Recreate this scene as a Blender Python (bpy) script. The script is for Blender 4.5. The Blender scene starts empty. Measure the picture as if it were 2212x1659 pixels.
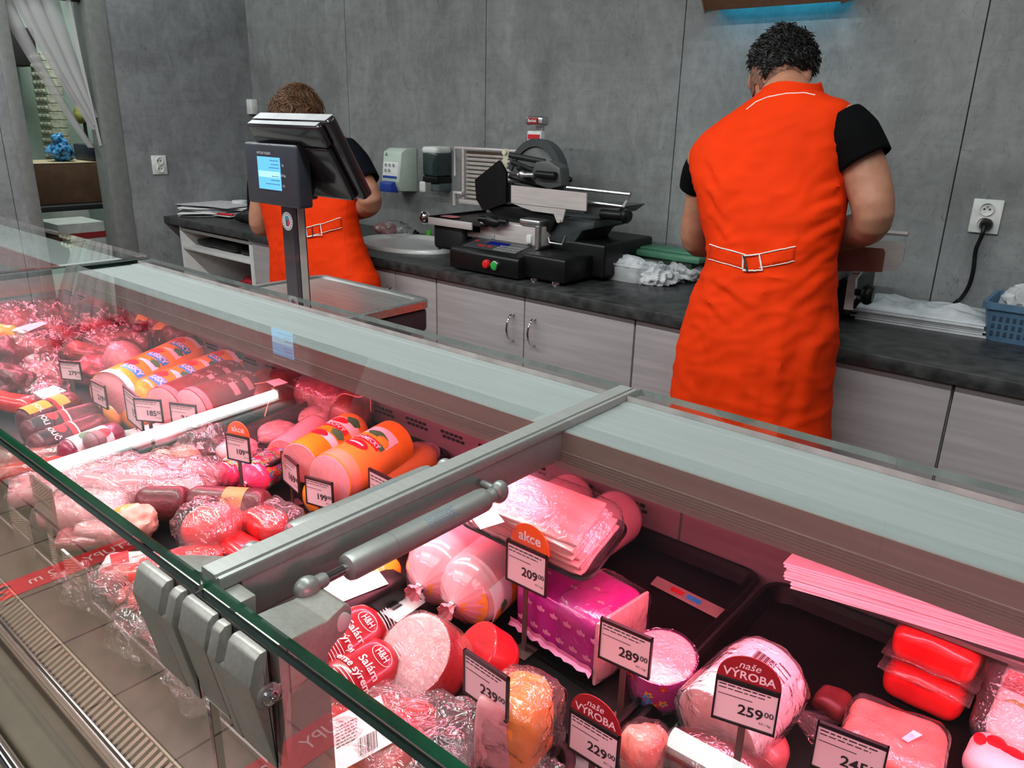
import bpy, bmesh, math, random
import numpy as np
from mathutils import Vector, Matrix, noise
from mathutils.bvhtree import BVHTree
random.seed(7)
S = bpy.context.scene
COL = S.collection
PI = math.pi

# ------------------------------------------------------------------ camera
W, H = 2212, 1659
F = 1671.65
R = np.array([[0.76227171, 0.22683204, -0.60620876],
              [0.6468943, -0.23563237, 0.72526212],
              [0.02167028, -0.94499979, -0.32635225]])
CAM = np.array([0, 0, 1.47])
cd = bpy.data.cameras.new('camera'); cam = bpy.data.objects.new('camera', cd); COL.objects.link(cam)
cd.sensor_width = 36; cd.lens = F / W * 36; cd.clip_start = 0.02
m = Matrix.Identity(4)
for i in range(3):
    m[i][0], m[i][1], m[i][2], m[i][3] = R[i, 0], -R[i, 1], -R[i, 2], CAM[i]
cam.matrix_world = m
S.camera = cam

# survey helpers: where a sight line of the survey photograph meets a real plane of the room
def ray(u, v): return R @ np.array([(u - W / 2) / F, (v - H / 2) / F, 1.0])
def PZ(u, v, z):
    d = ray(u, v); t = (z - CAM[2]) / d[2]; return Vector(CAM + t * d)
def PY(u, v, y):
    d = ray(u, v); t = y / d[1]; return Vector(CAM + t * d)
def PX(u, v, x):
    d = ray(u, v); t = x / d[0]; return Vector(CAM + t * d)
def mpp(p):            # metres per survey pixel at a point
    return float((R.T @ (np.array(p) - CAM))[2]) / F

# ------------------------------------------------------------------ materials
MATS = {}
def nodes(name):
    m = bpy.data.materials.new(name); m.use_nodes = True
    nt = m.node_tree; nt.nodes.clear()
    out = nt.nodes.new('ShaderNodeOutputMaterial')
    return m, nt, out
def L(nt, a, b): nt.links.new(a, b)
def mat(name, col, rough=0.5, metal=0.0, var=0.06, scale=30, bump=0.0, bscale=80, spec=0.5, coat=0.0, sss=0.0, aniso=None, col2=None, detail=4, sheen=0.0, fac=(0.35, 0.65)):
    if name in MATS: return MATS[name]
    m, nt, out = nodes(name)
    b = nt.nodes.new('ShaderNodeBsdfPrincipled'); L(nt, b.outputs[0], out.inputs[0])
    b.inputs['Roughness'].default_value = rough; b.inputs['Metallic'].default_value = metal
    b.inputs['Specular IOR Level'].default_value = spec; b.inputs['Coat Weight'].default_value = coat
    b.inputs['Coat Roughness'].default_value = 0.08
    if sheen: b.inputs['Sheen Weight'].default_value = sheen
    if sss:
        b.inputs['Subsurface Weight'].default_value = sss
        b.inputs['Subsurface Radius'].default_value = (0.01, 0.004, 0.003)
    tc = nt.nodes.new('ShaderNodeTexCoord')
    mp = nt.nodes.new('ShaderNodeMapping'); L(nt, tc.outputs['Object'], mp.inputs[0])
    if aniso: mp.inputs['Scale'].default_value = aniso
    nz = nt.nodes.new('ShaderNodeTexNoise'); nz.inputs['Scale'].default_value = scale; nz.inputs['Detail'].default_value = detail
    L(nt, mp.outputs[0], nz.inputs['Vector'])
    cr = nt.nodes.new('ShaderNodeValToRGB'); L(nt, nz.outputs['Fac'], cr.inputs[0])
    c = Vector(col[:3])
    lo = Vector(col2) if col2 else c * (1 - var * 2)
    hi = c if col2 else c * (1 + var)
    cr.color_ramp.elements[0].position = fac[0]; cr.color_ramp.elements[1].position = fac[1]
    cr.color_ramp.elements[0].color = (*lo, 1); cr.color_ramp.elements[1].color = (*[min(1, x) for x in hi], 1)
    L(nt, cr.outputs[0], b.inputs['Base Color'])
    if bump:
        n2 = nt.nodes.new('ShaderNodeTexNoise'); n2.inputs['Scale'].default_value = bscale; n2.inputs['Detail'].default_value = 3
        L(nt, mp.outputs[0], n2.inputs['Vector'])
        bp = nt.nodes.new('ShaderNodeBump'); bp.inputs['Strength'].default_value = bump; bp.inputs['Distance'].default_value = 0.004
        L(nt, n2.outputs['Fac'], bp.inputs['Height']); L(nt, bp.outputs[0], b.inputs['Normal'])
    MATS[name] = m; return m
def emat(name, col, strength):
    if name in MATS: return MATS[name]
    m, nt, out = nodes(name)
    e = nt.nodes.new('ShaderNodeEmission'); e.inputs[0].default_value = (*col, 1); e.inputs[1].default_value = strength
    L(nt, e.outputs[0], out.inputs[0]); MATS[name] = m; return m
def glassmat(name, tint=(0.93, 0.97, 0.95), gain=1.8, rough=0.0, haze=0.0, bump=0.0, bscale=60, base=0.04, hazecol=(0.9, 0.9, 0.92)):
    """thin clear sheet: see-through with Fresnel reflection, optional milky share and wrinkles"""
    if name in MATS: return MATS[name]
    m, nt, out = nodes(name)
    tr = nt.nodes.new('ShaderNodeBsdfTransparent'); tr.inputs[0].default_value = (*tint, 1)
    gl = nt.nodes.new('ShaderNodeBsdfGlossy'); gl.inputs['Roughness'].default_value = rough; gl.inputs[0].default_value = (1, 1, 1, 1)
    lw = nt.nodes.new('ShaderNodeLayerWeight'); lw.inputs['Blend'].default_value = 0.5
    pw = nt.nodes.new('ShaderNodeMath'); pw.operation = 'POWER'; pw.inputs[1].default_value = 5
    L(nt, lw.outputs['Facing'], pw.inputs[0])
    ma = nt.nodes.new('ShaderNodeMath'); ma.operation = 'MULTIPLY_ADD'; ma.inputs[1].default_value = (1 - base) * 1.0; ma.inputs[2].default_value = base
    L(nt, pw.outputs[0], ma.inputs[0])
    mg = nt.nodes.new('ShaderNodeMath'); mg.operation = 'MULTIPLY'; mg.inputs[1].default_value = gain; mg.use_clamp = True
    L(nt, ma.outputs[0], mg.inputs[0])
    mx = nt.nodes.new('ShaderNodeMixShader'); L(nt, mg.outputs[0], mx.inputs[0])
    last = tr.outputs[0]
    if haze:
        df = nt.nodes.new('ShaderNodeBsdfDiffuse'); df.inputs[0].default_value = (*hazecol, 1)
        m0 = nt.nodes.new('ShaderNodeMixShader')
        L(nt, tr.outputs[0], m0.inputs[1]); L(nt, df.outputs[0], m0.inputs[2])
        tc = nt.nodes.new('ShaderNodeTexCoord'); nz = nt.nodes.new('ShaderNodeTexNoise'); nz.inputs['Scale'].default_value = bscale * 0.5; nz.inputs['Detail'].default_value = 4
        L(nt, tc.outputs['Object'], nz.inputs['Vector'])
        mr = nt.nodes.new('ShaderNodeMapRange'); mr.inputs[1].default_value = 0.35; mr.inputs[2].default_value = 0.7; mr.inputs[3].default_value = haze * 0.3; mr.inputs[4].default_value = min(1, haze * 1.7)
        L(nt, nz.outputs['Fac'], mr.inputs[0]); L(nt, mr.outputs[0], m0.inputs[0])
        last = m0.outputs[0]
    if bump:
        tc2 = nt.nodes.new('ShaderNodeTexCoord'); n2 = nt.nodes.new('ShaderNodeTexNoise'); n2.inputs['Scale'].default_value = bscale; n2.inputs['Detail'].default_value = 3; n2.inputs['Distortion'].default_value = 1.5
        L(nt, tc2.outputs['Object'], n2.inputs['Vector'])
        bp = nt.nodes.new('ShaderNodeBump'); bp.inputs['Strength'].default_value = bump; bp.inputs['Distance'].default_value = 0.02
        s1 = nt.nodes.new('ShaderNodeMath'); s1.operation = 'SUBTRACT'; s1.inputs[1].default_value = .5; L(nt, n2.outputs['Fac'], s1.inputs[0])
        s2 = nt.nodes.new('ShaderNodeMath'); s2.operation = 'ABSOLUTE'; L(nt, s1.outputs[0], s2.inputs[0])
        L(nt, s2.outputs[0], bp.inputs['Height']); L(nt, bp.outputs[0], gl.inputs['Normal']); L(nt, bp.outputs[0], lw.inputs['Normal'])
    L(nt, last, mx.inputs[1]); L(nt, gl.outputs[0], mx.inputs[2]); L(nt, mx.outputs[0], out.inputs[0])
    MATS[name] = m; return m

# ------------------------------------------------------------------ mesh builder
class MB:
    def __init__(s): s.v = []; s.f = []; s.mi = []
    def add(s, vs, fs, mi=0):
        o = len(s.v); s.v += [tuple(p) for p in vs]; s.f += [tuple(i + o for i in f) for f in fs]; s.mi += [mi] * len(fs); return s
    def bmesh_add(s, bm, mi=0):
        bm.verts.index_update(); s.add([v.co[:] for v in bm.verts], [[v.index for v in f.verts] for f in bm.faces], mi); bm.free(); return s
    def box(s, lo, hi, bev=0.0, seg=2, mi=0, M=None):
        bm = bmesh.new(); bmesh.ops.create_cube(bm, size=1)
        lo, hi = Vector(lo), Vector(hi)
        for v in bm.verts: v.co = Vector((lo[i] + (v.co[i] + .5) * (hi[i] - lo[i]) for i in range(3)))
        if bev: bmesh.ops.bevel(bm, geom=bm.edges[:], offset=bev, segments=seg, profile=.5, affect='EDGES')
        if M is not None: bm.transform(M)
        return s.bmesh_add(bm, mi)
    def prism(s, poly, axis, a, b, mi=0, bev=0.0, M=None):
        """poly: 2-D outline in the two other axes (cyclic order), extruded along axis from a to b"""
        bm = bmesh.new()
        def pt(p, t):
            if axis == 'x': return Vector((t, p[0], p[1]))
            if axis == 'y': return Vector((p[0], t, p[1]))
            return Vector((p[0], p[1], t))
        v0 = [bm.verts.new(pt(p, a)) for p in poly]; v1 = [bm.verts.new(pt(p, b)) for p in poly]
        n = len(poly)
        bm.faces.new(v0); bm.faces.new(v1[::-1])
        for i in range(n): bm.faces.new((v0[i], v1[i], v1[(i + 1) % n], v0[(i + 1) % n]))
        bmesh.ops.recalc_face_normals(bm, faces=bm.faces[:])
        if bev: bmesh.ops.bevel(bm, geom=bm.edges[:], offset=bev, segments=2, profile=.5, affect='EDGES')
        if M is not None: bm.transform(M)
        return s.bmesh_add(bm, mi)
    def loft(s, rings, closed=True, cap=(True, True), mi=0):
        n = len(rings[0]); vs = [p for r in rings for p in r]; fs = []
        for i in range(len(rings) - 1):
            for j in range(n if closed else n - 1):
                k = (j + 1) % n
                fs.append((i * n + j, i * n + k, (i + 1) * n + k, (i + 1) * n + j))
        if closed and cap[0]: fs.append(tuple(range(n - 1, -1, -1)))
        if closed and cap[1]: fs.append(tuple((len(rings) - 1) * n + j for j in range(n)))
        return s.add(vs, fs, mi)
    def tube(s, pts, rad, n=12, cap=True, mi=0):
        pts = [Vector(p) for p in pts]
        if not hasattr(rad, '__len__'): rad = [rad] * len(pts)
        rings = []; up = None
        for i, p in enumerate(pts):
            t = (pts[min(i + 1, len(pts) - 1)] - pts[max(i - 1, 0)])
            if t.length < 1e-9: t = Vector((0, 0, 1))
            t.normalize()
            if up is None: up = Vector((0, 0, 1)) if abs(t.z) < .9 else Vector((1, 0, 0))
            a = t.cross(up)
            if a.length < 1e-6: a = t.orthogonal()
            a.normalize(); b = a.cross(t).normalized(); up = b
            rings.append([p + a * math.cos(2 * PI * k / n) * rad[i] + b * math.sin(2 * PI * k / n) * rad[i] for k in range(n)])
        return s.loft(rings, cap=(cap, cap), mi=mi)
    def lathe(s, prof, o=(0, 0, 0), ax=(0, 0, 1), n=32, mi=0, cap=True, mod=None):
        """prof: (t along axis, radius)"""
        ax = Vector(ax).normalized(); u, w = frame(ax); o = Vector(o); rings = []
        for (t, r) in prof:
            ring = []
            for k in range(n):
                th = 2 * PI * k / n; rr = r * (mod(t, th) if mod else 1)
                ring.append(o + ax * t + u * math.cos(th) * rr + w * math.sin(th) * rr)
            rings.append(ring)
        return s.loft(rings, cap=(cap, cap), mi=mi)
    def rbox(s, c, size, r, n=8, M=None, amp=0.0, fr=20.0, taper=None, seed=0, mi=0):
        """rounded block on a fine grid, optionally lumpy"""
        bm = bmesh.new(); bmesh.ops.create_cube(bm, size=2)
        bmesh.ops.subdivide_edges(bm, edges=bm.edges[:], cuts=n, use_grid_fill=True)
        h = Vector(size) / 2; r = min(r, min(h) * .999); inn = h - Vector((r, r, r)); so = Vector((seed * 7.1, seed * 3.3, seed * 1.7))
        for v in bm.verts:
            d = Vector((v.co[i] * h[i] for i in range(3)))
            q = Vector((max(-inn[i], min(inn[i], d[i])) for i in range(3)))
            e = d - q
            if e.length > 1e-9: d = q + e.normalized() * r
            if taper: d = taper(d, h)
            if amp:
                nn = noise.noise_vector(d * fr + so) + noise.noise_vector(d * fr * 2.6 - so) * .5; d += nn * amp
            v.co = d
        if M is None: bm.transform(Matrix.Translation(c))
        else: bm.transform(Matrix.Translation(c) @ M)
        return s.bmesh_add(bm, mi)
    def blob(s, c, rad, M=None, amp=0.0, fr=15.0, seed=0, sub=4, squash=1.0, mi=0, ridge=0.0):
        bm = bmesh.new(); bmesh.ops.create_icosphere(bm, subdivisions=sub, radius=1)
        rad = Vector(rad); so = Vector((seed * 5.7, seed * 2.9, seed * 9.1))
        for v in bm.verts:
            d = Vector((v.co[i] * rad[i] for i in range(3)))
            if squash != 1:
                d = Vector((math.copysign(abs(v.co[i]) ** squash, v.co[i]) * rad[i] for i in range(3)))
            k = noise.noise(d * fr + so) + .5 * noise.noise(d * fr * 2.4 - so)
            if ridge: k = (1 - abs(k)) * 2 - 1
            v.co = d + v.co.normalized() * k * amp
        bm.transform(Matrix.Translation(c) @ M if M is not None else Matrix.Translation(c))
        return s.bmesh_add(bm, mi)
    def quad(s, a, b, c, d, mi=0): return s.add([a, b, c, d], [(0, 1, 2, 3)], mi)
    def slab(s, poly, nrm, th, mi=0):
        """flat polygon in space given thickness th along nrm"""
        nrm = Vector(nrm).normalized(); a = [Vector(p) for p in poly]; b = [p + nrm * th for p in a]; n = len(a)
        fs = [tuple(range(n - 1, -1, -1)), tuple(range(n, 2 * n))] + [(i, (i + 1) % n, n + (i + 1) % n, n + i) for i in range(n)]
        return s.add(a + b, fs, mi)
def frame(ax):
    ax = Vector(ax).normalized()
    up = Vector((0, 0, 1)) if abs(ax.z) < .95 else Vector((0, 1, 0))
    u = ax.cross(up).normalized(); w = u.cross(ax).normalized()   # u sideways, w up
    return u, w

def make(name, mb, mats, parent=None, smooth=True, sub=0, angle=40):
    me = bpy.data.meshes.new(name)
    loc = Vector(parent['_loc']) if parent is not None and '_loc' in parent else Vector((0, 0, 0))
    if parent is None:
        if mb.v:
            xs = [p[0] for p in mb.v]; ys = [p[1] for p in mb.v]; zs = [p[2] for p in mb.v]
            loc = Vector(((min(xs) + max(xs)) / 2, (min(ys) + max(ys)) / 2, min(zs)))
    me.from_pydata([Vector(p) - loc for p in mb.v], [], mb.f)
    if not isinstance(mats, (list, tuple)): mats = [mats]
    for k in mats: me.materials.append(k)
    if len(mats) > 1: me.polygons.foreach_set('material_index', mb.mi)
    bm = bmesh.new(); bm.from_mesh(me); bmesh.ops.recalc_face_normals(bm, faces=bm.faces[:]); bm.to_mesh(me); bm.free()
    if smooth:
        me.shade_smooth()
        try: me.set_sharp_from_angle(angle=math.radians(angle))
        except Exception: pass
    me.update()
    o = bpy.data.objects.new(name, me); COL.objects.link(o)
    o['_loc'] = tuple(loc)
    if parent is not None: o.parent = parent
    else: o.location = loc
    if sub:
        md = o.modifiers.new('Subsurf', 'SUBSURF'); md.levels = sub; md.render_levels = sub
    return o
def thing(name, label, cat, loc=(0, 0, 0), group=None):
    o = bpy.data.objects.new(name, None); COL.objects.link(o); o.location = loc; o['_loc'] = tuple(loc); o.empty_display_size = .05
    o['label'] = label; o['category'] = cat
    if group: o['group'] = group
    return o
def tag(o, label, cat, group=None):
    o['label'] = label; o['category'] = cat
    if group: o['group'] = group
    return o
def struct(o): o['kind'] = 'structure'; return o
def sub_loc(o):  # a part that has parts of its own shares its parent's origin
    return o

_tc = {}
def text_geo(txt, bold=0.0):
    key = (txt, bold)
    if key in _tc: return _tc[key]
    cu = bpy.data.curves.new('txt', 'FONT'); cu.body = txt; cu.size = 1; cu.align_x = 'CENTER'; cu.align_y = 'CENTER'; cu.offset = bold; cu.resolution_u = 3
    ob = bpy.data.objects.new('txt', cu); COL.objects.link(ob)
    dg = bpy.context.evaluated_depsgraph_get(); dg.update()
    me = bpy.data.meshes.new_from_object(ob.evaluated_get(dg))
    vs = [v.co.copy() for v in me.vertices]; fs = [tuple(p.vertices) for p in me.polygons]
    bpy.data.objects.remove(ob); bpy.data.curves.remove(cu); bpy.data.meshes.remove(me)
    _tc[key] = (vs, fs); return vs, fs
def add_text(mb, txt, c, xd, yd, size, bold=0.01, off=0.0006, mi=0, maxw=None, shear=0.0, align=0):
    vs, fs = text_geo(txt, bold)
    if not vs: return mb
    xd = Vector(xd).normalized(); yd = Vector(yd).normalized(); nd = xd.cross(yd).normalized(); c = Vector(c)
    w = (max(v.x for v in vs) - min(v.x for v in vs)) * size
    sx = size if not maxw or w <= maxw else size * maxw / w
    shift = 0
    if align == 1: shift = -max(v.x for v in vs)
    if align == -1: shift = -min(v.x for v in vs)
    mb.add([c + xd * (v.x + shift + v.y * shear) * sx + yd * v.y * size + nd * off for v in vs], fs, mi)
    return mb

# hit test: sight line on to a finished mesh (used to lay labels, belts and seams on a curved surface)
def bvh(o):
    me = o.data; mw = Matrix.Translation(Vector(o['_loc']))
    return BVHTree.FromPolygons([mw @ v.co for v in me.vertices], [tuple(p.vertices) for p in me.polygons])
def on_surface(tree, u, v, off=0.001):
    d = Vector(ray(u, v)).normalized(); h = tree.ray_cast(Vector(CAM), d)
    if h[0] is None: return None
    n = h[1] if h[1].dot(d) < 0 else -h[1]
    return h[0] + n * off
def lay_patch(mb, tree, quad, nu=8, nv=8, off=0.001, mi=0):
    """four survey pixels -> a patch that follows the surface"""
    a, b, c, d = [np.array(q, float) for q in quad]; pts = []
    last = None
    for j in range(nv + 1):
        for i in range(nu + 1):
            s, t = i / nu, j / nv
            p = (a * (1 - s) + b * s) * (1 - t) + (d * (1 - s) + c * s) * t
            h = on_surface(tree, p[0], p[1], off)
            if h is None: h = last if last is not None else Vector((0, 0, 0))
            last = h; pts.append(h)
    fs = [(j * (nu + 1) + i, j * (nu + 1) + i + 1, (j + 1) * (nu + 1) + i + 1, (j + 1) * (nu + 1) + i) for j in range(nv) for i in range(nu)]
    return mb.add(pts, fs, mi)
def lay_line(mb, tree, pix, r=0.0012, n=6, off=0.0012, step=12, mi=0):
    pts = []
    for (a, b) in zip(pix[:-1], pix[1:]):
        k = max(1, int(math.hypot(b[0] - a[0], b[1] - a[1]) / step))
        for i in range(k):
            h = on_surface(tree, a[0] + (b[0] - a[0]) * i / k, a[1] + (b[1] - a[1]) * i / k, off)
            if h: pts.append(h)
    h = on_surface(tree, *pix[-1], off)
    if h: pts.append(h)
    if len(pts) > 1: mb.tube(pts, r, n, mi=mi)
    return mb
#@@SETTING
# ------------------------------------------------------------------ shared materials
def concrete(name, base, seed):
    m, nt, out = nodes(name); b = nt.nodes.new('ShaderNodeBsdfPrincipled'); L(nt, b.outputs[0], out.inputs[0])
    b.inputs['Roughness'].default_value = .55; b.inputs['Specular IOR Level'].default_value = .35
    tc = nt.nodes.new('ShaderNodeTexCoord')
    def nz(scale, det, sc=(1, 1, 1), dist=0.0, rough=.6):
        mp = nt.nodes.new('ShaderNodeMapping'); mp.inputs['Scale'].default_value = sc; mp.inputs['Location'].default_value = (seed, seed * 2, 0); L(nt, tc.outputs['Object'], mp.inputs[0])
        n = nt.nodes.new('ShaderNodeTexNoise'); n.inputs['Scale'].default_value = scale; n.inputs['Detail'].default_value = det; n.inputs['Distortion'].default_value = dist; n.inputs['Roughness'].default_value = rough
        L(nt, mp.outputs[0], n.inputs['Vector']); return n.outputs['Fac']
    def ramp(f, p0, p1, c0, c1):
        r = nt.nodes.new('ShaderNodeValToRGB'); r.color_ramp.elements[0].position = p0; r.color_ramp.elements[1].position = p1
        r.color_ramp.elements[0].color = (*c0, 1); r.color_ramp.elements[1].color = (*c1, 1); L(nt, f, r.inputs[0]); return r.outputs[0]
    def mul(a, c):
        x = nt.nodes.new('ShaderNodeMixRGB'); x.blend_type = 'MULTIPLY'; x.inputs[0].default_value = 1; L(nt, a, x.inputs[1]); L(nt, c, x.inputs[2]); return x.outputs[0]
    c0 = Vector(base)
    big = ramp(nz(3.2, 6, (1, 1, .8), .6), .3, .72, c0 * .76, c0 * 1.22)
    mid = ramp(nz(14, 8, (1, 1, .7), 1.2, .7), .32, .62, (.78,) * 3, (1.04,) * 3)
    dark = ramp(nz(38, 6, (1, 1, .6), 2.2, .75), .30, .43, (.55,) * 3, (1,) * 3)
    st = ramp(nz(26, 5, (1, 1, .12), .4), .3, .6, (.92,) * 3, (1.02,) * 3)
    hs = ramp(nz(40, 5, (.16, .16, 1), .3), .28, .55, (.90,) * 3, (1.02,) * 3)
    L(nt, mul(mul(mul(mul(big, mid), dark), st), hs), b.inputs['Base Color'])
    MATS[name] = m; return m
M_wall = concrete('grey stone look panel', (.243, .248, .25), 0)
M_wallL = concrete('grey stone look panel side', (.262, .268, .278), 5)
M_seam = mat('panel joint', (.03, .03, .03), .8)
M_dark = mat('black gap', (.004, .004, .004), .9)
M_white = mat('white paint', (.72, .73, .71), .5, bump=.05)
M_backroom = mat('back room wall', (.42, .50, .45), .6, var=.05, scale=6)
M_ceil = mat('ceiling tile', (.30, .31, .31), .8, var=.05)
M_alu = mat('satin aluminium', (.34, .345, .33), .42, metal=.6, var=.03, scale=200, aniso=(.05, 1, 1))
M_alu2 = mat('painted aluminium rail', (.185, .205, .20), .55, metal=0, spec=.22, var=.03, scale=120, aniso=(.06, 1, 1))
M_railface = mat('brushed rail face', (.19, .16, .135), .5, metal=.15, var=.05, scale=150, aniso=(.03, 1, 1))
M_steel = mat('brushed steel', (.62, .62, .61), .36, metal=1, var=.08, scale=120, aniso=(.08, 1, 1))
M_chrome = mat('chrome', (.85, .85, .85), .07, metal=1, var=.02)
M_black = mat('black plastic', (.006, .006, .0065), .38, var=.1, spec=.3)
M_blackm = mat('matt black plastic', (.010, .010, .011), .6, var=.1)
M_tray = mat('black display tray', (.004, .0032, .0036), .45, spec=.22, var=.2, bump=.05, bscale=300)
M_top = mat('dark stone worktop', (.055, .055, .055), .38, col2=(.018, .018, .019), scale=22, detail=8, bump=.03)
M_cab = mat('light wood grain laminate', (.335, .29, .297), .5, var=.06, scale=26, aniso=(.12, 1, 2.2), detail=6)
M_cabw = mat('cabinet edge white', (.58, .57, .56), .5, var=.03)
M_glass = glassmat('clear glass', (.955, .978, .968), gain=1.25)
M_glass_in = glassmat('clear glass inner face', (1, 1, 1), gain=0.0)
M_glass_edge = mat('green glass edge', (.012, .17, .075), .2, var=.3, scale=14, coat=.25, col2=(.004, .055, .028), spec=.3, aniso=(1, 1, 1))
M_glass_pale = mat('polished pale glass edge', (.34, .36, .34), .12, var=.1, coat=1.0)
M_glass_dark = mat('dark glass edge', (.002, .007, .005), .2, var=.3, coat=.15, spec=.2)
M_paper = mat('white paper', (.80, .80, .79), .7, var=.03)
M_ink = mat('black ink', (.02, .02, .022), .6)
M_rubber = mat('dark rubber', (.02, .018, .018), .7)
M_tile = None

def tile_mat():
    m, nt, out = nodes('beige floor tile'); b = nt.nodes.new('ShaderNodeBsdfPrincipled'); L(nt, b.outputs[0], out.inputs[0])
    b.inputs['Roughness'].default_value = .35
    tc = nt.nodes.new('ShaderNodeTexCoord'); mp = nt.nodes.new('ShaderNodeMapping'); L(nt, tc.outputs['Object'], mp.inputs[0])
    br = nt.nodes.new('ShaderNodeTexBrick'); br.offset = 0; br.inputs['Scale'].default_value = 1
    br.inputs['Brick Width'].default_value = .325; br.inputs['Row Height'].default_value = .325; br.inputs['Mortar Size'].default_value = .004; br.inputs['Mortar Smooth'].default_value = .2
    br.inputs['Color1'].default_value = (.17, .135, .09, 1); br.inputs['Color2'].default_value = (.155, .12, .08, 1); br.inputs['Mortar'].default_value = (.02, .015, .012, 1)
    L(nt, mp.outputs[0], br.inputs['Vector'])
    nz = nt.nodes.new('ShaderNodeTexNoise'); nz.inputs['Scale'].default_value = 12; nz.inputs['Detail'].default_value = 6; L(nt, tc.outputs['Object'], nz.inputs['Vector'])
    mx = nt.nodes.new('ShaderNodeMixRGB'); mx.blend_type = 'MULTIPLY'; mx.inputs[0].default_value = .25
    L(nt, br.outputs['Color'], mx.inputs[1]); L(nt, nz.outputs['Fac'], mx.inputs[2]); L(nt, mx.outputs[0], b.inputs['Base Color'])
    return m, mp

# ------------------------------------------------------------------ room shell
YW, XW, ZC = 2.741, -4.35, 2.62
mt, mp = tile_mat()
fl = struct(make('floor', MB().box((-6.6, -3.6, -.05), (2.4, 3.2, 0)), mt, smooth=False)); fl['_loc'] = fl['_loc']
mp.inputs['Location'].default_value = (2.182 - fl.location.x * 0, 0, 0)
mp.inputs['Location'].default_value = (fl.location.x + 2.18 + .0, fl.location.y + .43, 0)
b = MB(); seams = [XW - .03, -3.455, -2.485, -1.516, -.546, .424, 1.40, 2.40]
for a, c in zip(seams[:-1], seams[1:]): b.box((a + .0018, YW, 0), (c - .0018, YW + .02, ZC), .0008, 1)
struct(make('wall_back', b, M_wall, smooth=False))
struct(make('trim_1', MB().box((XW - .03, YW + .008, 0), (2.4, YW + .05, ZC)), M_seam, smooth=False))
# left wall with the doorway (opening y 1.49 .. 1.85), seen edge-on
b = MB()
b.box((XW - .12, 1.85, 0), (XW, YW + .02, ZC), .001, 1)
b.box((XW - .12, 1.38, 0), (XW, 1.487, ZC), .001, 1)
b.box((XW - .12, -.6, 0), (XW, 1.377, ZC), .001, 1)
b.box((XW - .12, 1.487, 2.02), (XW, 1.85, ZC))
struct(make('wall_left', b, M_wallL, smooth=False))
# metal door lining
b = MB(); b.box((XW - .13, 1.845, 0), (XW + .006, 1.945, 2.06), .003); b.box((XW - .13, 1.43, 0), (XW + .006, 1.492, 2.06), .003); b.box((XW - .13, 1.43, 2.0), (XW + .006, 1.945, 2.06), .003)
struct(make('trim_2', b, mat('door lining metal', (.20, .205, .20), .5, metal=.2), smooth=True))
# back room behind the doorway
b = MB(); b.box((-6.4, .6, 0), (-6.36, 3.1, ZC)); b.box((-6.4, 3.06, 0), (XW - .12, 3.1, ZC)); b.box((-6.4, .6, 0), (XW - .12, .64, ZC))
struct(make('wall_backroom', b, M_backroom, smooth=False))
struct(make('ceiling', MB().box((-6.6, -3.6, ZC), (2.4, 3.2, ZC + .05)), M_ceil, smooth=False))

# ------------------------------------------------------------------ worktop + cabinets along the back wall
YF = 2.11
tag(make('worktop', MB().box((XW + .002, YF, .862), (2.3, YW - .002, .90), .003), M_top), 'long dark stone-look worktop running along the back wall', 'worktop')
def handle(x, z, par, h=.1):
    p = [(x, YF + .022, z + h / 2), (x, YF + .002, z + h / 2 - .005), (x, YF - .012, z + h / 4), (x, YF - .017, z), (x, YF - .012, z - h / 4), (x, YF + .002, z - h / 2 + .005), (x, YF + .022, z - h / 2)]
    make('handle', MB().tube(p, .0048, 10), M_chrome, par)
def cabinet(x0, x1, label, hx=(), doors=None):
    t = thing('base_cabinet', label, 'cabinet', ((x0 + x1) / 2, 2.45, 0), 'base cabinets under the worktop')
    make('body', MB().box((x0 + .001, YF + .045, .08), (x1 - .001, YW - .005, .861)), M_cabw, t)
    make('plinth', MB().box((x0 + .001, YF + .09, 0), (x1 - .001, YF + .11, .08)), M_rubber, t)
    for (a, c), hxx in zip(doors, hx):
        d = make('door', MB().box((a + .0025, YF + .022, .085), (c - .0025, YF + .042, .857), .0015), M_cab, t)
        if hxx is not None: handle(hxx, .735, d)
    return t
cabinet(-2.185, -1.267, 'two-door cabinet with two bow handles side by side, below the big slicer', (-1.782, -1.682), ((-2.185, -1.731), (-1.731, -1.267)))
cabinet(-1.265, -.333, 'two-door cabinet directly behind the nearer worker in the orange vest', (None, None), ((-1.265, -.80), (-.80, -.333)))
cabinet(-.331, .60, 'cabinet at the right edge of the picture, below the blue basket', (None, None), ((-.331, .134), (.134, .60)))
cabinet(-3.10, -2.187, 'sink cabinet below the white washbasin, one bow handle showing', (None, -2.46), ((-3.10, -2.43), (-2.43, -2.187)))
cabinet(-3.50, -3.102, 'narrow plain cabinet between the open shelf unit and the far worker', (None,), ((-3.50, -3.102),))
# open shelf unit at the far left
t = thing('open_shelf_unit', 'white open shelf unit under the far left end of the worktop', 'shelf', (-3.9, 2.4, 0))
x0, x1 = -4.24, -3.525
for a, c, nm in ((x0, x0 + .018, 'side_panel'), (x1 - .018, x1, 'side_panel')):
    make(nm, MB().box((a, YF + .03, 0), (c, YW - .005, .861), .001), M_cabw, t)
make('back_panel', MB().box((x0 + .018, YW - .015, .05), (x1 - .018, YW - .005, .861)), M_cab, t)
for z in (.845, .745, .50, .05): make('shelf', MB().box((x0 + .018, YF + .032, z - .016), (x1 - .018, YW - .016, z), .001), M_cabw, t)
tag(make('filler_panel', MB().box((-3.522, YF + .03, 0), (-3.503, YW - .01, .861), .001), M_cabw), 'narrow white end panel right of the open shelf unit', 'panel')
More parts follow.
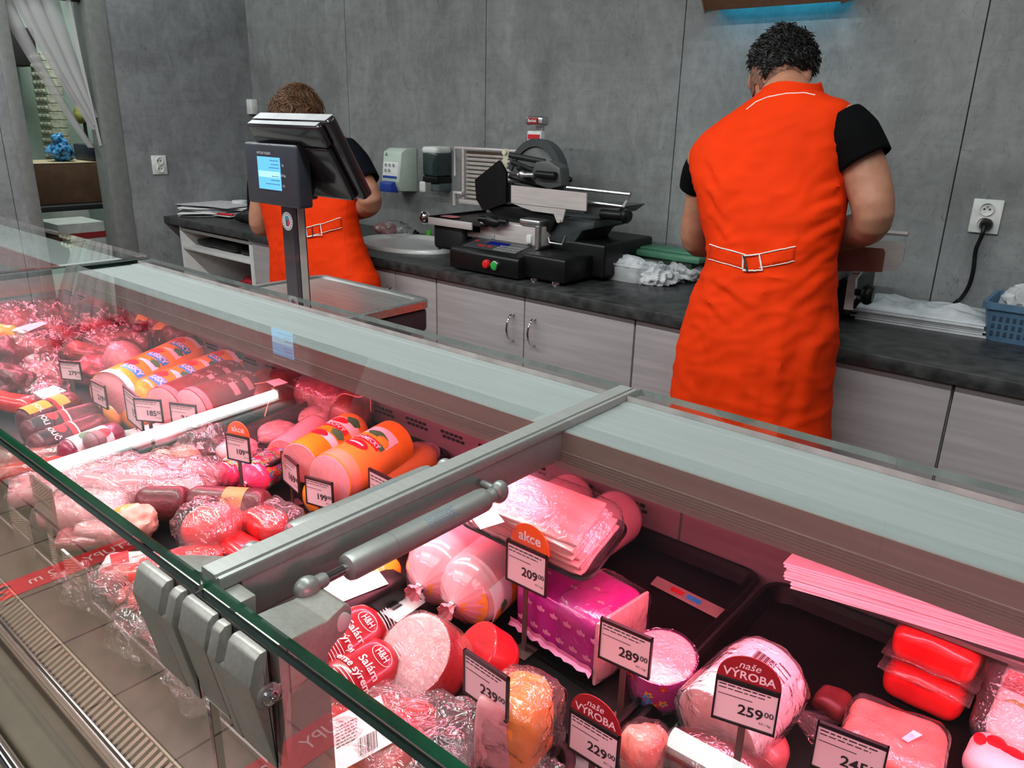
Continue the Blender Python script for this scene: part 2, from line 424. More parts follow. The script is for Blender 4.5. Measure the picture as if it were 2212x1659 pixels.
# things on the open shelves
t = tag(make('document_folder', MB().rbox((-3.97, 2.38, .768), (.42, .36, .044), .02, amp=.006), M_blackm), 'black folder lying on the upper open shelf, left of the flat one', 'folder')
t = tag(make('document_folder', MB().rbox((-3.65, 2.36, .762), (.2, .3, .03), .012, amp=.004), M_black), 'black flat folder at the right end of the upper open shelf', 'folder')
tag(make('plastic_bag', MB().blob((-3.73, 2.36, .565), (.17, .16, .062), amp=.02, fr=14, seed=3), mat('red plastic bag', (.35, .01, .02), .3, var=.3, bump=.3, bscale=40)), 'dark red plastic bag on the lower open shelf', 'bag')

# ------------------------------------------------------------------ back room contents
RX = -5.35
b = MB(); b.box((-5.75, 1.55, .87), (-5.15, 2.55, .90), .002)
for (px, py) in ((-5.72, 1.6), (-5.2, 1.6), (-5.72, 2.5), (-5.2, 2.5)): b.box((px, py, 0), (px + .04, py + .04, .87))
tag(make('storage_table', b, M_blackm), 'dark storage table in the back room seen through the doorway', 'table')
t = thing('cardboard_box', 'long brown cardboard box on the table beyond the doorway', 'box', (-5.4, 2.0, .9))
make('carton', MB().box((-5.62, 1.70, .902), (-5.25, 2.42, 1.14), .004), mat('brown cardboard', (.17, .085, .05), .8, var=.1, scale=15), t)
make('flap', MB().slab([(-5.62, 1.70, 1.141), (-5.25, 1.70, 1.141), (-5.25, 2.42, 1.141), (-5.62, 2.42, 1.141)], (0, 0, 1), .004), mat('cardboard flap', (.42, .34, .22), .8), t)
tag(make('plastic_crate', MB().box((-5.56, 2.16, 1.146), (-5.28, 2.42, 1.245), .008), mat('dark blue crate', (.01, .012, .03), .5)), 'dark blue crate on the cardboard box in the back room', 'crate')
b = MB(); b.blob((-5.42, 2.03, 1.20), (.085, .075, .055), amp=.02, fr=22, seed=4); b.blob((-5.42, 2.03, 1.255), (.045, .04, .055), amp=.016, fr=30, seed=6)
tag(make('plastic_bag', b, mat('blue plastic bag', (.05, .25, .55), .25, var=.5, scale=60, bump=.5, bscale=60)), 'crumpled blue plastic bag on the brown cardboard box', 'bag')
t = thing('carton_box', 'white carton with a red band standing on the back room floor shelf', 'box', (-5.0, 1.83, .0))
make('carton', MB().box((-5.05, 1.70, .60), (-4.75, 1.95, .845), .004), mat('dull white carton', (.45, .47, .45), .7), t)
make('printed_band', MB().box((-5.052, 1.698, .755), (-4.748, 1.952, .79)), mat('red print', (.25, .01, .015), .6), t)
make('stand', MB().box((-5.04, 1.71, 0), (-4.76, 1.94, .60)), M_blackm, t)
k = [0]
for i in range(15):
    b = MB(); z0 = .72 + i * .052; zz = z0 + .3
    b.box((-6.05, 2.16, zz), (-5.84, 2.26, zz + .0515), .004, 1)
    for j in range(3): b.box((-6.02 + j * .06, 2.145, zz + .012), (-5.98 + j * .06, 2.17, zz + .036), .006)
    tag(make('egg_carton', b, mat('grey pulp carton', (.36, .36, .28), .85, var=.2, bump=.2)), 'grey pulp egg carton in the tall stack seen through the doorway', 'carton', 'egg cartons stacked in the back room')
tag(make('carton_stand', MB().box((-6.08, 2.13, 0), (-5.82, 2.30, 1.018), .004), M_cabw), 'pale stand carrying the egg carton stack in the back room', 'stand')
b = MB(); b.blob((-5.97, 2.40, 1.42), (.05, .045, .06), amp=.008); tag(make('hanging_glove', b, mat('dull yellow glove', (.32, .30, .07), .7)), 'dull yellow glove hanging on the far back room wall', 'glove')
b = MB(); b.tube([(-6.35, 2.43, 1.75), (-6.1, 2.43, 1.5), (-5.97, 2.42, 1.45), (-5.97, 2.42, 1.16)], .012, 8)
tag(make('hanging_cable', b, M_blackm), 'black cable hanging beside the yellow glove in the back room', 'cable')
tag(make('tall_cabinet', MB().box((-5.08, 1.44, 0), (-4.80, 1.60, 1.20), .004), mat('grey back room cabinet', (.16, .18, .17), .6)), 'grey cabinet just inside the doorway, left of the cardboard box', 'cabinet')
tag(make('wall_shelf_box', MB().box((-6.3, 1.98, 1.72), (-6.0, 2.2, 1.95), .004), M_dark), 'black box high on the back room wall behind the strips', 'box')

# plastic strip curtain, gathered to the right jamb
t = thing('strip_curtain', 'translucent plastic strip curtain gathered to the right side of the doorway', 'curtain', (XW - .06, 1.7, 1.98))
make('curtain_rail', MB().box((XW - .075, 1.49, 1.962), (XW - .035, 1.85, 2.0), .003), M_dark, t)
M_strip = glassmat('milky curtain strip', (.75, .77, .75), haze=.78, gain=1.0, rough=.25, bscale=2.5, hazecol=(.50, .48, .50))
for i, (ya, yb, ze, w) in enumerate(((1.50, 1.80, 1.27, .055), (1.575, 1.826, 1.36, .05), (1.63, 1.832, 1.38, .075), (1.70, 1.838, 1.42, .065), (1.79, 1.842, 1.28, .022))):
    rows = []
    for a in range(15):
        s = a / 14; z = 1.975 + (ze - 1.975) * s
        yc = ya + (yb - ya) * (s ** 1.25); ww = 1.5 * w * (1 - .62 * s)
        rows.append([Vector((XW - .055 + .018 * math.cos((q / 6 - .5) * PI) + .004 * i, yc + ww * (q / 6 - .5), z)) for q in range(7)])
    make('strip', MB().loft(rows, closed=False), M_strip, t)

# ------------------------------------------------------------------ wall fittings
def socket(c, ux, nd, label, w=.081, h=.1, plug=False):
    """double mains socket: ux along the wall, nd out of the wall"""
    ux, nd = Vector(ux), Vector(nd); uz = Vector((0, 0, 1)); c = Vector(c)
    M = Matrix((( ux.x, nd.x, 0, c.x), (ux.y, nd.y, 0, c.y), (0, 0, 1, c.z), (0, 0, 0, 1)))
    t = thing('wall_socket', label, 'socket', c)
    b = MB(); b.box((-w / 2, .001, -h / 2), (w / 2, .011, h / 2), .003, M=M); make('plate', b, M_white, t)
    for dz in (.021, -.021):
        q = c + nd * .0182 + uz * dz
        f = make('outlet', MB().lathe([(-.0072, .0198), (-.001, .0198), (0, .019), (0, .0178), (-.0055, .0165), (-.0062, .0005)], q, nd, 28), M_white, t)
        b = MB()
        for dx in (-.0075, .0075): b.lathe([(0, .003), (.0006, .003)], q + ux * dx - nd * .0060, nd, 10)
        make('pin_hole', b, M_ink, f)
        make('earth_pin', MB().lathe([(0, .0024), (.009, .0024), (.010, .0012)], q + uz * .009 - nd * .006, nd, 10), M_chrome, f)
    return t
socket(PY(2131, 467, YW), (1, 0, 0), (0, -1, 0), 'white double wall socket with the black plug in it, above the blue basket')
socket(PX(343, 356, XW), (0, 1, 0), (1, 0, 0), 'white double wall socket with nothing plugged in, right of the doorway')
# plug and cable
sp = PY(2133, 484, YW) + Vector((0, -.013, 0))
t = thing('power_cable', 'black power cable plugged into the right wall socket', 'cable', sp)
make('plug', MB().lathe([(0, .017), (.006, .0185), (.02, .0165), (.032, .010)], sp, (0, -1, 0), 24), M_black, t)
pts = [sp + Vector((0, -.03, -.004)), sp + Vector((0, -.036, -.03))] + [PY(u, v, YW - .02) for u, v in ((2108, 540), (2103, 580), (2094, 615), (2078, 642), (2068, 650))] + [PY(2062, 655, YW - .03)]
def smoothpath(p, n=6):
    p = [Vector(q) for q in p]; out = []
    for i in range(len(p) - 1):
        a, b_, c, d = p[max(i - 1, 0)], p[i], p[i + 1], p[min(i + 2, len(p) - 1)]
        for k in range(n):
            s = k / n
            out.append(.5 * ((2 * b_) + (c - a) * s + (2 * a - 5 * b_ + 4 * c - d) * s * s + (3 * b_ - a - 3 * c + d) * s ** 3))
    return out + [p[-1]]
make('cord', MB().tube(smoothpath(pts), .0062, 10), M_black, t)
# small white junction box behind the far worker's head
c = PY(547, 231, YW); t = thing('junction_box', 'small white junction box on the back wall beside the far worker', 'box', c)
make('housing', MB().box((c.x - .055, YW - .045, c.z - .042), (c.x + .055, YW - .001, c.z + .042), .006), M_white, t)
make('screw', MB().lathe([(0, .004), (.0015, .003)], (c.x - .042, YW - .045, c.z + .028), (0, -1, 0), 10), M_steel, t)
# soap dispenser (pale green, blue lever)
a = PY(841, 320, YW - .085); e = PY(902, 413, YW - .0)
t = thing('soap_dispenser', 'pale green soap dispenser with a blue push lever on the back wall', 'dispenser', (-3.0, YW, 1.1))
cx0, cx1 = -3.065, -2.935; zt, zb = 1.312, 1.105
M_sg = mat('pale green plastic', (.53, .62, .54), .4, var=.03)
make('housing', MB().prism([(YW - .002, zb), (YW - .105, zb + .006), (YW - .125, zb + .05), (YW - .105, zt - .018), (YW - .07, zt), (YW - .002, zt)], 'x', cx0, cx1, bev=.004), M_sg, t)
make('push_lever', MB().prism([(YW - .10, zb - .004), (YW - .15, zb + .002), (YW - .150, zb + .042), (YW - .118, zb + .054)], 'x', cx0 + .012, cx1 - .03, bev=.004), mat('blue plastic', (.02, .06, .38), .35), t)
b = MB(); yl = YW - .1265
def flat(b, x0, x1, z0, z1, y=None, mi=0):
    yy = yl if y is None else y
    b.slab([(x0, yy, z0), (x1, yy, z0), (x1, yy, z1), (x0, yy, z1)], (0, 1, 0), .002, mi)
lab = make('instruction_label', MB().slab([(cx0 + .008, YW - .1225, zb + .075), (cx1 - .014, YW - .1225, zb + .075), (cx1 - .014, YW - .1105, zb + .15), (cx0 + .008, YW - .1105, zb + .15)], (0, 1, 0), .002), M_paper, t)
b = MB()
for i in range(3):
    for j in range(2):
        if i == 2 and j: continue
        xx = cx0 + .022 + i * .028; zz = zb + .128 - j * .026; yy = YW - .1185 - (.135 - (zz - zb)) * .0 - (.15 - (zz - zb)) * .16 + .0025
        b.tube([(xx, yy, zz), (xx + .008, yy, zz + .006), (xx + .014, yy, zz)], .0018, 6); b.tube([(xx + .002, yy, zz - .006), (xx + .012, yy, zz - .004)], .0015, 6)
make('pictogram', b, mat('grey print', (.12, .16, .17), .6), lab)
make('blue_band', MB().slab([(cx0 + .010, YW - .1242, zb + .068), (cx1 - .020, YW - .1242, zb + .068), (cx1 - .020, YW - .1228, zb + .078), (cx0 + .010, YW - .1228, zb + .078)], (0, 1, 0), .003), mat('blue plastic', None), t) if False else make('blue_band', MB().slab([(cx0 + .010, YW - .1248, zb + .066), (cx1 - .020, YW - .1248, zb + .066), (cx1 - .020, YW - .1232, zb + .077), (cx0 + .010, YW - .1232, zb + .077)], (0, 1, 0), .003), MATS['blue plastic'], t)
b = MB(); b.slab([(cx0 + .012, YW - .1085, zb + .17), (cx0 + .034, YW - .1085, zb + .17), (cx0 + .023, YW - .106, zb + .187)], (0, 1, 0), .002)
make('logo', b, mat('grey print', None) if 'grey print' not in MATS else MATS['grey print'], t)
# smoked soap dispenser
t = thing('soap_dispenser', 'smoked soap dispenser with white cap and white lever beside the slicer', 'dispenser', (-2.76, YW, 1.13))
x0, x1 = -2.795, -2.69; zt, zb = 1.325, 1.125
make('cap', MB().rbox(((x0 + x1) / 2, YW - .055, zt - .012), (x1 - x0, .108, .034), .016), M_white, t)
make('tank', MB().box((x0 + .003, YW - .105, zb + .07), (x1 - .003, YW - .002, zt - .022), .01, 3), mat('smoked tank', (.02, .035, .034), .12, coat=.5), t)
make('base', MB().box((x0 + .003, YW - .105, zb + .04), (x1 - .003, YW - .002, zb + .0695), .006, 3), M_black, t)
make('nozzle', MB().box((x0 + .04, YW - .09, zb), (x1 - .006, YW - .002, zb + .0395), .008, 3), mat('smoked nozzle', (.08, .11, .11), .2), t)
make('push_lever', MB().rbox((x0 + .022, YW - .12, zb + .02), (.038, .016, .05), .008), M_white, t)
# insect lamp above the nearer worker
t = thing('insect_lamp', 'copper coloured insect trap lamp high on the back wall, blue glow', 'lamp', (-1.15, YW, 1.86))
make('housing', MB().prism([(YW - .13, 1.815 + .045), (YW - .10, 1.825), (YW - .098, 1.83), (YW - .125, 1.87), (YW - .10, 2.05), (YW - .11, 2.06)], 'x', -1.385, -.93, bev=0), mat('copper sheet', (.42, .22, .14), .35, metal=.8), t)
for xx in (-1.389, -.932): make('end_cap', MB().prism([(YW - .002, 1.84), (YW - .10, 1.818), (YW - .132, 1.86), (YW - .112, 2.06), (YW - .002, 2.06)], 'x', xx, xx + .006), mat('copper sheet', None) if False else MATS['copper sheet'], t)
make('tube', MB().tube([(-1.375, YW - .05, 1.90), (-.945, YW - .05, 1.90)], .013, 16), emat('ultraviolet tube', (.03, .62, 1.0), 14.0), t)
#@@CASE
# ------------------------------------------------------------------ refrigerated serve-over counter: three modules
ZG = 1.159
YG0, YG1 = .2216, .79
DZ = .85
XJ = [-2.966, -1.716, -.4665, .784]
M_body = mat('case side grey', (.30, .29, .28), .45, metal=.2)
M_bumper = mat('beige grey front moulding', (.25, .205, .15), .4, var=.05)
M_grille = mat('grille bar', (.34, .28, .21), .4, metal=.3)
M_rear = mat('rear wall stainless', (.24, .20, .20), .42, metal=.2, var=.08, scale=60, aniso=(.1, 1, 1))
M_sill = mat('dark brown sill', (.085, .058, .05), .5, var=.2)
M_fglass = glassmat('clear front glass', (.955, .978, .968), gain=2.1)
M_strut = mat('grey strut paint', (.25, .255, .245), .38, metal=.4, var=.03)
M_clamp = mat('cast grey clamp', (.30, .285, .26), .42, metal=.35, var=.05, scale=250)
LED = emat('pink lamp strip', (1.0, .30, .38), 1.0)
def pane(par, name, poly, z0, z1, notch=False):
    """horizontal glass pane: clear faces, green edges"""
    b = MB(); n = len(poly)
    vs = [(p[0], p[1], z1) for p in poly] + [(p[0], p[1], z0) for p in poly]
    b.add(vs, [tuple(range(n))], 0); b.f.append(tuple(range(2 * n - 1, n - 1, -1))); b.mi.append(1)
    for i in range(n): b.f.append((i, n + i, n + (i + 1) % n, (i + 1) % n)); q0, q1 = poly[i], poly[(i + 1) % n]; b.mi.append(3 if min(q0[1], q1[1]) > .75 else (2 if max(q0[1], q1[1]) < .225 else 1))
    return make(name, b, [M_glass, M_glass_in, M_glass_edge, M_glass_pale], par, smooth=False)
def module(x0, x1, label, armL, armR):
    t = thing('display_case', label, 'display case', ((x0 + x1) / 2, .6, 0), 'modules of the refrigerated serve-over counter')
    g = .002; a, c = x0 + g, x1 - g
    # lower body and front mouldings
    make('base', MB().box((a, .30, .10), (c, .965, .80)), M_body, t)
    make('plinth', MB().box((a, .34, 0), (c, .93, .10)), M_rubber, t)
    make('front_moulding', MB().prism([(.238, .806), (.226, .800), (.2215, .762), (.212, .752), (.196, .742), (.176, .722), (.166, .690), (.170, .655), (.19, .63), (.30, .61), (.30, .78), (.25, .79)], 'x', a, c), M_bumper, t)
    make('bumper_rail', MB().tube([(a, .172, .742), (c, .172, .742)], .009, 14), M_chrome, t)
    make('front_panel', MB().box((a, .22, .12), (c, .30, .61), .004), M_bumper, t)
    gr = MB(); n = int((c - a) / .0105)
    gr.box((a, .236, .796), (c, .2385, .812)); gr.box((a, .2645, .812), (c, .267, .824))
    for i in range(n):
        x = a + (i + .5) * (c - a) / n
        gr.add([(x - .0026, .238, .810), (x + .0026, .238, .810), (x + .0026, .266, .822), (x - .0026, .266, .822), (x - .0026, .238, .802), (x + .0026, .238, .802), (x + .0026, .266, .814), (x - .0026, .266, .814)],
               [(0, 1, 2, 3), (0, 4, 5, 1), (2, 6, 7, 3), (0, 3, 7, 4), (1, 5, 6, 2), (4, 7, 6, 5)])
    make('air_grille', gr, M_grille, t, smooth=False)
    make('air_duct', MB().box((a, .238, .781), (c, .268, .795)), mat('dull duct', (.05, .035, .03), .7), t)
    # deck with raised front lip
    make('deck', MB().prism([(.3085, .801), (.3085, .864), (.311, .864), (.314, .846), (.962, .846), (.962, .801)], 'x', a, c), M_rear, t)
    make('front_sill', MB().prism([(.268, .801), (.268, .826), (.30, .842), (.3084, .858), (.3084, .801)], 'x', a, c), M_sill, t)
    make('rear_panel', MB().box((a, .962, .80), (c, .972, 1.03)), M_rear, t)
    v = MB(); x = a + .05
    while x < c - .1:
        for r_ in range(2):
            for q in range(5):
                v.box((x + q * .012 + r_ * .005, .9605, .899 - r_ * .009), (x + q * .012 + r_ * .005 + .009, .9622, .9045 - r_ * .009), .0015)
        x += .098
    if x0 < -.5: make('vent_slots', v, M_dark, t)
    make('rear_slope', MB().prism([(.757, 1.106), (.757, 1.114), (.972, 1.040), (.972, 1.030), (.962, 1.030)], 'x', a, c), M_body, t)
    # rail under the rear of the glass
    pr = [(.6335, 1.105), (.6335, 1.1475), (.6355, 1.1495), (.742, 1.1495), (.744, 1.1505), (.757, 1.1505), (.757, 1.105)]
    make('top_rail', MB().prism(pr, 'x', a, c), M_alu2, t, smooth=False)
    fc = MB(); fc.box((a, .6315, 1.1045), (c, .6336, 1.1488))
    for q in range(5): fc.box((a, .6306, 1.112 + q * .0032), (c, .6316, 1.1134 + q * .0032))
    make('rail_face', fc, M_railface, t, smooth=False)
    # lamp below the rail
    lh = make('lamp_housing', MB().prism([(.648, 1.105), (.650, 1.094), (.69, 1.094), (.70, 1.105)], 'x', a + .03, c - .03), M_white, t, smooth=False)
    make('lamp_strip', MB().box((a + .04, .654, 1.0915), (c - .04, .684, 1.0938)), LED, lh, smooth=False)
    lt = bpy.data.lights.new('pink_lamp', 'AREA'); lt.shape = 'RECTANGLE'; lt.size = c - a - .1; lt.size_y = .03; lt.energy = PINK_W; lt.color = PINK_C
    lo = bpy.data.objects.new('pink_lamp', lt); COL.objects.link(lo); lo.location = ((a + c) / 2, .665, 1.0895); lo.rotation_euler = (math.radians(-6), 0, 0)
    fl_ = make('front_fill_profile', MB().box((a + .11, .2222, 1.1462), (c - .11, .2246, 1.1502)), M_alu, t, smooth=False)  # added strip, put in to light goods and tag fronts from the front
    make('lamp_strip', MB().box((a + .12, .2224, 1.1457), (c - .12, .2244, 1.1461)), LED, fl_, smooth=False)  # glowing face of the added front strip
    lt = bpy.data.lights.new('pink_front_fill', 'AREA'); lt.shape = 'RECTANGLE'; lt.size = c - a - .26; lt.size_y = .003; lt.energy = PINK_F; lt.color = PINK_C  # added pink fill aimed back at the goods
    lo = bpy.data.objects.new('pink_front_fill', lt); COL.objects.link(lo); lo.location = ((a + c) / 2, .2236, 1.1454); lo.rotation_euler = (math.radians(38), 0, 0)
    # glass: top pane and hanging front pane
    tl, tr = (x0 + .0015, x1 - .0015)
    il = x0 + .0135 if armL else x0 + .003; ir = x1 - .0135 if armR else x1 - .003
    YE = YG1 if not armL else .6335
    poly = [(tl, YG0), (tr, YG0)]
    if armR: poly += [(tr, .228), (ir, .228), (ir, YE)]
    else: poly += [(tr, YE)]
    if armL: poly += [(il, YE), (il, .228), (tl, .228)]
    else: poly += [(tl, YE)]
    if armL: pane(t, 'rear_glass_lip', [(il, .7575), (ir, .7575), (ir, YG1), (il, YG1)], ZG - .0095, ZG - .0015)
    pane(t, 'top_glass', poly, ZG - .008, ZG + .0032)
    b = MB(); zt, zb = ZG - .0088, .762; ya, yb = .2150, .2210
    xa, xb = x0 + .003, x1 - .003
    b.add([(xa, ya, zt), (xb, ya, zt), (xb, ya, zb), (xa, ya, zb), (xa, yb, zt), (xb, yb, zt), (xb, yb, zb), (xa, yb, zb)], [(0, 1, 2, 3)], 0)
    b.f += [(4, 5, 6, 7), (0, 1, 5, 4), (1, 2, 6, 5), (2, 3, 7, 6), (3, 0, 4, 7)]; b.mi += [1, 2, 1, 2, 1]
    make('pane_seal', MB().box((xa - .0012, ya, zb), (xa - .0002, yb, zt)), M_rubber, t, smooth=False)
    make('front_glass', b, [M_fglass, M_glass_in, M_glass_dark], t, smooth=False)
    return t
def arm(x, par, low=False):
    top = M_glass_dark if low else M_alu
    a = sub = make('arm', MB().prism([(x - .0115, 1.116), (x - .0115, 1.1495), (x + .0115, 1.1495), (x + .0115, 1.116)], 'y', .245, .632, bev=.0015), M_alu, par)
    c = MB(); c.prism([(x - .0128, 1.1500), (x - .0128, 1.1578), (x - .0116, 1.1592), (x + .0052, 1.1592), (x + .0058, 1.1572), (x + .0084, 1.1572), (x + .009, 1.1592), (x + .0118, 1.1588), (x + .0128, 1.1575), (x + .0128, 1.1500)], 'y', .2288, .782)
    make('arm_cap', c, top, par)
    make('post', MB().box((x - .0105, .262, .846), (x + .0105, .316, 1.1158), .002), M_alu, par)
# rail lamps of the case, and the added front fill
PINK_W, PINK_F, PINK_C = 6.2, 3.2, (1.0, .18, .275)
mL = module(XJ[0], XJ[1], 'far left module of the glass serve-over counter, nearest the doorway', False, True)
mM = module(XJ[1], XJ[2], 'middle glass counter module, lit sausages left of the silver arm', True, True)
mR = module(XJ[2], XJ[3], 'nearest glass counter module, right of the silver arm with the gas strut', True, False)
arm(XJ[2], mM); arm(XJ[1], mL, True)
# clamps at the front of the arm
YP = .2150      # outer face of the hanging front glass
def clamp(x0, x1, par, left):
    """cast jaw gripping the top edge of the front glass; a relief slot and a narrow tab on the inner side"""
    fr = [(YP - .0006, 1.1492), (.2092, 1.1492), (.2052, 1.146), (.1994, 1.128), (.2132, 1.054), (YP - .0006, 1.0535)]
    lo = [(YP - .0006, 1.124), (.2005, 1.124), (.1998, 1.1275), (.1999, 1.126), (.2134, 1.056), (YP - .0006, 1.0555)]
    tw, sw = .0105, .0095
    b = MB()
    if left: m0, m1, s0, s1, t0, t1 = x0, x1 - tw - sw, x1 - tw - sw - .001, x1 - tw + .001, x1 - tw, x1
    else: m0, m1, s0, s1, t0, t1 = x0 + tw + sw, x1, x0 + tw - .001, x0 + tw + sw + .001, x0, x0 + tw
    b.prism(fr, 'x', m0, m1, bev=.0013); b.prism(lo, 'x', s0, s1); b.prism(fr, 'x', t0, t1, bev=.0013)
    c = make('glass_clamp', b, M_clamp, par)
    make('rear_jaw', MB().prism([(YP + .0066, 1.1485), (.2275, 1.1485), (.229, 1.13), (.2262, 1.056), (YP + .0066, 1.0545)], 'x', x0, x1, bev=.001), M_clamp, c)
    return c
CX = XJ[2]
cl = clamp(-.533, -.4735, mM, True)
cr = clamp(-.4265, -.3750, mR, False)
make('arm_end_block', MB().prism([(.2146, 1.1492), (.2100, 1.1492), (.2062, 1.146), (.2008, 1.128), (.2138, 1.060), (.2146, 1.060)], 'x', -.4675, -.4325, bev=.0012).prism([(.243, 1.1492), (.2214, 1.1492), (.2214, 1.060), (.236, 1.058)], 'x', -.4675, -.4325, bev=.0012), M_clamp, mM)
make('bolt_washer', MB().lathe([(0, .0088), (.0012, .0088), (.0018, .0078)], (-.3749, .2118, 1.116), (1, 0, 0), 24), M_alu, cr)
make('bolt', MB().lathe([(.0018, .0058), (.0038, .0054), (.0046, .0042), (.0047, .0024), (.0025, .0022)], (-.3749, .2118, 1.116), (1, 0, 0), 20), M_chrome, cr)
make('rubber_gasket', MB().box((-.426, YP - .0005, 1.058), (-.3752, YP - .0001, 1.147)), M_rubber, cr)
# levers carrying the struts
def lever(x0, x1, par, sgn):
    b = MB(); prof = [(.2292, 1.104), (.2292, 1.1475), (.245, 1.1425), (.27, 1.1335)]
    for k in range(9):
        a = PI / 2 * .8 - k / 8 * PI * 1.05
        prof.append((.2865 + .0125 * math.cos(a), 1.1215 + .0125 * math.sin(a)))
    prof += [(.265, 1.106)]
    b.prism(prof, 'x', x0, x1, bev=.0012)
    for k, v in enumerate(b.v): b.v[k] = (v[0] - sgn * (v[1] - .2292) * .34, v[1], v[2])
    l = make('strut_lever', b, M_clamp, par)
    xe = (x1 if sgn > 0 else x0) - sgn * (.2865 - .2292) * .34
    make('pin', MB().lathe([(-.0005, .0072), (.0014, .0072), (.0022, .0055)], (xe, .2865, 1.1215), (sgn, 0, 0), 24), mat('grey pin cap', (.42, .42, .41), .5), l)
lever(-.4150, -.3752, cr, 1)
lever(-.5300, -.4950, cl, -1)
def strut(x, par, label):
    z0, z1 = 1.1355, 1.134
    y0, y1 = .283, .505
    s = make('gas_strut', MB().lathe([(0, .0072), (.002, .0105), (.006, .0115), (.046, .0115), (.0462, .0111), (.047, .0111), (.0472, .0115), (.155, .0115), (.161, .0105), (.165, .007), (.172, .007)], (x, .318, z0), (0, 1, -.007), 24), M_strut, par)
    make('piston_rod', MB().tube([(x, y0 + .008, z0), (x, .3185, z0)], .0042, 14), M_chrome, s)
    b = MB(); b.lathe([(0, .0058), (.012, .0058), (.014, .005)], (x, y0 + .003, z0), (0, 1, 0), 14); b.blob((x, y0, z0), (.0085, .0105, .0095), sub=3)
    make('front_eye', b, M_strut, s)
    b = MB(); b.blob((x, y1 - .005, z1), (.0085, .0095, .0115), sub=3); b.tube([(x - .022 if x > CX else x + .022, y1 - .005, z1 + .001), (x, y1 - .005, z1)], .0042, 10)
    make('rear_eye', b, M_strut, s)
    pb = MB()
    for r_ in range(5):
        th = .55 + r_ * .2; y = .40
        while y < .432:
            w = random.uniform(.003, .008)
            c_, s_ = math.cos(th), math.sin(th); n_ = Vector((c_, 0, s_)); o = Vector((x, 0, z0 - .0007)) + n_ * .0116; tt = Vector((-s_, 0, c_)) * .0005
            pb.quad(o - tt + Vector((0, y, 0)), o - tt + Vector((0, y + w, 0)), o + tt + Vector((0, y + w, 0)), o + tt + Vector((0, y, 0))); y += w + .0015
    make('printed_lines', pb, mat('blue grey print', (.10, .16, .22), .6), s)
    return s
strut(CX + .036, mR, '')
strut(CX - .037, mM, '')
# customer side floor tape (mirrored in the front glass)
M_tape = mat('red floor tape', (.55, .02, .02), .5)
for i, (xx, lb) in enumerate(((-2.585, 'red floor tape in front of the counter module beside the doorway'), (-1.335, 'red floor tape in front of the middle counter module'))):
    t = thing('floor_tape', lb, 'floor tape', (xx, -.45, .001))
    make('strip', MB().box((xx - .05, -.95, .0008), (xx + .05, .06, .0022)), M_tape, t)
    b = MB(); add_text(b, 'ROZESTUPY', (xx, -.56, .0023), (0, 1, 0), (-1, 0, 0), .058, .0); add_text(b, '2 m', (xx, -.27, .0023), (0, 1, 0), (-1, 0, 0), .058, .0)
    make('text', b, mat('faded pink print', (.75, .45, .42), .6), t)
    b = MB()
    for yy in (-.14, -.045):
        for s_ in (-1, 1): b.blob((xx + s_ * .018, yy + s_ * .012, .0025), (.011, .03, .0012), sub=2)
    make('footprints', b, M_ink, t)
#@@SCALE
# ------------------------------------------------------------------ weighing scale behind the middle module
M_navy = mat('dark blue grey plastic', (.022, .024, .034), .42)
M_col = mat('dark plum column', (.030, .018, .024), .4)
t = thing('weighing_scale', 'counter weighing scale with blue-lit customer screen, column and steel pan', 'scale', (-1.6, 1.18, .94))
x0, x1, y0, y1, zp = -1.823, -1.374, 1.030, 1.327, 1.035
b = MB(); b.box((x0 + .02, y0 + .015, .952), (x1 - .006, y1 - .01, zp - .022), .012, 3); make('body', b, M_navy, t)
for px in (x0 + .05, x1 - .05):
    for py in (y0 + .05, y1 - .05): make('foot', MB().lathe([(0, .014), (.014, .014)], (px, py, .9405), (0, 0, 1), 14), M_rubber, t)
def rrect(x0, x1, y0, y1, r, n=6):
    out = []
    for cx, cy, a0 in ((x1 - r, y1 - r, 0), (x0 + r, y1 - r, PI / 2), (x0 + r, y0 + r, PI), (x1 - r, y0 + r, 1.5 * PI)):
        for k in range(n + 1): out.append((cx + r * math.cos(a0 + k / n * PI / 2), cy + r * math.sin(a0 + k / n * PI / 2)))
    return out
pan = MB(); rings = []
for (d, z, r) in ((0, zp - .021, .03), (0, zp - .003, .03), (.003, zp, .028), (.026, zp, .022), (.029, zp - .0025, .02), (.031, zp - .003, .02)):
    rings.append([(p[0], p[1], z) for p in rrect(x0 + d, x1 - d, y0 + d, y1 - d, r)])
make('weighing_pan', pan.loft(rings, cap=(True, True)), M_steel, t)
cxm = -1.4515; yc = .997
b = MB(); b.prism([(cxm - .0265, yc - .019), (cxm + .013, yc - .019), (cxm + .0185, yc - .013), (cxm + .0185, yc + .010), (cxm - .0265, yc + .010)], 'z', .955, 1.35)
make('column', b, M_col, t)
make('column_trim', MB().box((cxm + .0187, yc - .010, .975), (cxm + .0205, yc + .006, 1.285)), mat('beige column strip', (.42, .38, .36), .4), t)
q = PY(621, 478, yc - .0195)
st = make('round_sticker', MB().lathe([(0, .0196), (.0006, .0196)], q, (0, -1, 0), 32), M_paper, t)
b = MB(); b.lathe([(0, .0068), (.0006, .0068)], q + Vector((0, -.0008, .005)), (0, -1, 0), 24); make('blue_emblem', b, mat('sticker blue', (.06, .32, .50), .5), st)
b = MB(); b.slab([q + Vector((x, -.0010, z)) for x, z in ((-.001, .002), (.008, .004), (.010, -.003), (.004, -.011), (0, -.004))], (0, -1, 0), .0006); make('pink_emblem', b, mat('sticker pink', (.75, .06, .18), .5), st)
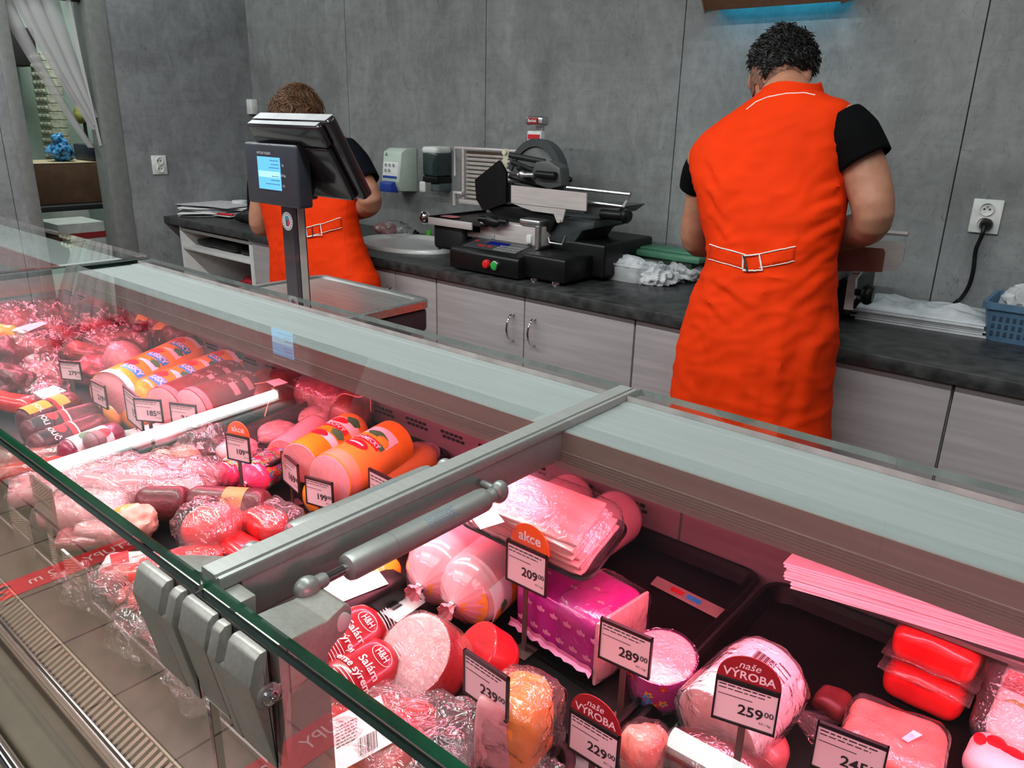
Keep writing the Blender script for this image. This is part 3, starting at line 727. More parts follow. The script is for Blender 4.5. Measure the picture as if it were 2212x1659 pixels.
b = MB(); b.slab([q + Vector((x, -.0018, z)) for x, z in ((-.004, .002), (.001, .003), (.002, -.010), (-.002, -.010))], (0, -1, 0), .0006); make('grey_emblem', b, mat('sticker grey', (.12, .10, .12), .5), st)
b = MB()
for k in range(18):
    a = 2 * PI * k / 18; r_ = .0162
    b.slab([q + Vector(((r_ + dr) * math.cos(a + da), -.0009, (r_ + dr) * math.sin(a + da))) for dr, da in ((-.001, -.06), (.001, -.06), (.001, .06), (-.001, .06))], (0, -1, 0), .0004)
make('rim_print', b, MATS['sticker grey'], st)
# customer display
yd = .953
TL, BR = PY(525, 306, yd), PY(652, 447, yd)
d0, d1, e0, e1 = -1.563, -1.376, 1.281, 1.4072
dsp = make('customer_display', MB().box((d0, yd, e0), (d1, yd + .037, e1), .006, 3), M_navy, t)
s0, s1 = PY(555, 337, yd - .001), PY(609, 419, yd - .001)
scr = make('screen', MB().box((s0.x, yd - .0012, s1.z + .006), (s1.x, yd - .0002, s0.z)), emat('blue screen', (.16, .56, 1.0), 1.25), dsp, smooth=False)
b = MB(); b.box((s0.x + .002, yd - .0016, s0.z - (s0.z - s1.z) * .57), (s1.x - .002, yd - .0013, s0.z - (s0.z - s1.z) * .40)); make('screen_band', b, emat('pale screen', (.42, .85, 1.0), 1.35), scr, smooth=False)
b = MB()
for i, (z, w) in enumerate(((.10, .030), (.22, .026), (.32, .034), (.58, .026), (.70, .030), (.82, .05))):
    zz = s0.z - (s0.z - s1.z - .006) * z
    x = s1.x - .004 - w
    while x < s1.x - .006:
        ww = random.uniform(.003, .007); b.box((x, yd - .0021, zz - .0008), (min(x + ww, s1.x - .004), yd - .0017, zz + .0008)); x += ww + .0016
make('screen_text', b, mat('screen ink', (.02, .10, .25), .6), scr, smooth=False)
b = MB(); add_text(b, 'METTLER TOLEDO', (s0.x + .026, yd - .0008, s0.z + .007), (1, 0, 0), (0, 0, 1), .0068, .015, maxw=.05); make('maker_name', b, mat('pale grey print', (.45, .45, .47), .6), dsp, smooth=False); b = MB()
for i, tx in enumerate(('kg', 'Kč/kg', 'Kč')): add_text(b, tx, (s1.x + .010, yd - .0008, s0.z - .014 - i * .021), (1, 0, 0), (0, 0, 1), .0066, .01)
make('unit_text', b, mat('pale grey print', (.45, .45, .47), .6), dsp, smooth=False)
# operator screen leaning back over the pan
M_scrb = mat('glossy dark rear shell', (.012, .008, .010), .22, coat=.4)
rot = Matrix.Translation((-1.4185, .985, 1.372)) @ Matrix.Rotation(math.radians(30), 4, 'X')
b = MB(); b.box((-.116, .018, -.095), (.1385, .046, .0835), .008, 3, M=rot); o = make('operator_screen', b, M_scrb, t)
b = MB(); b.box((-.116, .0, .034), (.128, .018, .082), .006, 3, M=rot); b.box((-.108, .002, -.088), (.120, .018, .033), .006, 3, M=rot)
make('rear_housing', b, M_scrb, o)
b = MB(); b.box((-.111, .003, .0822), (.122, .016, .0832), .0, M=rot); b.box((-.113, .020, .0836), (.134, .043, .0848), .0, M=rot)
make('top_strip', b, mat('scuffed grey top', (.42, .42, .44), .3, metal=.4), o)
make('screen_glass', MB().box((-.105, .046, -.085), (.128, .0472, .075), M=rot), mat('screen off', (.01, .02, .05), .1), o)
make('tilt_bracket', MB().box((cxm - .02, .998, 1.29), (cxm + .01, 1.05, 1.34), .004), M_navy, t)
# service shelf under the scale
t2 = thing('service_shelf', 'steel service shelf behind the counter that carries the scale', 'shelf', (-1.6, 1.18, .9))
make('shelf_top', MB().box((-1.84, .974, .925), (-1.41, 1.33, .94), .002), M_steel, t2)
for xb in (-1.82, -1.45): make('bracket', MB().prism([(.974, .78), (.974, .9245), (1.30, .9245)], 'x', xb, xb + .02), M_steel, t2)
#@@GOODS
# ------------------------------------------------------------------ goods: shared looks
M_ham = mat('pink ham cut', (.68, .40, .40), .45, col2=(.60, .30, .30), scale=90, detail=6, coat=.2, sss=.15)
M_ham2 = mat('pale pink sausage meat', (.72, .46, .46), .42, col2=(.66, .38, .38), scale=140, detail=5, coat=.25, sss=.15)
M_hamred = mat('deep pink cured meat', (.48, .14, .15), .4, col2=(.26, .05, .06), scale=40, detail=6, coat=.3, sss=.1)
M_fat = mat('white fat rim', (.78, .62, .58), .45, var=.05)
M_salami = mat('dark red salami skin', (.10, .008, .012), .42, col2=(.045, .004, .007), scale=160, detail=6, bump=.25, bscale=220, coat=.15)
M_salami2 = mat('wine red casing', (.17, .006, .022), .3, col2=(.12, .003, .012), scale=30, coat=.5)
M_smoked = mat('smoked meat crust', (.22, .05, .04), .45, col2=(.085, .018, .016), scale=35, detail=7, bump=.35, bscale=60, coat=.2)
M_smoked2 = mat('smoked pork red', (.34, .085, .07), .42, col2=(.17, .035, .03), scale=28, detail=7, bump=.3, bscale=55, coat=.25)
M_orange = mat('orange casing', (.93, .34, .018), .30, var=.08, scale=14, coat=.5)
M_orange2 = mat('amber smoked casing', (.90, .40, .07), .28, col2=(.80, .30, .04), scale=10, coat=.5)
M_yellow = mat('yellow fat edge', (.80, .50, .08), .4, var=.2, coat=.3)
M_redcas = mat('red printed casing', (.42, .012, .022), .3, var=.06, scale=20, coat=.5)
M_redpack = mat('red vacuum pack', (.66, .02, .02), .3, col2=(.48, .008, .012), scale=24, bump=.25, bscale=40, coat=.6)
M_mort = mat('pink mortadella casing', (.78, .38, .42), .16, var=.04, scale=12, coat=.9, sss=.2)
M_purple = mat('purple printed film', (.42, .015, .26), .2, var=.12, scale=10, coat=.7)
M_pinkfl = mat('hot pink printed casing', (.80, .05, .16), .25, var=.06, coat=.6)
M_film = glassmat('cling film', (.97, .96, .96), gain=1.3, rough=.12, haze=.025, bump=.35, bscale=48)
M_bag = glassmat('clear plastic bag', (.95, .94, .94), gain=2.2, rough=.12, haze=.06, bump=.5, bscale=34)
M_vac = glassmat('vacuum film', (.96, .95, .95), gain=2.0, rough=.08, haze=.03, bump=.4, bscale=36)
M_butcher = mat('white butcher paper', (.80, .78, .78), .75, var=.03, bump=.08, bscale=25)
M_clip = mat('metal clip', (.7, .7, .68), .25, metal=1)
M_string = mat('butcher string', (.50, .28, .17), .8)
M_pwhite = mat('label white', (.82, .80, .80), .55, var=.02)
M_pred = mat('label red', (.62, .015, .03), .45)
M_pblue = mat('label blue', (.03, .34, .80), .45)
M_pgreen = mat('label green', (.05, .22, .09), .5)
M_pyel = mat('label yellow', (.80, .42, .04), .45)
M_pblack = mat('label black', (.015, .014, .016), .4)
M_twhite = mat('white lettering', (.85, .82, .82), .5, var=.01)
M_card = mat('price card paper', (.80, .77, .78), .6, var=.01)
M_frame = mat('black card frame', (.012, .010, .012), .35)
M_stem = mat('brown clear stem', (.10, .055, .05), .3, coat=.4)
M_akce = mat('orange topper card', (.90, .13, .012), .5, var=.01)
M_vyr = mat('maroon topper card', (.30, .012, .02), .5, var=.01)

# trays on the deck
def tray(x0, x1, y0, y1, label, h=.024, r=.03):
    b = MB(); rings = []; z = DZ - .0035
    for d, zz, rr in ((.010, z, r), (0, z + h, r), (.003, z + h + .002, r), (.007, z + h + .001, r), (.016, z + .0035, r * .8), (.02, z + .003, r * .8)):
        rings.append([(p[0], p[1], zz) for p in rrect(x0 + d, x1 - d, y0 + d, y1 - d, rr)])
    b.loft(rings, cap=(True, True))
    return tag(make('display_tray', b, M_tray), label, 'tray', 'black display trays in the counter')
tray(-.318, .28, .53, .955, 'black rear tray at the far right carrying the red packs and the white paper roll')
tray(-.925, -.325, .53, .955, 'black rear tray under the purple ham loaf and pink mortadellas')
tray(-.318, .28, .315, .52, 'black front tray at the lower right carrying the dark wrapped salami')
tray(-.925, -.325, .315, .52, 'black front tray in front of the mortadellas, holding the barcode pack')
tray(-1.535, -.935, .53, .955, 'black rear tray under the orange and wine red sausage logs')
tray(-1.535, -.935, .315, .52, 'black front tray under the vacuum bags beside the front glass')
tray(-2.15, -1.545, .53, .955, 'black rear tray under the heap of smoked meats')
tray(-2.15, -1.545, .315, .52, 'black front tray under the dark dried salamis')
G0 = DZ + .0005

# ---------------------------------------------------------------- price tags
def price_tag(tl, tr, s, price, label, top=None, hr=.86, stem=True, sup='00', fr=1.0):
    def at(p): d = ray(*p); return Vector(CAM + s * d / -d[2])
    A, B = at(tl), at(tr); B.z = A.z
    w = (B - A).length; xd = (B - A).normalized(); zd = Vector((0, 0, 1)); nd = xd.cross(zd)   # nd points to the customer
    h = w * hr; C = (A + B) / 2 - zd * h / 2
    t = thing('price_tag', label, 'price tag', (C.x, C.y, G0), 'price tags on stems')
    def sl(b, x0, x1, z0, z1, y0, y1, mi=0):
        vs = [C + xd * x + zd * z + nd * y for y in (y0, y1) for x, z in ((x0, z0), (x1, z0), (x1, z1), (x0, z1))]
        b.add(vs, [(3, 2, 1, 0), (4, 5, 6, 7), (0, 1, 5, 4), (1, 2, 6, 5), (2, 3, 7, 6), (3, 0, 4, 7)], mi)
    b = MB(); sl(b, -w / 2 + .001, w / 2 - .001, -h / 2 + .001, h / 2 - .001, -.0006, .0006); make('card', b, M_card, t, smooth=False)
    b = MB(); e = .0022 * fr
    sl(b, -w / 2, w / 2, h / 2 - e * 1.9, h / 2, -.002, .002); sl(b, -w / 2, w / 2, -h / 2, -h / 2 + e, -.002, .002)
    sl(b, -w / 2, -w / 2 + e * .75, -h / 2, h / 2, -.002, .002); sl(b, w / 2 - e * .75, w / 2, -h / 2, h / 2, -.002, .002)
    make('frame', b, M_frame, t, smooth=False)
    if stem:
        b = MB(); zb = G0 - C.z
        sl(b, -.0032, .0032, zb, -h / 2 - .0002, -.001, .001); sl(b, -.012, .012, zb, zb + .0016, -.014, .014); make('stem', b, M_stem, t, smooth=False)
    b = MB()
    if price:
        add_text(b, price, C + xd * w * .285 - zd * h * .13, xd, zd, w * .265, .022, .0012, align=1)
        add_text(b, sup, C + xd * w * .375 - zd * h * .075, xd, zd, w * .145, .012, .0012)
        add_text(b, 'Kč / kg', C + xd * w * .33 - zd * h * .30, xd, zd, w * .062, .004, .0012)
    rs = random.Random(int(abs(C.x) * 1000))
    for row, (z, x1, th) in enumerate(((.335, .36, .022), (.26, .28, .016), (.12, .10, .010))):
        x = -.44
        while x < x1:
            ww = rs.uniform(.05, .13)
            if row == 2: ww = .6
            sl(b, x * w, min(x + ww, x1) * w, z * h, (z + th) * h, .0008, .0012); x += ww + .025
    make('printed_text', b, M_ink, t, smooth=False)
    if top:
        kind = M_akce if top == 'akce' else M_vyr
        H_ = w * (.52 if top == 'akce' else .50); W_ = w * (.47 if top == 'akce' else .50)
        cx = (w * .06 if top == 'akce' else w * .0)
        n = 22; pl = [C + xd * (cx + W_ * math.cos(PI * k / n)) + zd * (h / 2 - .001 + H_ * math.sin(PI * k / n) ** .9) for k in range(n + 1)]
        b = MB(); b.slab([p - nd * .0012 for p in pl], nd, .001); tp = make('topper', b, kind, t, smooth=False)
        b = MB()
        if top == 'akce': add_text(b, 'akce', C + xd * (cx + .002 * 0) + zd * (h / 2 + H_ * .40), xd, zd, w * .30, .022, .0004)
        else:
            add_text(b, 'naše', C + xd * cx + zd * (h / 2 + H_ * .62), xd, zd, w * .19, .006, .0004, shear=.25)
            add_text(b, 'VÝROBA', C + xd * cx + zd * (h / 2 + H_ * .24), xd, zd, w * .21, .018, .0004, maxw=W_ * 1.72)
        make('topper_text', b, M_twhite, tp, smooth=False)
    return t
price_tag((1096, 1162), (1183, 1201), .473, '209', 'price tag reading 209 with an orange akce topper, before the purple ham loaf', 'akce', .93)
price_tag((1003, 1401), (1099, 1465), .493, '239', 'price tag reading 239 in front of the tall wrapped ham slab', None, .86)
price_tag((1299, 1332), (1411, 1380), .495, '289', 'price tag reading 289 before the flowered purple round ham', None, .84)
price_tag((1233, 1528), (1340, 1592), .535, '229', 'price tag reading 229 with a maroon naše výroba topper', 'vyr', .86)
price_tag((1548, 1455), (1688, 1498), .452, '259', 'price tag reading 259 with a maroon naše výroba topper, before the white roll', 'vyr', .84)
price_tag((1767, 1556), (1922, 1615), .514, '245', 'price tag reading 245 before the pink ham block', None, .86)
price_tag((659, 1027), (718, 1043), .535, '199', 'price tag reading 199 before the big amber log', None, .90)
price_tag((607, 974), (643, 1004), .535, '169', 'slanted price tag left of the amber log, reading 169', None, .80)
price_tag((487, 934), (537, 945), .495, '109', 'price tag with pale red akce topper beside the film-wrapped ham tray', 'akce', .98)
price_tag((366, 868), (423, 875), .498, '249', 'price tag reading 249 in front of the wine red logs', None, .84)
price_tag((288, 858), (347, 863), .498, '185', 'price tag reading 185 in front of the orange logs', None, .84)
price_tag((266, 831), (300, 857), .505, '159', 'angled price tag partly hidden behind the 185 tag', None, .82)
price_tag((127, 778), (172, 782), .515, '279', 'far price tag stuck in the smoked meat heap', None, .84)
price_tag((195, 819), (226, 834), .505, '219', 'angled price tag in front of the cut face of the orange log', None, .80)
price_tag((797, 1010), (870, 1046), .500, None, 'price tag half hidden behind the silver arm, right of the amber log', None, .86)
M_acr = glassmat('clear acrylic', (.93, .90, .88), gain=2.2, haze=.12, bscale=4)
for (c, lb) in (((92, 1085), 'clear card holder behind the front glass, upper one of the pair at the left edge'), ((45, 1150), 'clear card holder behind the front glass at the very left, below the upper one'), ((180, 1340), 'clear card holder behind the front glass beside the red packs'), ((410, 1540), 'clear card holder behind the front glass left of the clamps, nearest the bottom')):
    p = PY(c[0], c[1], .30); w, h = .034, .030
    if p.z < DZ + .02: p.z = DZ + .045
    t = thing('card_holder', lb, 'card holder', (p.x, p.y, G0))
    b = MB(); b.box((p.x - w, p.y, p.z - h), (p.x + w, p.y + .003, p.z + h)); make('acrylic_pocket', b, M_acr, t, smooth=False)
    b = MB(); b.box((p.x - w + .002, p.y + .0034, p.z - h + .004), (p.x + w - .002, p.y + .0042, p.z + h - .002)); make('card', b, mat('grey white card', (.55, .50, .45), .6), t, smooth=False)
    b = MB(); b.box((p.x - .008, p.y + .0005, DZ + .012 if p.y < .312 else DZ), (p.x + .008, p.y + .0025, p.z - h)); make('foot', b, M_acr, t, smooth=False)

# ---------------------------------------------------------------- log builder
class Log:
    def __init__(s, f, bk, z, rpx, zb=None, r=None):
        s.p0 = PZ(f[0], f[1], z); s.p1 = PZ(bk[0], bk[1], zb if zb else z); s.ax = (s.p1 - s.p0); s.len = s.ax.length; s.ax.normalize()
        s.u, s.w = frame(s.ax); s.r = r if r else rpx * mpp(s.p0)
    def pt(s, t, th, off=0.0): return s.p0 + s.ax * t + (s.u * math.cos(th) + s.w * math.sin(th)) * (s.r + off)
    def wrap(s, b, vs, fs, t, th, off=.0008, mi=0):
        return b.add([s.pt(t + v[1], th - v[0] / s.r, off) for v in vs], fs, mi)
    def rect(s, b, t, th, w, h, off=.0006, mi=0, n=10):
        vs = []; fs = []
        for i in range(n + 1):
            for j in (0, 1, 2): vs.append((w * (i / n - .5), h * (j / 2 - .5)))
        for i in range(n):
            for j in range(2): a = i * 3 + j; fs.append((a, a + 1, a + 4, a + 3))
        return s.wrap(b, vs, fs, t, th, off, mi)
    def oval(s, b, t, th, rx, ry, off=.001, mi=0, wob=0):
        vs = [(0, 0)]; fs = []; n = 18
        for k in range(1, 4):
            for j in range(n):
                a = 2 * PI * j / n; q = k / 3 * (1 + wob * math.sin(5 * a)); vs.append((rx * q * math.cos(a), ry * q * math.sin(a)))
        for j in range(n): fs.append((0, 1 + j, 1 + (j + 1) % n))
        for k in range(2):
            for j in range(n): a = 1 + k * n + j; c = 1 + k * n + (j + 1) % n; fs.append((a, a + n, c + n, c))
        return s.wrap(b, vs, fs, t, th, off, mi)
    def text(s, b, tx, t, th, size, off=.0014, bold=.015, mi=0, rot=0, maxw=None):
        vs, fs = text_geo(tx, bold); k = size
        if maxw:
            ww = (max(v.x for v in vs) - min(v.x for v in vs)) * size
            if ww > maxw: k = size * maxw / ww
        c_, s_ = math.cos(rot), math.sin(rot)
        return s.wrap(b, [((v.x * k) * c_ - v.y * size * s_, v.x * k * s_ + v.y * size * c_) for v in vs], fs, t, th, off, mi)
    def body(s, par, m, front='cut', back='round', face=M_ham2, name='casing', rim=None):
        r = s.r; pr = []
        mod = None
        if front == 'cut': pr += [(0, r * .985), (.002, r)]
        elif front == 'gather':
            pr += [(-r * .62, r * .10), (-r * .60, r * .12), (-r * .52, r * .26), (-r * .38, r * .52), (-r * .2, r * .76), (0, r * .91), (r * .25, r * .985), (r * .5, r)]
        elif front == 'round': pr += [(r * .0, r * .02), (r * .04, r * .35), (r * .14, r * .62), (r * .32, r * .84), (r * .55, r * .96), (r * .8, r)]
        Ln = s.len
        for q in range(1, 8): pr.append((r * .6 + (Ln - r * 1.2) * q / 8, r))
        if back == 'round': pr += [(Ln - r * .55, r), (Ln - r * .3, r * .93), (Ln - r * .12, r * .75), (Ln - r * .02, r * .42), (Ln, r * .05)]
        elif back == 'gather': pr += [(Ln - r * .5, r), (Ln - r * .2, r * .88), (Ln, r * .62), (Ln + r * .15, r * .36), (Ln + r * .25, r * .12), (Ln + r * .4, r * .1), (Ln + r * .5, r * .2)]
        else: pr += [(Ln - .002, r), (Ln, r * .985)]
        def mod(t, th):
            k = 1.0
            if front == 'gather' and t < r * .3: k += .05 * math.sin(th * 17 + 1) * min(1, (r * .3 - t) / r)
            if back == 'gather' and t > Ln - r * .3: k += .05 * math.sin(th * 15) * min(1, (t - Ln + r * .3) / r)
            return k
        o = make(name, MB().lathe(pr, s.p0, s.ax, 48, mod=mod), m, par)
        if front == 'cut':
            b = MB(); b.lathe([(-.0012, r * .93), (.0, r * .965), (.001, r * .965)], s.p0, s.ax, 40); make('cut_face', b, face, par)
        if front == 'gather':
            b = MB(); b.lathe([(-r * .70, r * .13), (-r * .66, r * .15), (-r * .60, r * .13)], s.p0, s.ax, 12); make('clip', b, M_clip, par)
            b = MB(); b.lathe([(-r * .98, r * .22), (-r * .88, r * .20), (-r * .78, r * .13), (-r * .68, r * .09)], s.p0, s.ax, 30, cap=False, mod=lambda t, th: 1 + .16 * math.sin(th * 7)); make('gathered_tail', b, m, par)
        return o
def log_thing(name, label, cat, lg, group=None):
    return thing(name, label, cat, (lg.p0 + lg.ax * lg.len / 2 - Vector((0, 0, lg.r)))[:], group)

# ---- orange cow-print style logs (far): bright orange with blue labels
def orange_print(lg, t, big=True):
    bl, bw, br, bg, bt = MB(), MB(), MB(), MB(), MB(); n = 3
    for k in range(n):
        t0 = lg.len * (.12 + .29 * k)
        lg.rect(bl, t0 + .012, 1.02, .046, .024); lg.text(bt, 'USKY', t0 + .012, 1.02, .021, maxw=.041, bold=.03)
        lg.oval(br, t0 + .034, 1.45, .014, .014, wob=.06)
        lg.wrap(bw, [(-.020 + .006 * i, (.0035 + .0011 * i) * s) for i in range(8) for s in (-1, 1)], [(2 * i, 2 * i + 1, 2 * i + 3, 2 * i + 2) for i in range(7)], t0 + .058, 1.0)
        lg.oval(bg, t0 + .072, .80, .012, .010, wob=.12)
    make('blue_label', bl, M_pblue, t); make('white_print', bw, M_pwhite, t); make('red_print', br, M_pred, t); make('green_print', bg, M_pgreen, t); make('label_text', bt, M_twhite, t)
lg = Log((238, 850), (415, 762), .935, 52, r=.0455); t = log_thing('sausage_log', 'rear orange sausage log with blue label strips, its pink cut face showing', 'sausage', lg, 'orange sausage logs')
lg.body(t, M_orange, 'cut', 'round'); orange_print(lg, t)
b = MB(); lg.rect(b, .006, 1.0, .10, .018, n=20); make('white_rim', b, M_pwhite, t)
lg = Log((292, 872), (505, 790), .915, 50, r=.0445); t = log_thing('sausage_log', 'front orange sausage log with USKY labels, behind the 185 price tag', 'sausage', lg, 'orange sausage logs')
lg.body(t, M_orange, 'round', 'gather'); orange_print(lg, t)
lg = Log((268, 905), (350, 880), .885, 30, r=.033); t = log_thing('sausage_log', 'orange sausage end lying under the two orange logs', 'sausage', lg); lg.body(t, M_orange2, 'round', 'round')
lg = Log((222, 905), (265, 880), .885, 26, r=.030); t = log_thing('sausage_log', 'amber sausage end left of the orange logs, behind an angled price tag', 'sausage', lg); lg.body(t, M_orange2, 'round', 'cut')
b = MB(); b.blob(PZ(268, 778, .925), (.050, .042, .045), amp=.003, sub=3); o = tag(make('ham_end', b, M_ham), 'pale pink rounded ham end behind the orange logs', 'ham')
b = MB(); b.blob(PZ(268, 778, .925) - Vector((0, 0, .0)), (.0525, .0445, .0475), amp=.004, sub=4, ridge=1); fo = make('film_wrap', b, M_film, o); fo.location = (0, 0, 0)
for i, (f_, bk, lb) in enumerate((((352, 882), (512, 812), 'wine red sausage log behind the front one, white print along its top'), ((412, 890), (548, 838), 'front wine red sausage log next to the light reflection'))):
    lg = Log(f_, bk, .912, 46, r=.047 if i else .044); t = log_thing('sausage_log', lb, 'sausage', lg, 'wine red sausage logs'); lg.body(t, M_salami2, 'cut', 'round', M_ham2)
    b = MB()
    for k in range(4):
        lg.text(b, 'SKÝ', lg.len * (.40 + .15 * k), 1.25 - .15 * (k % 2), .013, bold=.01, rot=.25, maxw=.05)
    for k in range(2): lg.rect(b, lg.len * (.5 + .22 * k), .72, .030, .015, n=6)
    make('printed_label', b, mat('faint pink print', (.62, .36, .38), .5), t)
    b = MB(); lg.rect(b, .008, 1.0, .09, .014, n=16); make('clear_rim', b, mat('pale casing rim', (.62, .26, .28), .35, coat=.5), t)
# dark ham with string
b = MB(); b.blob(PZ(590, 848, .90), (.065, .075, .05), amp=.006, sub=4, seed=9); t = thing('smoked_ham', 'dark tied smoked ham behind the wine red logs', 'ham', PZ(590, 848, .85)); make('meat', b, M_smoked, t)
p = PZ(605, 835, .953)
b = MB(); b.tube(smoothpath([p + Vector((-.06, -.02, -.004)), p + Vector((-.02, .0, .004)), p + Vector((.02, -.035, -.004)), p + Vector((.05, -.07, -.03))]), .0012, 6); make('string', b, M_string, t)
make('paper_label', MB().slab([p + Vector(q) for q in ((-.03, -.012, .006), (.012, -.02, .008), (.016, .008, .010), (-.024, .014, .008))], (0, 0, 1), .0005), M_pwhite, t)
p = PZ(700, 870, .90)
t = thing('vacuum_meat', 'large vacuum packed ham behind the tray under the counter rail', 'meat', (p.x, p.y, .85)); make('meat', MB().rbox(p + Vector((0, .02, 0)), (.2, .10, .085), .04, amp=.008, seed=2), M_hamred, t); make('vacuum_film', MB().rbox(p + Vector((0, .02, 0)), (.21, .108, .093), .042, amp=.011, fr=28, seed=3), M_vac, t)
p = PZ(755, 905, .915)
t = thing('tied_ham', 'small tied ham with string loop behind the white print log', 'ham', (p.x, p.y, .85)); make('meat', MB().blob(p, (.04, .04, .045), amp=.004, seed=5), M_smoked, t); make('string', MB().tube(smoothpath([p + Vector((-.03, -.02, .03)), p + Vector((-.01, -.005, .05)), p + Vector((.03, .0, .052)), p + Vector((.05, .01, .06)), p + Vector((.04, .02, .02))]), .0012, 6), M_string, t)
# film-wrapped tray of ham pieces
TC = [PZ(u, v, .905) for u, v in ((455, 955), (572, 1012), (764, 910), (680, 858))]
t = thing('meat_tray', 'black tray of pink ham pieces under cling film, right of the akce tag', 'meat tray', tuple(((TC[0] + TC[2]) / 2)[:2]) + (DZ,))
def bil(s_, r_, z): p = (TC[0] * (1 - s_) + TC[1] * s_) * (1 - r_) + (TC[3] * (1 - s_) + TC[2] * s_) * r_; return Vector((p.x, p.y, z))
b = MB(); rings = []
for d, zz in ((.10, .866), (0, .905), (.02, .9075), (.05, .9065), (.12, .872), (.14, .871)): rings.append([bil(p[0], p[1], zz) for p in rrect(d, 1 - d, d * .7, 1 - d * .7, .09)])
make('tray_dish', b.loft(rings), M_black, t)
make('tray_foot', MB().box((bil(.5, .5, 0).x - .05, bil(.5, .5, 0).y - .08, G0), (bil(.5, .5, 0).x + .05, bil(.5, .5, 0).y + .08, .8655)), M_black, t)
for u, v, rr in ((512, 962, .034), (602, 925, .036), (690, 892, .040)):
    q = PZ(u, v, .902); b = MB(); b.blob((q.x, q.y, .893), (rr, rr * 1.1, .021), amp=.004, fr=25, seed=u, sub=4); make('ham_piece', b, M_ham, t)
n = 26; b = MB(); vs = []
for j_ in range(n + 1):
    for i_ in range(n + 1):
        s_, r_ = i_ / n, j_ / n; e = min(1, 7 * min(s_, 1 - s_, r_, 1 - r_)); vs.append(bil(s_, r_, .9085 + e * (.007 + .005 * noise.noise(Vector((s_ * 5 + r_ * 3, r_ * 12 - s_ * 6, 0))))))
b.add(vs, [(j_ * (n + 1) + i_, j_ * (n + 1) + i_ + 1, (j_ + 1) * (n + 1) + i_ + 1, (j_ + 1) * (n + 1) + i_) for j_ in range(n) for i_ in range(n)]); make('cling_film', b, M_film, t)
# amber log and its neighbour
lg = Log((712, 1036), (862, 952), .925, 55, r=.0425); t = log_thing('sausage_log', 'big amber sausage log with ZÁMECKÝ label and pink cut face', 'sausage', lg)
lg.body(t, M_orange2, 'cut', 'round', M_ham2)
b = MB(); lg.rect(b, .014, .9, .13, .024, n=24); make('pale_rim', b, mat('pale orange rim', (.78, .38, .20), .3, coat=.5), t)
tl = lg.len * .40
b = MB(); lg.rect(b, tl + .034, 1.22, .058, .022); lg.rect(b, tl + .052, 1.24, .058, .016); lb = make('label', b, M_pwhite, t)
b = MB(); lg.rect(b, tl + .012, 1.28, .052, .018); lg.oval(b, tl - .012, 1.42, .021, .012, .0012); make('label_red', b, M_pred, lb)
b = MB(); lg.oval(b, tl + .036, 1.25, .020, .009, .0014, wob=.08); lg.rect(b, tl + .016, .72, .012, .012, .001); make('label_green', b, M_pgreen, lb)
b = MB(); lg.rect(b, tl + .026, 1.24, .056, .010, .0007); lg.oval(b, tl + .031, .9, .012, .008, .0014); make('label_yellow', b, M_pyel, lb)
b = MB(); lg.text(b, 'ZÁMECKÝ', tl + .011, 1.28, .0135, maxw=.047); lg.rect(b, tl - .012, 1.42, .026, .004, off=.0018); make('label_text', b, M_twhite, lb)
b = MB(); lg.rect(b, lg.len * .80, .9, .14, lg.len * .22, n=26, off=.0004); make('smoked_end', b, M_orange, t)
lg = Log((648, 1000), (770, 925), .925, 44, r=.036); t = log_thing('sausage_log', 'orange printed sausage log ending in KOVÝ, left of the amber log', 'sausage', lg)
lg.body(t, M_orange, 'cut', 'round', M_ham2)
tl = lg.len * .5
b = MB(); lg.rect(b, tl + .030, 1.1, .07, .026); lg.rect(b, tl - .030, 1.0, .05, .018); lb = make('label', b, M_pwhite, t)
b = MB(); lg.rect(b, tl + .008, 1.3, .05, .015); lg.oval(b, tl - .03, 1.5, .016, .010, .0012); lg.oval(b, tl + .03, 1.5, .016, .010, .0012); make('label_red', b, M_pred, lb)
b = MB(); lg.oval(b, tl - .008, .85, .014, .011, wob=.12); lg.oval(b, tl + .045, .95, .014, .011, wob=.12); make('label_green', b, M_pgreen, lb)
b = MB(); lg.text(b, 'KOVÝ', tl + .008, 1.3, .0135, maxw=.044); make('label_text', b, M_twhite, lb)
lg = Log((612, 985), (690, 925), .895, 34, r=.033); t = log_thing('ham_log', 'pink ham log with a cut face standing left of the orange KOVÝ log', 'ham', lg); lg.body(t, M_mort, 'cut', 'round', M_ham)
lg = Log((668, 1085), (760, 1040), .886, 30, r=.034); t = log_thing('sausage_log', 'orange log end below the amber log, behind the 199 tag', 'sausage', lg); lg.body(t, M_orange, 'round', 'round')
p = PZ(860, 1010, .885); t = thing('sausage_pack', 'orange wrapped sausage half hidden by the arm, right of the amber log', 'sausage', (p.x, p.y, .85)); make('sausage', MB().rbox(p, (.07, .16, .06), .03), M_orange2, t); make('film', MB().rbox(p, (.078, .17, .066), .033, amp=.005, fr=30), M_film, t)
b = MB(); q = PZ(905, 985, .875); b.rbox(q, (.055, .08, .04), .018, amp=.003); tag(make('white_pack', b, M_ham2), 'pale wrapped pack in the corner right of the amber log', 'pack')
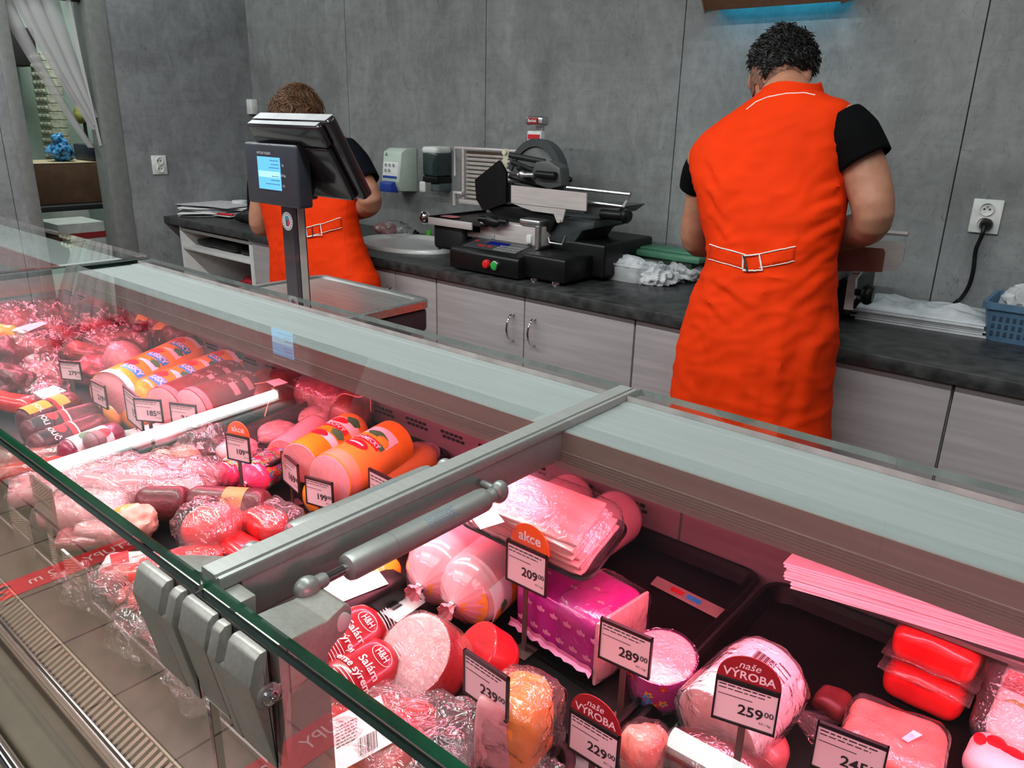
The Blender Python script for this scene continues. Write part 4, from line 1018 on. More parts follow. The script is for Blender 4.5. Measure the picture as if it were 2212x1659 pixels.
# flowered pink sausages
for i, (f_, bk, lb, rr) in enumerate((((487, 1028), (520, 1005), 'short hot pink flowered sausage end on the left of its pair', .026), ((545, 1035), (610, 992), 'longer hot pink flowered sausage right of the short one', .030))):
    lg = Log(f_, bk, .882, 30, r=rr); t = log_thing('flowered_sausage', lb, 'sausage', lg, 'hot pink flowered sausages'); lg.body(t, M_pinkfl, 'gather', 'round')
    bs = [MB(), MB(), MB(), MB()]
    rs = random.Random(i)
    for k in range(70):
        tt = lg.len * rs.uniform(.05, .9); th = rs.uniform(-.3, 2.2); q = rs.choice([0, 0, 1, 2, 3]); lg.oval(bs[q], tt, th, .0048, .0048, .0008, wob=.28); lg.oval(bs[3 if q != 3 else 0], tt, th, .0016, .0016, .0013)
    for q, mm in zip(bs, (M_pblue, M_pred, M_pgreen, M_pyel)):
        if q.v: make('flower_print', q, mm, t)
# dark dried salamis with black labels
for i, (f_, bk, z, lb) in enumerate((((42, 915), (165, 868), .905, 'uppermost dark red salami with a yellow and black label'), ((45, 940), (215, 893), .895, 'middle dark red salami with a black POLI label'), ((62, 972), (230, 915), .885, 'lowest dark red salami with a black POLIČ label'))):
    lg = Log(f_, bk, z, 22, r=.026); t = log_thing('dried_salami', lb, 'salami', lg, 'dark dried salamis with black labels'); lg.body(t, M_salami, 'round', 'round')
    b = MB(); lg.rect(b, lg.len * .30, 1.0, .072, .05, n=16); lbk = make('black_label', b, M_pblack, t)
    b = MB(); lg.rect(b, lg.len * .30 + .03, .9, .065, .010, n=16, off=.001); lg.oval(b, lg.len * .30 + .012, 1.25, .012, .01); make('label_red', b, M_pred, lbk)
    b = MB(); lg.text(b, ('POL', 'POLI', 'POLIČ')[i], lg.len * .30 - .004, 1.1, .0135, rot=0, maxw=.036); lg.rect(b, lg.len * .30 + .037, .9, .062, .003, n=16, off=.0012); make('label_text', b, M_twhite, lbk)
    if i == 0:
        b = MB(); lg.rect(b, lg.len * .30 - .005, 1.3, .03, .05, off=.0013); lg.rect(b, lg.len * .30 + .045, 1.2, .035, .025, off=.0013); make('label_yellow', b, M_pyel, lbk)
lg = Log((130, 985), (260, 935), .882, 26, r=.0255); t = log_thing('printed_salami', 'white and purple printed salami in front of the dark dried salamis', 'salami', lg); lg.body(t, mat('plum casing', (.20, .01, .05), .3, coat=.4), 'round', 'round')
b = MB(); lg.rect(b, lg.len * .45, 1.1, .05, lg.len * .6, n=12); lbk = make('white_print', b, M_pwhite, t)
b = MB(); lg.oval(b, lg.len * .4, 1.2, .012, .014, .0012); make('green_print', b, M_pgreen, lbk)
b = MB(); lg.oval(b, lg.len * .62, .9, .010, .016, .0012); make('red_print', b, M_pred, lbk)
lg = Log((185, 960), (222, 945), .905, 16, r=.018); t = log_thing('grey_salami', 'grey labelled sausage between the dark salamis and the printed salami', 'salami', lg); lg.body(t, mat('grey label paper', (.22, .17, .18), .5), 'round', 'round')
# vacuum bag of pink-grey meat
p = PZ(320, 1045, .885)
t = thing('vacuum_meat', 'long crumpled vacuum bag of pink meat crossing below the light reflection', 'meat', (p.x, p.y, .85)); M = Matrix.Rotation(.62, 4, 'Z')
make('meat', MB().rbox(p, (.22, .12, .055), .027, n=12, M=M, amp=.006, fr=18, seed=4), mat('greyish pink meat', (.48, .24, .25), .4, col2=(.34, .16, .17), scale=26, detail=6, coat=.3), t)
make('vacuum_bag', MB().rbox(p, (.245, .142, .062), .03, n=16, M=M, amp=.012, fr=26, seed=5), M_bag, t)
b = MB(); q = PZ(418, 1075, .875); M2 = Matrix.Rotation(.8, 4, 'Z'); b.box((-.03, -.008, -.006), (.03, .008, .006), .003, M=Matrix.Translation(q) @ M2); make('black_label', b, M_pblack, t)
# salami pieces below it
def piece(name, label, cat, u, v, z, ln, rad, yaw, m, tilt=0.0, group=None, face=None):
    c = PZ(u, v, z); d = Vector((math.cos(yaw) * math.cos(tilt), math.sin(yaw) * math.cos(tilt), math.sin(tilt)))
    lg = Log.__new__(Log); lg.p0 = c - d * ln / 2; lg.p1 = c + d * ln / 2; lg.ax = d; lg.len = ln; lg.u, lg.w = frame(d); lg.r = rad
    t = log_thing(name, label, cat, lg, group); lg.body(t, m, 'cut' if face else 'round', 'round', face or M_ham)
    return t, lg
piece('dried_salami', 'short dark dried salami stump between the vacuum bag and the brown-banded salami', 'salami', 352, 1088, .888, .085, .0275, .75, M_salami)
t, lg = piece('banded_salami', 'dark salami with a tan paper band, left of the 199 price tag', 'salami', 492, 1092, .886, .135, .029, .62, M_salami)
b = MB(); lg.rect(b, lg.len * .62, 1.2, .10, .034, n=20); make('paper_band', b, mat('tan paper band', (.50, .25, .08), .5), t)
p = PZ(278, 1125, .878); t = thing('wrapped_sausage', 'amber sausage end in creased white paper, left of the dark salamis', 'sausage', (p.x, p.y, .85)); make('sausage', MB().blob(p, (.030, .030, .025), amp=.003), M_orange2, t); make('paper', MB().blob(p + Vector((.020, .002, .001)), (.022, .033, .0265), amp=.006, fr=40, ridge=1), mat('waxed paper', (.72, .52, .40), .5, var=.1, bump=.3), t)
p = PZ(460, 1135, .885); t = thing('wrapped_sausage_half', 'pink sausage half in clear creased film, just above the left clamp lever', 'sausage', (p.x, p.y, .85)); make('sausage', MB().blob(p, (.040, .046, .033), amp=.003), mat('bright red meat', (.62, .07, .07), .4, var=.1, coat=.3), t); make('film', MB().blob(p + Vector((-.006, 0, .002)), (.049, .052, .0355), amp=.007, fr=32, ridge=1, seed=3), M_bag, t)
p = PZ(570, 1130, .878); t = thing('red_wrapped_pack', 'small red sausage pack with clear film next to the arm', 'pack', (p.x, p.y, .85)); make('meat', MB().rbox(p, (.07, .06, .045), .02, amp=.003), M_redpack, t); make('film', MB().rbox(p + Vector((.01, .012, .002)), (.085, .075, .05), .02, amp=.006, fr=34), M_bag, t)
p = PZ(520, 1185, .866); tag(make('red_casing_end', MB().rbox(p, (.08, .05, .03), .014, amp=.002), M_redpack), 'flat bright red pack under the left clamp lever', 'pack')
for i, (u, v, lb) in enumerate(((352, 1002, 'round peach coloured wrapped cheese under the light reflection'), (400, 992, 'peach wrapped ball right of the first one, beside the cling film twist'))):
    p = PZ(u, v, .877); t = thing('wrapped_ball', lb, 'cheese', (p.x, p.y, .85)); make('ball', MB().blob(p, (.027, .027, .026), amp=.001, sub=3), mat('peach skin', (.66, .36, .24), .4), t); make('film', MB().blob(p, (.030, .031, .0285), amp=.004, fr=40, ridge=1, seed=i), M_film, t)
b = MB(); b.blob(PZ(440, 965, .895), (.026, .05, .035), amp=.012, fr=30, ridge=1, seed=8, sub=5); tag(make('plastic_bag', b, M_bag), 'twisted empty clear bag beside the film-wrapped ham tray', 'bag')
b = MB(); b.rbox(PZ(330, 940, .868), (.07, .10, .03), .012, amp=.006, fr=28); tag(make('paper_sheet', b, mat('pale wrapping', (.62, .55, .55), .6)), 'pale crumpled wrapping below the orange log ends', 'paper')
# heap of smoked meats at the far left
heap = [
 ((240, 672), .905, (.085, .06, .045), M_smoked, .3, 'dark red smoked joint at the top of the heap, nearest the rail', None),
 ((130, 690), .895, (.10, .05, .04), M_smoked, .2, 'brownish smoked joint behind the white label, top of the heap', M_bag),
 ((40, 700), .89, (.09, .05, .04), M_smoked2, .1, 'reddish smoked joint at the upper left edge of the heap', M_bag),
 ((290, 700), .895, (.10, .05, .035), M_smoked2, .25, 'long pinkish smoked slab below the rail', M_vac),
 ((345, 712), .90, (.055, .045, .04), M_smoked2, .2, 'red smoked piece with a yellow fat edge behind the orange logs', None),
 ((385, 732), .895, (.06, .05, .042), M_smoked, .4, 'dark smoked piece with amber rind right beside the rear orange log', None),
 ((230, 725), .905, (.085, .045, .04), M_hamred, .15, 'vacuum packed red meat in the middle of the heap', M_vac),
 ((265, 745), .90, (.07, .05, .035), M_hamred, .3, 'vacuum packed meat right before the pale ham end', M_vac),
 ((120, 735), .895, (.075, .045, .04), M_hamred, .1, 'vacuum packed dark red meat left of the heap centre', M_vac),
 ((80, 765), .89, (.065, .05, .04), M_smoked2, .2, 'shiny packed red meat above the dark round salami ends', M_bag),
 ((195, 770), .885, (.075, .032, .030), M_smoked2, .5, 'curved reddish sausage behind the far price tag', None),
 ((205, 800), .882, (.06, .04, .032), M_hamred, .2, 'dark red piece directly right of the far price tag', None),
 ((95, 812), .876, (.08, .035, .026), M_hamred, -.25, 'flat cured slice stack left of the far price tag', M_vac),
 ((10, 780), .90, (.055, .05, .05), M_salami, .0, 'dark round salami at the left edge, upper one', None),
 ((28, 828), .885, (.06, .045, .036), M_salami, .0, 'dark round salami at the left edge, lower one', None),
 ((55, 738), .90, (.07, .018, .02), M_yellow, .9, 'narrow amber sausage beside the white label', None),
 ((5, 735), .91, (.035, .04, .035), M_orange2, .3, 'amber sausage end at the left edge of the heap', None)]
for i, ((u, v), z, rad, mm, yaw, lb, film) in enumerate(heap):
    p = PZ(u, v, z); t = thing('smoked_meat', lb, 'meat', (p.x, p.y, .85), 'smoked meats in the heap'); M = Matrix.Rotation(yaw, 4, 'Z')
    rad2 = Vector(rad) * 1.02
    make('meat', MB().blob(p, rad2, M=M, amp=.017, fr=24, seed=i, squash=.8), mm, t)
    if film: make('vacuum_film', MB().blob(p, rad2 * 1.10, M=M, amp=.018, fr=32, seed=i + 20, squash=.75, ridge=1, sub=5), film, t)
    if i in (4, 5):
        make('fat_edge', MB().blob(p + Vector((-rad[0] * .7, -.012, .012)), (.035, .03, .028), M=M, amp=.005, seed=i), M_yellow, t)
    # filler below so nothing hovers: the joint reaches down to the tray
for i, ((u, v), z, rad, lb) in enumerate((((150, 712), .868, (.20, .10, .022), 'lowest layer of smoked bacon under the heap, rear'), ((150, 770), .863, (.17, .075, .016), 'lowest layer of smoked bacon under the heap, front'))):
    p = PZ(u, v, z); tag(make('smoked_bacon', MB().blob(p, rad, amp=.006, seed=40 + i), M_smoked), lb, 'bacon')
p = PZ(60, 705, .945); tag(make('paper_label', MB().slab([p + Vector(q) for q in ((-.045, -.03, -.012), (.04, -.025, -.006), (.035, .035, .008), (-.015, .035, .004))], (0, 0, 1), .0006), M_pwhite), 'white paper label lying on the heap of smoked meats', 'label')
p = PZ(100, 850, .882); t = thing('plastic_bag', 'flat crumpled clear bag with white paper above the dark salamis', 'bag', (p.x, p.y, .85)); make('film', MB().rbox(p, (.16, .075, .028), .012, n=14, amp=.012, fr=28, seed=12), M_bag, t); make('paper_insert', MB().slab([p + Vector(q) for q in ((.015, -.03, .014), (.075, -.028, .010), (.06, .02, .016), (.02, .012, .020))], (0, 0, 1), .0006), M_pwhite, t)
p = PZ(15, 868, .872); tag(make('red_pack', MB().rbox(p, (.16, .05, .035), .014, M=Matrix.Rotation(.35, 4, 'Z'), amp=.003), M_redpack), 'long red shiny pack at the left edge above the dark salamis', 'pack')
# seen through the front glass
for i, (u, v, z, sz, yaw, m_, lb, film) in enumerate((
 (60, 985, .878, (.20, .06, .04), 1.2, M_smoked2, 'long wrapped sausage at the left edge behind the front glass', M_vac),
 (20, 1080, .872, (.17, .09, .035), 1.2, M_ham, 'pale pink vacuum slab left of the card holders, behind the front glass', M_bag),
 (185, 1100, .880, (.13, .09, .05), .7, M_ham2, 'pink vacuum slab behind the upper card holder', M_bag),
 (235, 1140, .872, (.09, .06, .035), .6, M_ham, 'pale wrapped pack just under the front glass edge', M_vac),
 (250, 1265, .866, (.16, .045, .03), 1.25, M_redpack, 'glossy red sausage pack behind the front glass, upper one', M_vac),
 (235, 1330, .862, (.14, .04, .022), 1.25, M_redpack, 'glossy red sausage pack behind the front glass, lower one', M_vac),
 (270, 1225, .866, (.06, .05, .03), .9, M_pwhite, 'white printed pack beside the red packs behind the front glass', None),
 (300, 1330, .866, (.13, .05, .035), 1.0, M_redpack, 'crinkled red film pack left of the clamps behind the front glass', M_bag),
 (345, 1420, .864, (.10, .05, .03), .8, M_redpack, 'crinkled red film pack below the left clamp behind the front glass', M_bag),
 (430, 1520, .864, (.09, .05, .03), .7, M_hamred, 'dark red film pack below the clamps behind the front glass', M_bag),
 (150, 1180, .862, (.12, .06, .022), 1.0, M_hamred, 'flat red vacuum pack below the upper card holder behind the front glass', M_vac),
 (95, 1010, .866, (.16, .05, .03), 1.2, M_redpack, 'glossy red pack under the glass edge at the far left', M_vac),
 (400, 1590, .866, (.07, .05, .03), .7, M_redpack, 'small glossy red pack at the foot of the post', M_vac))):
    p = PZ(u, v, z); 
    p.z = DZ + sz[2] / 2 + .001
    hy = abs(math.sin(yaw)) * sz[0] / 2 + abs(math.cos(yaw)) * sz[1] / 2
    if p.y < .325 + hy: p = Vector((p.x, .325 + hy, p.z))
    M = Matrix.Rotation(yaw, 4, 'Z'); t = thing('vacuum_pack', lb, 'pack', (p.x, p.y, .85)); make('content', MB().rbox(p, sz, min(sz) * .45, M=M, amp=.003, seed=i), m_, t)
    if film: make('film', MB().rbox(p, Vector(sz) * 1.07, min(sz) * .45, n=14, M=M, amp=.006, fr=34, seed=i + 9), film, t)
    if i == 6:
        b = MB(); b.slab([p + Vector(q) for q in ((-.02, -.01, .0155), (.01, -.02, .0155), (.018, .0, .0155), (-.012, .012, .0155))], (0, 0, 1), .0008); make('red_print', b, M_pred, t)
for i, (u, v, sz, yaw, lb) in enumerate(((215, 1290, (.12, .05, .035), 1.0, 'loose crumpled clear bag on the front sill beside the red packs'), (300, 1410, (.13, .05, .035), .9, 'loose crumpled clear bag on the front sill left of the clamps'), (385, 1530, (.10, .045, .03), .8, 'loose crumpled clear bag on the front sill below the clamps'))):
    p = PZ(u, v, DZ + .012); p.y = .318; b = MB(); b.rbox((p.x, p.y, DZ + .002 + sz[2] / 2), sz, .012, n=16, M=Matrix.Rotation(yaw * .2, 4, 'Z'), amp=.011, fr=36, seed=50 + i)
    for k, q in enumerate(b.v): b.v[k] = (q[0], max(q[1], .272), max(q[2], DZ - .004 + min(0, (q[1] - .30)) * .55 + .003))
    tag(make('plastic_bag', b, M_bag), lb, 'bag')
#@@RIGHT
# ---------------------------------------------------------------- goods right of the arm
# tilted tray of ham slices lying on the purple loaf
pa, pb, pc, pd = PZ(1010, 1100, 1.0), PZ(1330, 1150, .985), PZ(1390, 1215, .975), PZ(1250, 1275, .965)
xl = (pd - pa); 
O = (pa + pc) / 2
xdir = (PZ(1270, 1280, .962) - PZ(985, 1140, .975)).normalized(); ydir = (PZ(1385, 1205, .985) - PZ(1270, 1280, .962)).normalized()
nz = xdir.cross(ydir).normalized(); ydir = nz.cross(xdir)
lenx = (PZ(1270, 1280, .962) - PZ(985, 1140, .975)).length; leny = .105
O = (PZ(1270, 1280, .962) + PZ(985, 1140, .975)) / 2 + ydir * leny / 2
MP = Matrix(((xdir.x, ydir.x, nz.x, O.x), (xdir.y, ydir.y, nz.y, O.y), (xdir.z, ydir.z, nz.z, O.z), (0, 0, 0, 1)))
t = thing('sliced_ham_tray', 'film-wrapped black tray heaped with pale ham slices, lying tilted on the purple ham loaf', 'meat tray', O)
b = MB(); rings = []
for d, zz in ((.010, 0), (0, .011), (.002, .0125), (.006, .012), (.014, .003), (.016, .0025)):
    rings.append([MP @ Vector((p[0], p[1], zz)) for p in rrect(-lenx / 2 + d, lenx / 2 - d, -leny / 2 + d, leny / 2 - d, .02)])
make('tray_dish', b.loft(rings), M_tray, t)
for k in range(9):
    sz = (lenx * .86 - k * .004, leny * .86 - k * .002, .0058); b = MB()
    b.rbox(MP @ Vector((random.uniform(-.003, .003) + k * .0006, random.uniform(-.0015, .0015), .0075 + k * .0046)), sz, .0028, n=10, M=MP.to_3x3().to_4x4() @ Matrix.Rotation(random.uniform(-.05, .05), 4, 'Z'), amp=.002, fr=22, seed=k)
    make('ham_slice', b, mat('pale ham slices', (.66, .38, .37), .42, col2=(.58, .27, .26), scale=22, detail=6, coat=.3, aniso=(.5, 2.5, 1)), t)
make('cling_film', MB().rbox(MP @ Vector((0, 0, .028)), (lenx * 1.0, leny * 1.02, .056), .026, n=18, M=MP.to_3x3().to_4x4(), amp=.003, fr=34, seed=3), M_film, t)
q = [PZ(u, v, 1.008) for u, v in ((1018, 1122), (1068, 1101), (1090, 1128), (1038, 1144))]
tq = MP @ Vector((0, 0, .0585)); b = MB()
def onplane(u, v, P0, N):
    d = Vector(ray(u, v)); t_ = (Vector(P0) - Vector(CAM)).dot(N) / d.dot(N); return Vector(CAM) + d * t_
make('white_label', b.slab([onplane(u, v, tq, nz) for u, v in ((1018, 1118), (1068, 1100), (1090, 1128), (1038, 1144))], nz, .0006), M_pwhite, t)
# purple ham loaf
p = PZ(1225, 1350, .895)
yaw = -.10; M = Matrix.Rotation(yaw, 4, 'Z')
t = thing('ham_loaf', 'purple printed block of ham with cut face, under the tilted ham tray', 'ham', (p.x, p.y, .85))
cl_ = Vector((p.x - .004, p.y + .028, .897)); sx, sy, szz = .135, .098, .088
b = MB(); b.rbox(cl_, (sx, sy, szz), .018, n=10, M=M); make('casing', b, M_purple, t)
b = MB(); b.rbox(cl_ + M.to_3x3() @ Vector((sx / 2 - .0005, 0, 0)), (.006, sy * .965, szz * .965), .0028, n=8, M=M); make('cut_face', b, M_ham2, t)
b = MB()
for i in range(6):
    for j in range(2):
        x = -sx / 2 + .020 + i * .021 + (j % 2) * .010; z = -.012 + j * .028
        c = cl_ + M.to_3x3() @ Vector((x, -sy / 2 - .0008, z)); xd = M.to_3x3() @ Vector((1, 0, 0))
        for a0 in (0, .9, -.9):
            dx, dz = math.sin(a0), math.cos(a0); tip = c + xd * dx * .0085 + Vector((0, 0, dz * .0085)); sd = xd * dz * .0026 - Vector((0, 0, dx * .0026))
            b.add([c - sd * .3, c + (tip - c) * .6 + sd, tip, c + (tip - c) * .6 - sd], [(0, 1, 2, 3)])
for i in range(5):
    x = -sx / 2 + .03 + i * .021; c = cl_ + M.to_3x3() @ Vector((x, -.018 + .018 * (i % 2), sz[2] * 0 + szz / 2 + .0006))
    for a0 in (0, .9, -.9):
        dx, dz = math.sin(a0), math.cos(a0); xd = M.to_3x3() @ Vector((1, 0, 0)); yd_ = M.to_3x3() @ Vector((0, 1, 0)); tip = c + xd * dx * .006 + yd_ * dz * .006; sd = xd * dz * .0026 - yd_ * dx * .0026
        b.add([c - sd * .3, c + (tip - c) * .6 + sd, tip, c + (tip - c) * .6 - sd], [(0, 1, 2, 3)])
make('leaf_print', b, mat('faint pink leaves', (.62, .25, .42), .4), t)
b = MB(); pts = []
for k in range(22): pts.append(cl_ + M.to_3x3() @ Vector((-sx / 2 + .002 + (sx - .002) * k / 21, -sy / 2 - .003 - .001 * math.sin(k * 2.1), -.022 + .001 * math.sin(k * 1.7))))
rows = [[q + Vector((0, 0, .006)) for q in pts], pts, [q + M.to_3x3() @ Vector((0, -.004 - .0008 * (i % 2), -.004 + .0012 * (i % 3))) for i, q in enumerate(pts)]]
make('film_seam', b.loft(rows, closed=False), mat('pink film seam', (.66, .20, .38), .3, coat=.5), t)
make('cling_film', MB().rbox(cl_ + M.to_3x3() @ Vector((.036, .002, .002)), (sx * .62, sy * 1.06, szz * 1.05), .02, n=14, M=M, amp=.003, fr=40), M_film, t)
# pink mortadellas
for i, (f_, bk, z, rr, lb) in enumerate((((915, 1262), (1015, 1180), .903, .0485, 'left pink mortadella with gathered clipped end, half behind the gas strut'), ((985, 1302), (1085, 1215), .900, .0475, 'right pink mortadella with gathered clipped end, touching the purple loaf'))):
    lg = Log(f_, bk, z, 70, r=rr); lg.p0 = lg.p0 + lg.ax * .022; lg.len = max(lg.len, .14); t = log_thing('mortadella', lb, 'sausage', lg, 'pink mortadellas'); lg.body(t, M_mort, 'gather', 'round')
    b = MB(); lg.rect(b, .028, -.05, .060, .075, n=14, off=.0008); lw_ = make('printed_band', b, M_pwhite, t)
    b = MB(); lg.rect(b, .045, -.02, .062, .026, n=14, off=.0014); lg.oval(b, .006, -.35, .013, .010, .0016, wob=.1); make('orange_print', b, M_orange, lw_)
    b = MB(); lg.oval(b, .012, -.12, .008, .007, .002, wob=.15); make('green_print', b, M_pgreen, lw_)
    b = MB(); r = lg.r
    # creased white-and-orange skirt of the casing below the clip
    for k in range(5):
        th = -.9 + k * .28
        b.add([lg.p0 + lg.ax * (-r * .55) + (lg.u * math.cos(th) + lg.w * math.sin(th)) * r * .22, lg.p0 + lg.ax * (-r * .55) + (lg.u * math.cos(th + .25) + lg.w * math.sin(th + .25)) * r * .22, lg.p0 + lg.ax * (-r * .18) + (lg.u * math.cos(th + .27) + lg.w * math.sin(th + .27)) * r * .82, lg.p0 + lg.ax * (-r * .18) + (lg.u * math.cos(th - .02) + lg.w * math.sin(th - .02)) * r * .82], [(0, 1, 2, 3)])
    make('orange_end_print', b, M_orange2, t)
# salami se syrem, two logs
for i, (f_, bk, z, lb) in enumerate((((672, 1440), (815, 1352), .900, 'upper of the two red H&H cheese salamis, beside the strut lever pin'), ((700, 1515), (845, 1425), .888, 'lower of the two red H&H cheese salamis, just above the front glass edge'))):
    lg = Log(f_, bk, z, 44, r=.034); t = log_thing('cheese_salami', lb, 'salami', lg, 'red printed cheese salamis'); lg.body(t, M_redcas, 'round', 'round')
    b = MB()
    for off_ in (0.0,):
        tm = lg.len * .52
        lg.text(b, 'Salám', tm - .002, .95, .0135, maxw=.036, rot=0); lg.text(b, 'se sýrem', tm - .016, .95, .0125, maxw=.044, rot=0)
        lg.text(b, 'H&H', tm + .018, 1.05, .0125, maxw=.016)
        lg.text(b, 'Salám', tm - .002, 2.2, .0135, maxw=.036); lg.text(b, 'se sýrem', tm - .016, 2.2, .0125, maxw=.044)
        n = 26
        for k in range(n):
            a, c = 2 * PI * k / n, 2 * PI * (k + 1) / n
            lg.wrap(b, [(.013 * math.cos(a), .0085 * math.sin(a)), (.013 * math.cos(c), .0085 * math.sin(c)), (.0138 * math.cos(c), .0092 * math.sin(c)), (.0138 * math.cos(a), .0092 * math.sin(a))], [(0, 1, 2, 3)], tm + .018, 1.05, .0014)
        for k in range(5): lg.rect(b, tm - .026 - k * .004, .95, .040, .0009, off=.001, n=6)
        for k in range(4): lg.rect(b, tm + .034 + k * .004, .80, .022, .0012, off=.001, n=4)
    make('white_lettering', b, M_twhite, t)
# black tray pack with white label and paper behind the salamis
p = PZ(765, 1290, .872)
t = thing('labelled_tray_pack', 'black tray pack with white label behind the upper red salami', 'pack', (p.x, p.y, .85)); make('tray_dish', MB().rbox(p, (.075, .13, .04), .012), M_black, t); make('label', MB().slab([p + Vector(q) for q in ((-.037, -.045, .0205), (.02, -.045, .0205), (.034, .03, .0205), (-.01, .045, .0205))], (0, 0, 1), .0006), M_pwhite, t)
p = PZ(850, 1315, .856); t = thing('paper_label', 'white barcode label lying left of the left mortadella', 'label', (p.x, p.y, .851)); make('paper', MB().slab([p + Vector(q) for q in ((-.025, -.035, 0), (.03, -.03, .003), (.025, .035, .004), (-.03, .03, 0))], (0, 0, 1), .0006), M_pwhite, t)
b = MB()
for k in range(9): x = -.012 + k * .0022; b.box((p.x + x, p.y - .006, p.z + .004), (p.x + x + random.choice((.0006, .0012)), p.y + .010, p.z + .0044))
make('barcode', b, M_ink, t)
p = PZ(815, 1240, .875); tag(make('orange_sausage_end', MB().blob(p, (.028, .035, .025), amp=.001), M_orange), 'orange sausage end showing between the arm and the left mortadella', 'sausage')
# round jelly-cut ham wrapped in film
def disc_log(name, label, cat, c, nrm, r, ln, m, face, group=None):
    nrm = Vector(nrm).normalized(); lg = Log.__new__(Log); lg.p0 = Vector(c); lg.ax = -nrm; lg.p1 = lg.p0 + lg.ax * ln; lg.len = ln; lg.u, lg.w = frame(lg.ax); lg.r = r
    t = log_thing(name, label, cat, lg, group); lg.body(t, m, 'cut', 'round', face); return t, lg
c = PZ(893, 1412, .915)
t, lg = disc_log('wrapped_ham_roll', 'film-wrapped ham roll showing a round pink cut disc, left of the 239 tag', 'ham', c, (-.02, -.66, .75), .0465, .062, M_redcas, M_ham2)
b = MB(); prf = [(-.004, .001), (-.0035, .03), (-.002, .0475), (.02, .0495), (.04, .049), (.06, .046), (.068, .03), (.070, .005)]
def fm(t_, th): return 1 + .035 * noise.noise(Vector((t_ * 60, math.cos(th) * 3, math.sin(th) * 3)))
make('cling_film', MB().lathe(prf, lg.p0, lg.ax, 64, mod=fm), M_film, t)
b = MB(); b.blob(lg.p0 - lg.w * .040 + lg.u * .012 - Vector((0, 0, .008)), (.016, .014, .010), amp=.009, fr=70, ridge=1); b.blob(lg.p0 + lg.ax * .05 - lg.w * .045 + lg.u * .02, (.03, .022, .012), amp=.012, fr=50, ridge=1)
make('film_bunch', b, M_bag, t)
p = PZ(1025, 1405, .893); t, lg = disc_log('red_casing_salami', 'bright red salami end behind the film-wrapped ham roll, beside the 239 tag', 'salami', p, (-.3, -.5, .55), .036, .05, M_redpack, M_redpack)
# pack with barcode label
p = PZ(800, 1580, .872)
t = thing('barcode_pack', 'red meat pack with a large white barcode label, below the front glass edge', 'pack', (p.x, p.y, .85)); M = Matrix.Rotation(.35, 4, 'Z')
make('meat', MB().rbox(p, (.12, .10, .040), .018, n=10, M=M, amp=.003), M_redpack, t)
zt = p.z + .0245
lq = [PZ(u, v, zt) for u, v in ((712, 1555), (822, 1502), (857, 1600), (712, 1680))]
lb_ = make('label', MB().slab(lq, (0, 0, 1), .0006), M_pwhite, t)
e1 = (lq[1] - lq[0]); e2 = (lq[3] - lq[0]); L0 = lq[0]
def onl(a, c, dz=.0012): return L0 + e1 * a + e2 * c + Vector((0, 0, dz))
b = MB()
for k in range(16):
    a = .52 + k * .022 + random.uniform(-.004, .004); w_ = random.choice((.006, .010, .014)); b.add([onl(.70, a - .1), onl(1.0, a - .1), onl(1.0, a - .1 + w_), onl(.70, a - .1 + w_)], [(0, 1, 2, 3)]) if False else b.add([onl(a, .62), onl(a + w_, .62), onl(a + w_, .93), onl(a, .93)], [(0, 1, 2, 3)])
for r_ in range(7):
    x = .12
    while x < .5:
        w_ = random.uniform(.03, .08); b.add([onl(x, .22 + r_ * .06), onl(min(.5, x + w_), .22 + r_ * .06), onl(min(.5, x + w_), .235 + r_ * .06), onl(x, .235 + r_ * .06)], [(0, 1, 2, 3)]); x += w_ + .02
make('label_print', b, M_ink, lb_)
make('vacuum_film', MB().rbox(p + Vector((.03, .012, .002)), (.175, .12, .050), .02, n=18, M=M, amp=.008, fr=30, seed=2), M_bag, t)
b = MB(); q = PZ(930, 1560, .872); b.rbox(q, (.085, .07, .034), .014, n=16, amp=.013, fr=38, seed=4); make('bag_end', b, M_bag, t)
p = PZ(845, 1530, .866); b = MB(); b.rbox(p, (.075, .05, .030), .017, n=8, M=Matrix.Rotation(.3, 4, 'Z'), amp=.002); tag(make('salami_pack', b, M_redpack), 'rounded red salami pack behind the barcode pack, below the ham roll', 'pack')
p = PZ(740, 1470, .868); t = thing('crinkled_pack', 'crinkled film pack between the lower salami and the barcode pack', 'pack', (p.x, p.y, .85)); make('film', MB().rbox(p, (.07, .07, .03), .012, n=14, amp=.008, fr=40), M_bag, t)
p = PZ(730, 1650, .862); t = thing('red_orange_pack', 'orange-red pack at the bottom edge under the barcode label', 'pack', (p.x, p.y, .85)); make('content', MB().rbox(p + Vector((.03, -.0, 0)), (.1, .05, .03), .012, amp=.003), M_orange, t)
# tall wrapped ham slab behind the 239 tag
p = PZ(1115, 1560, .895)
t = thing('ham_slab', 'tall upright slab of ham with orange rind wrapped in film, behind the 239 tag', 'ham', (p.x, p.y, .85)); M = Matrix.Rotation(.22, 4, 'Z')
cs = Vector((p.x + .002, p.y + .002, .8965))
def dtap(d, h):
    k = .80 + .2 * min(1, (h.z - d.z) / (h.z * .8)); d.x *= k; return d
make('meat', MB().rbox(cs, (.062, .070, .091), .022, n=10, M=M, taper=dtap, amp=.002), M_orange2, t)
make('cut_face', MB().rbox(cs + M.to_3x3() @ Vector((-.012, -.028, .001)), (.044, .018, .087), .008, n=8, M=M, taper=dtap, amp=.001), M_ham2, t)
make('cling_film', MB().rbox(cs + M.to_3x3() @ Vector((.004, 0, 0)), (.074, .076, .095), .022, n=20, M=M, amp=.005, fr=46, seed=6), M_bag, t)
b = MB(); b.rbox(cs + M.to_3x3() @ Vector((.036, -.022, -.034)), (.035, .04, .022), .008, n=12, amp=.009, fr=50, seed=3); make('film_tail', b, M_bag, t)
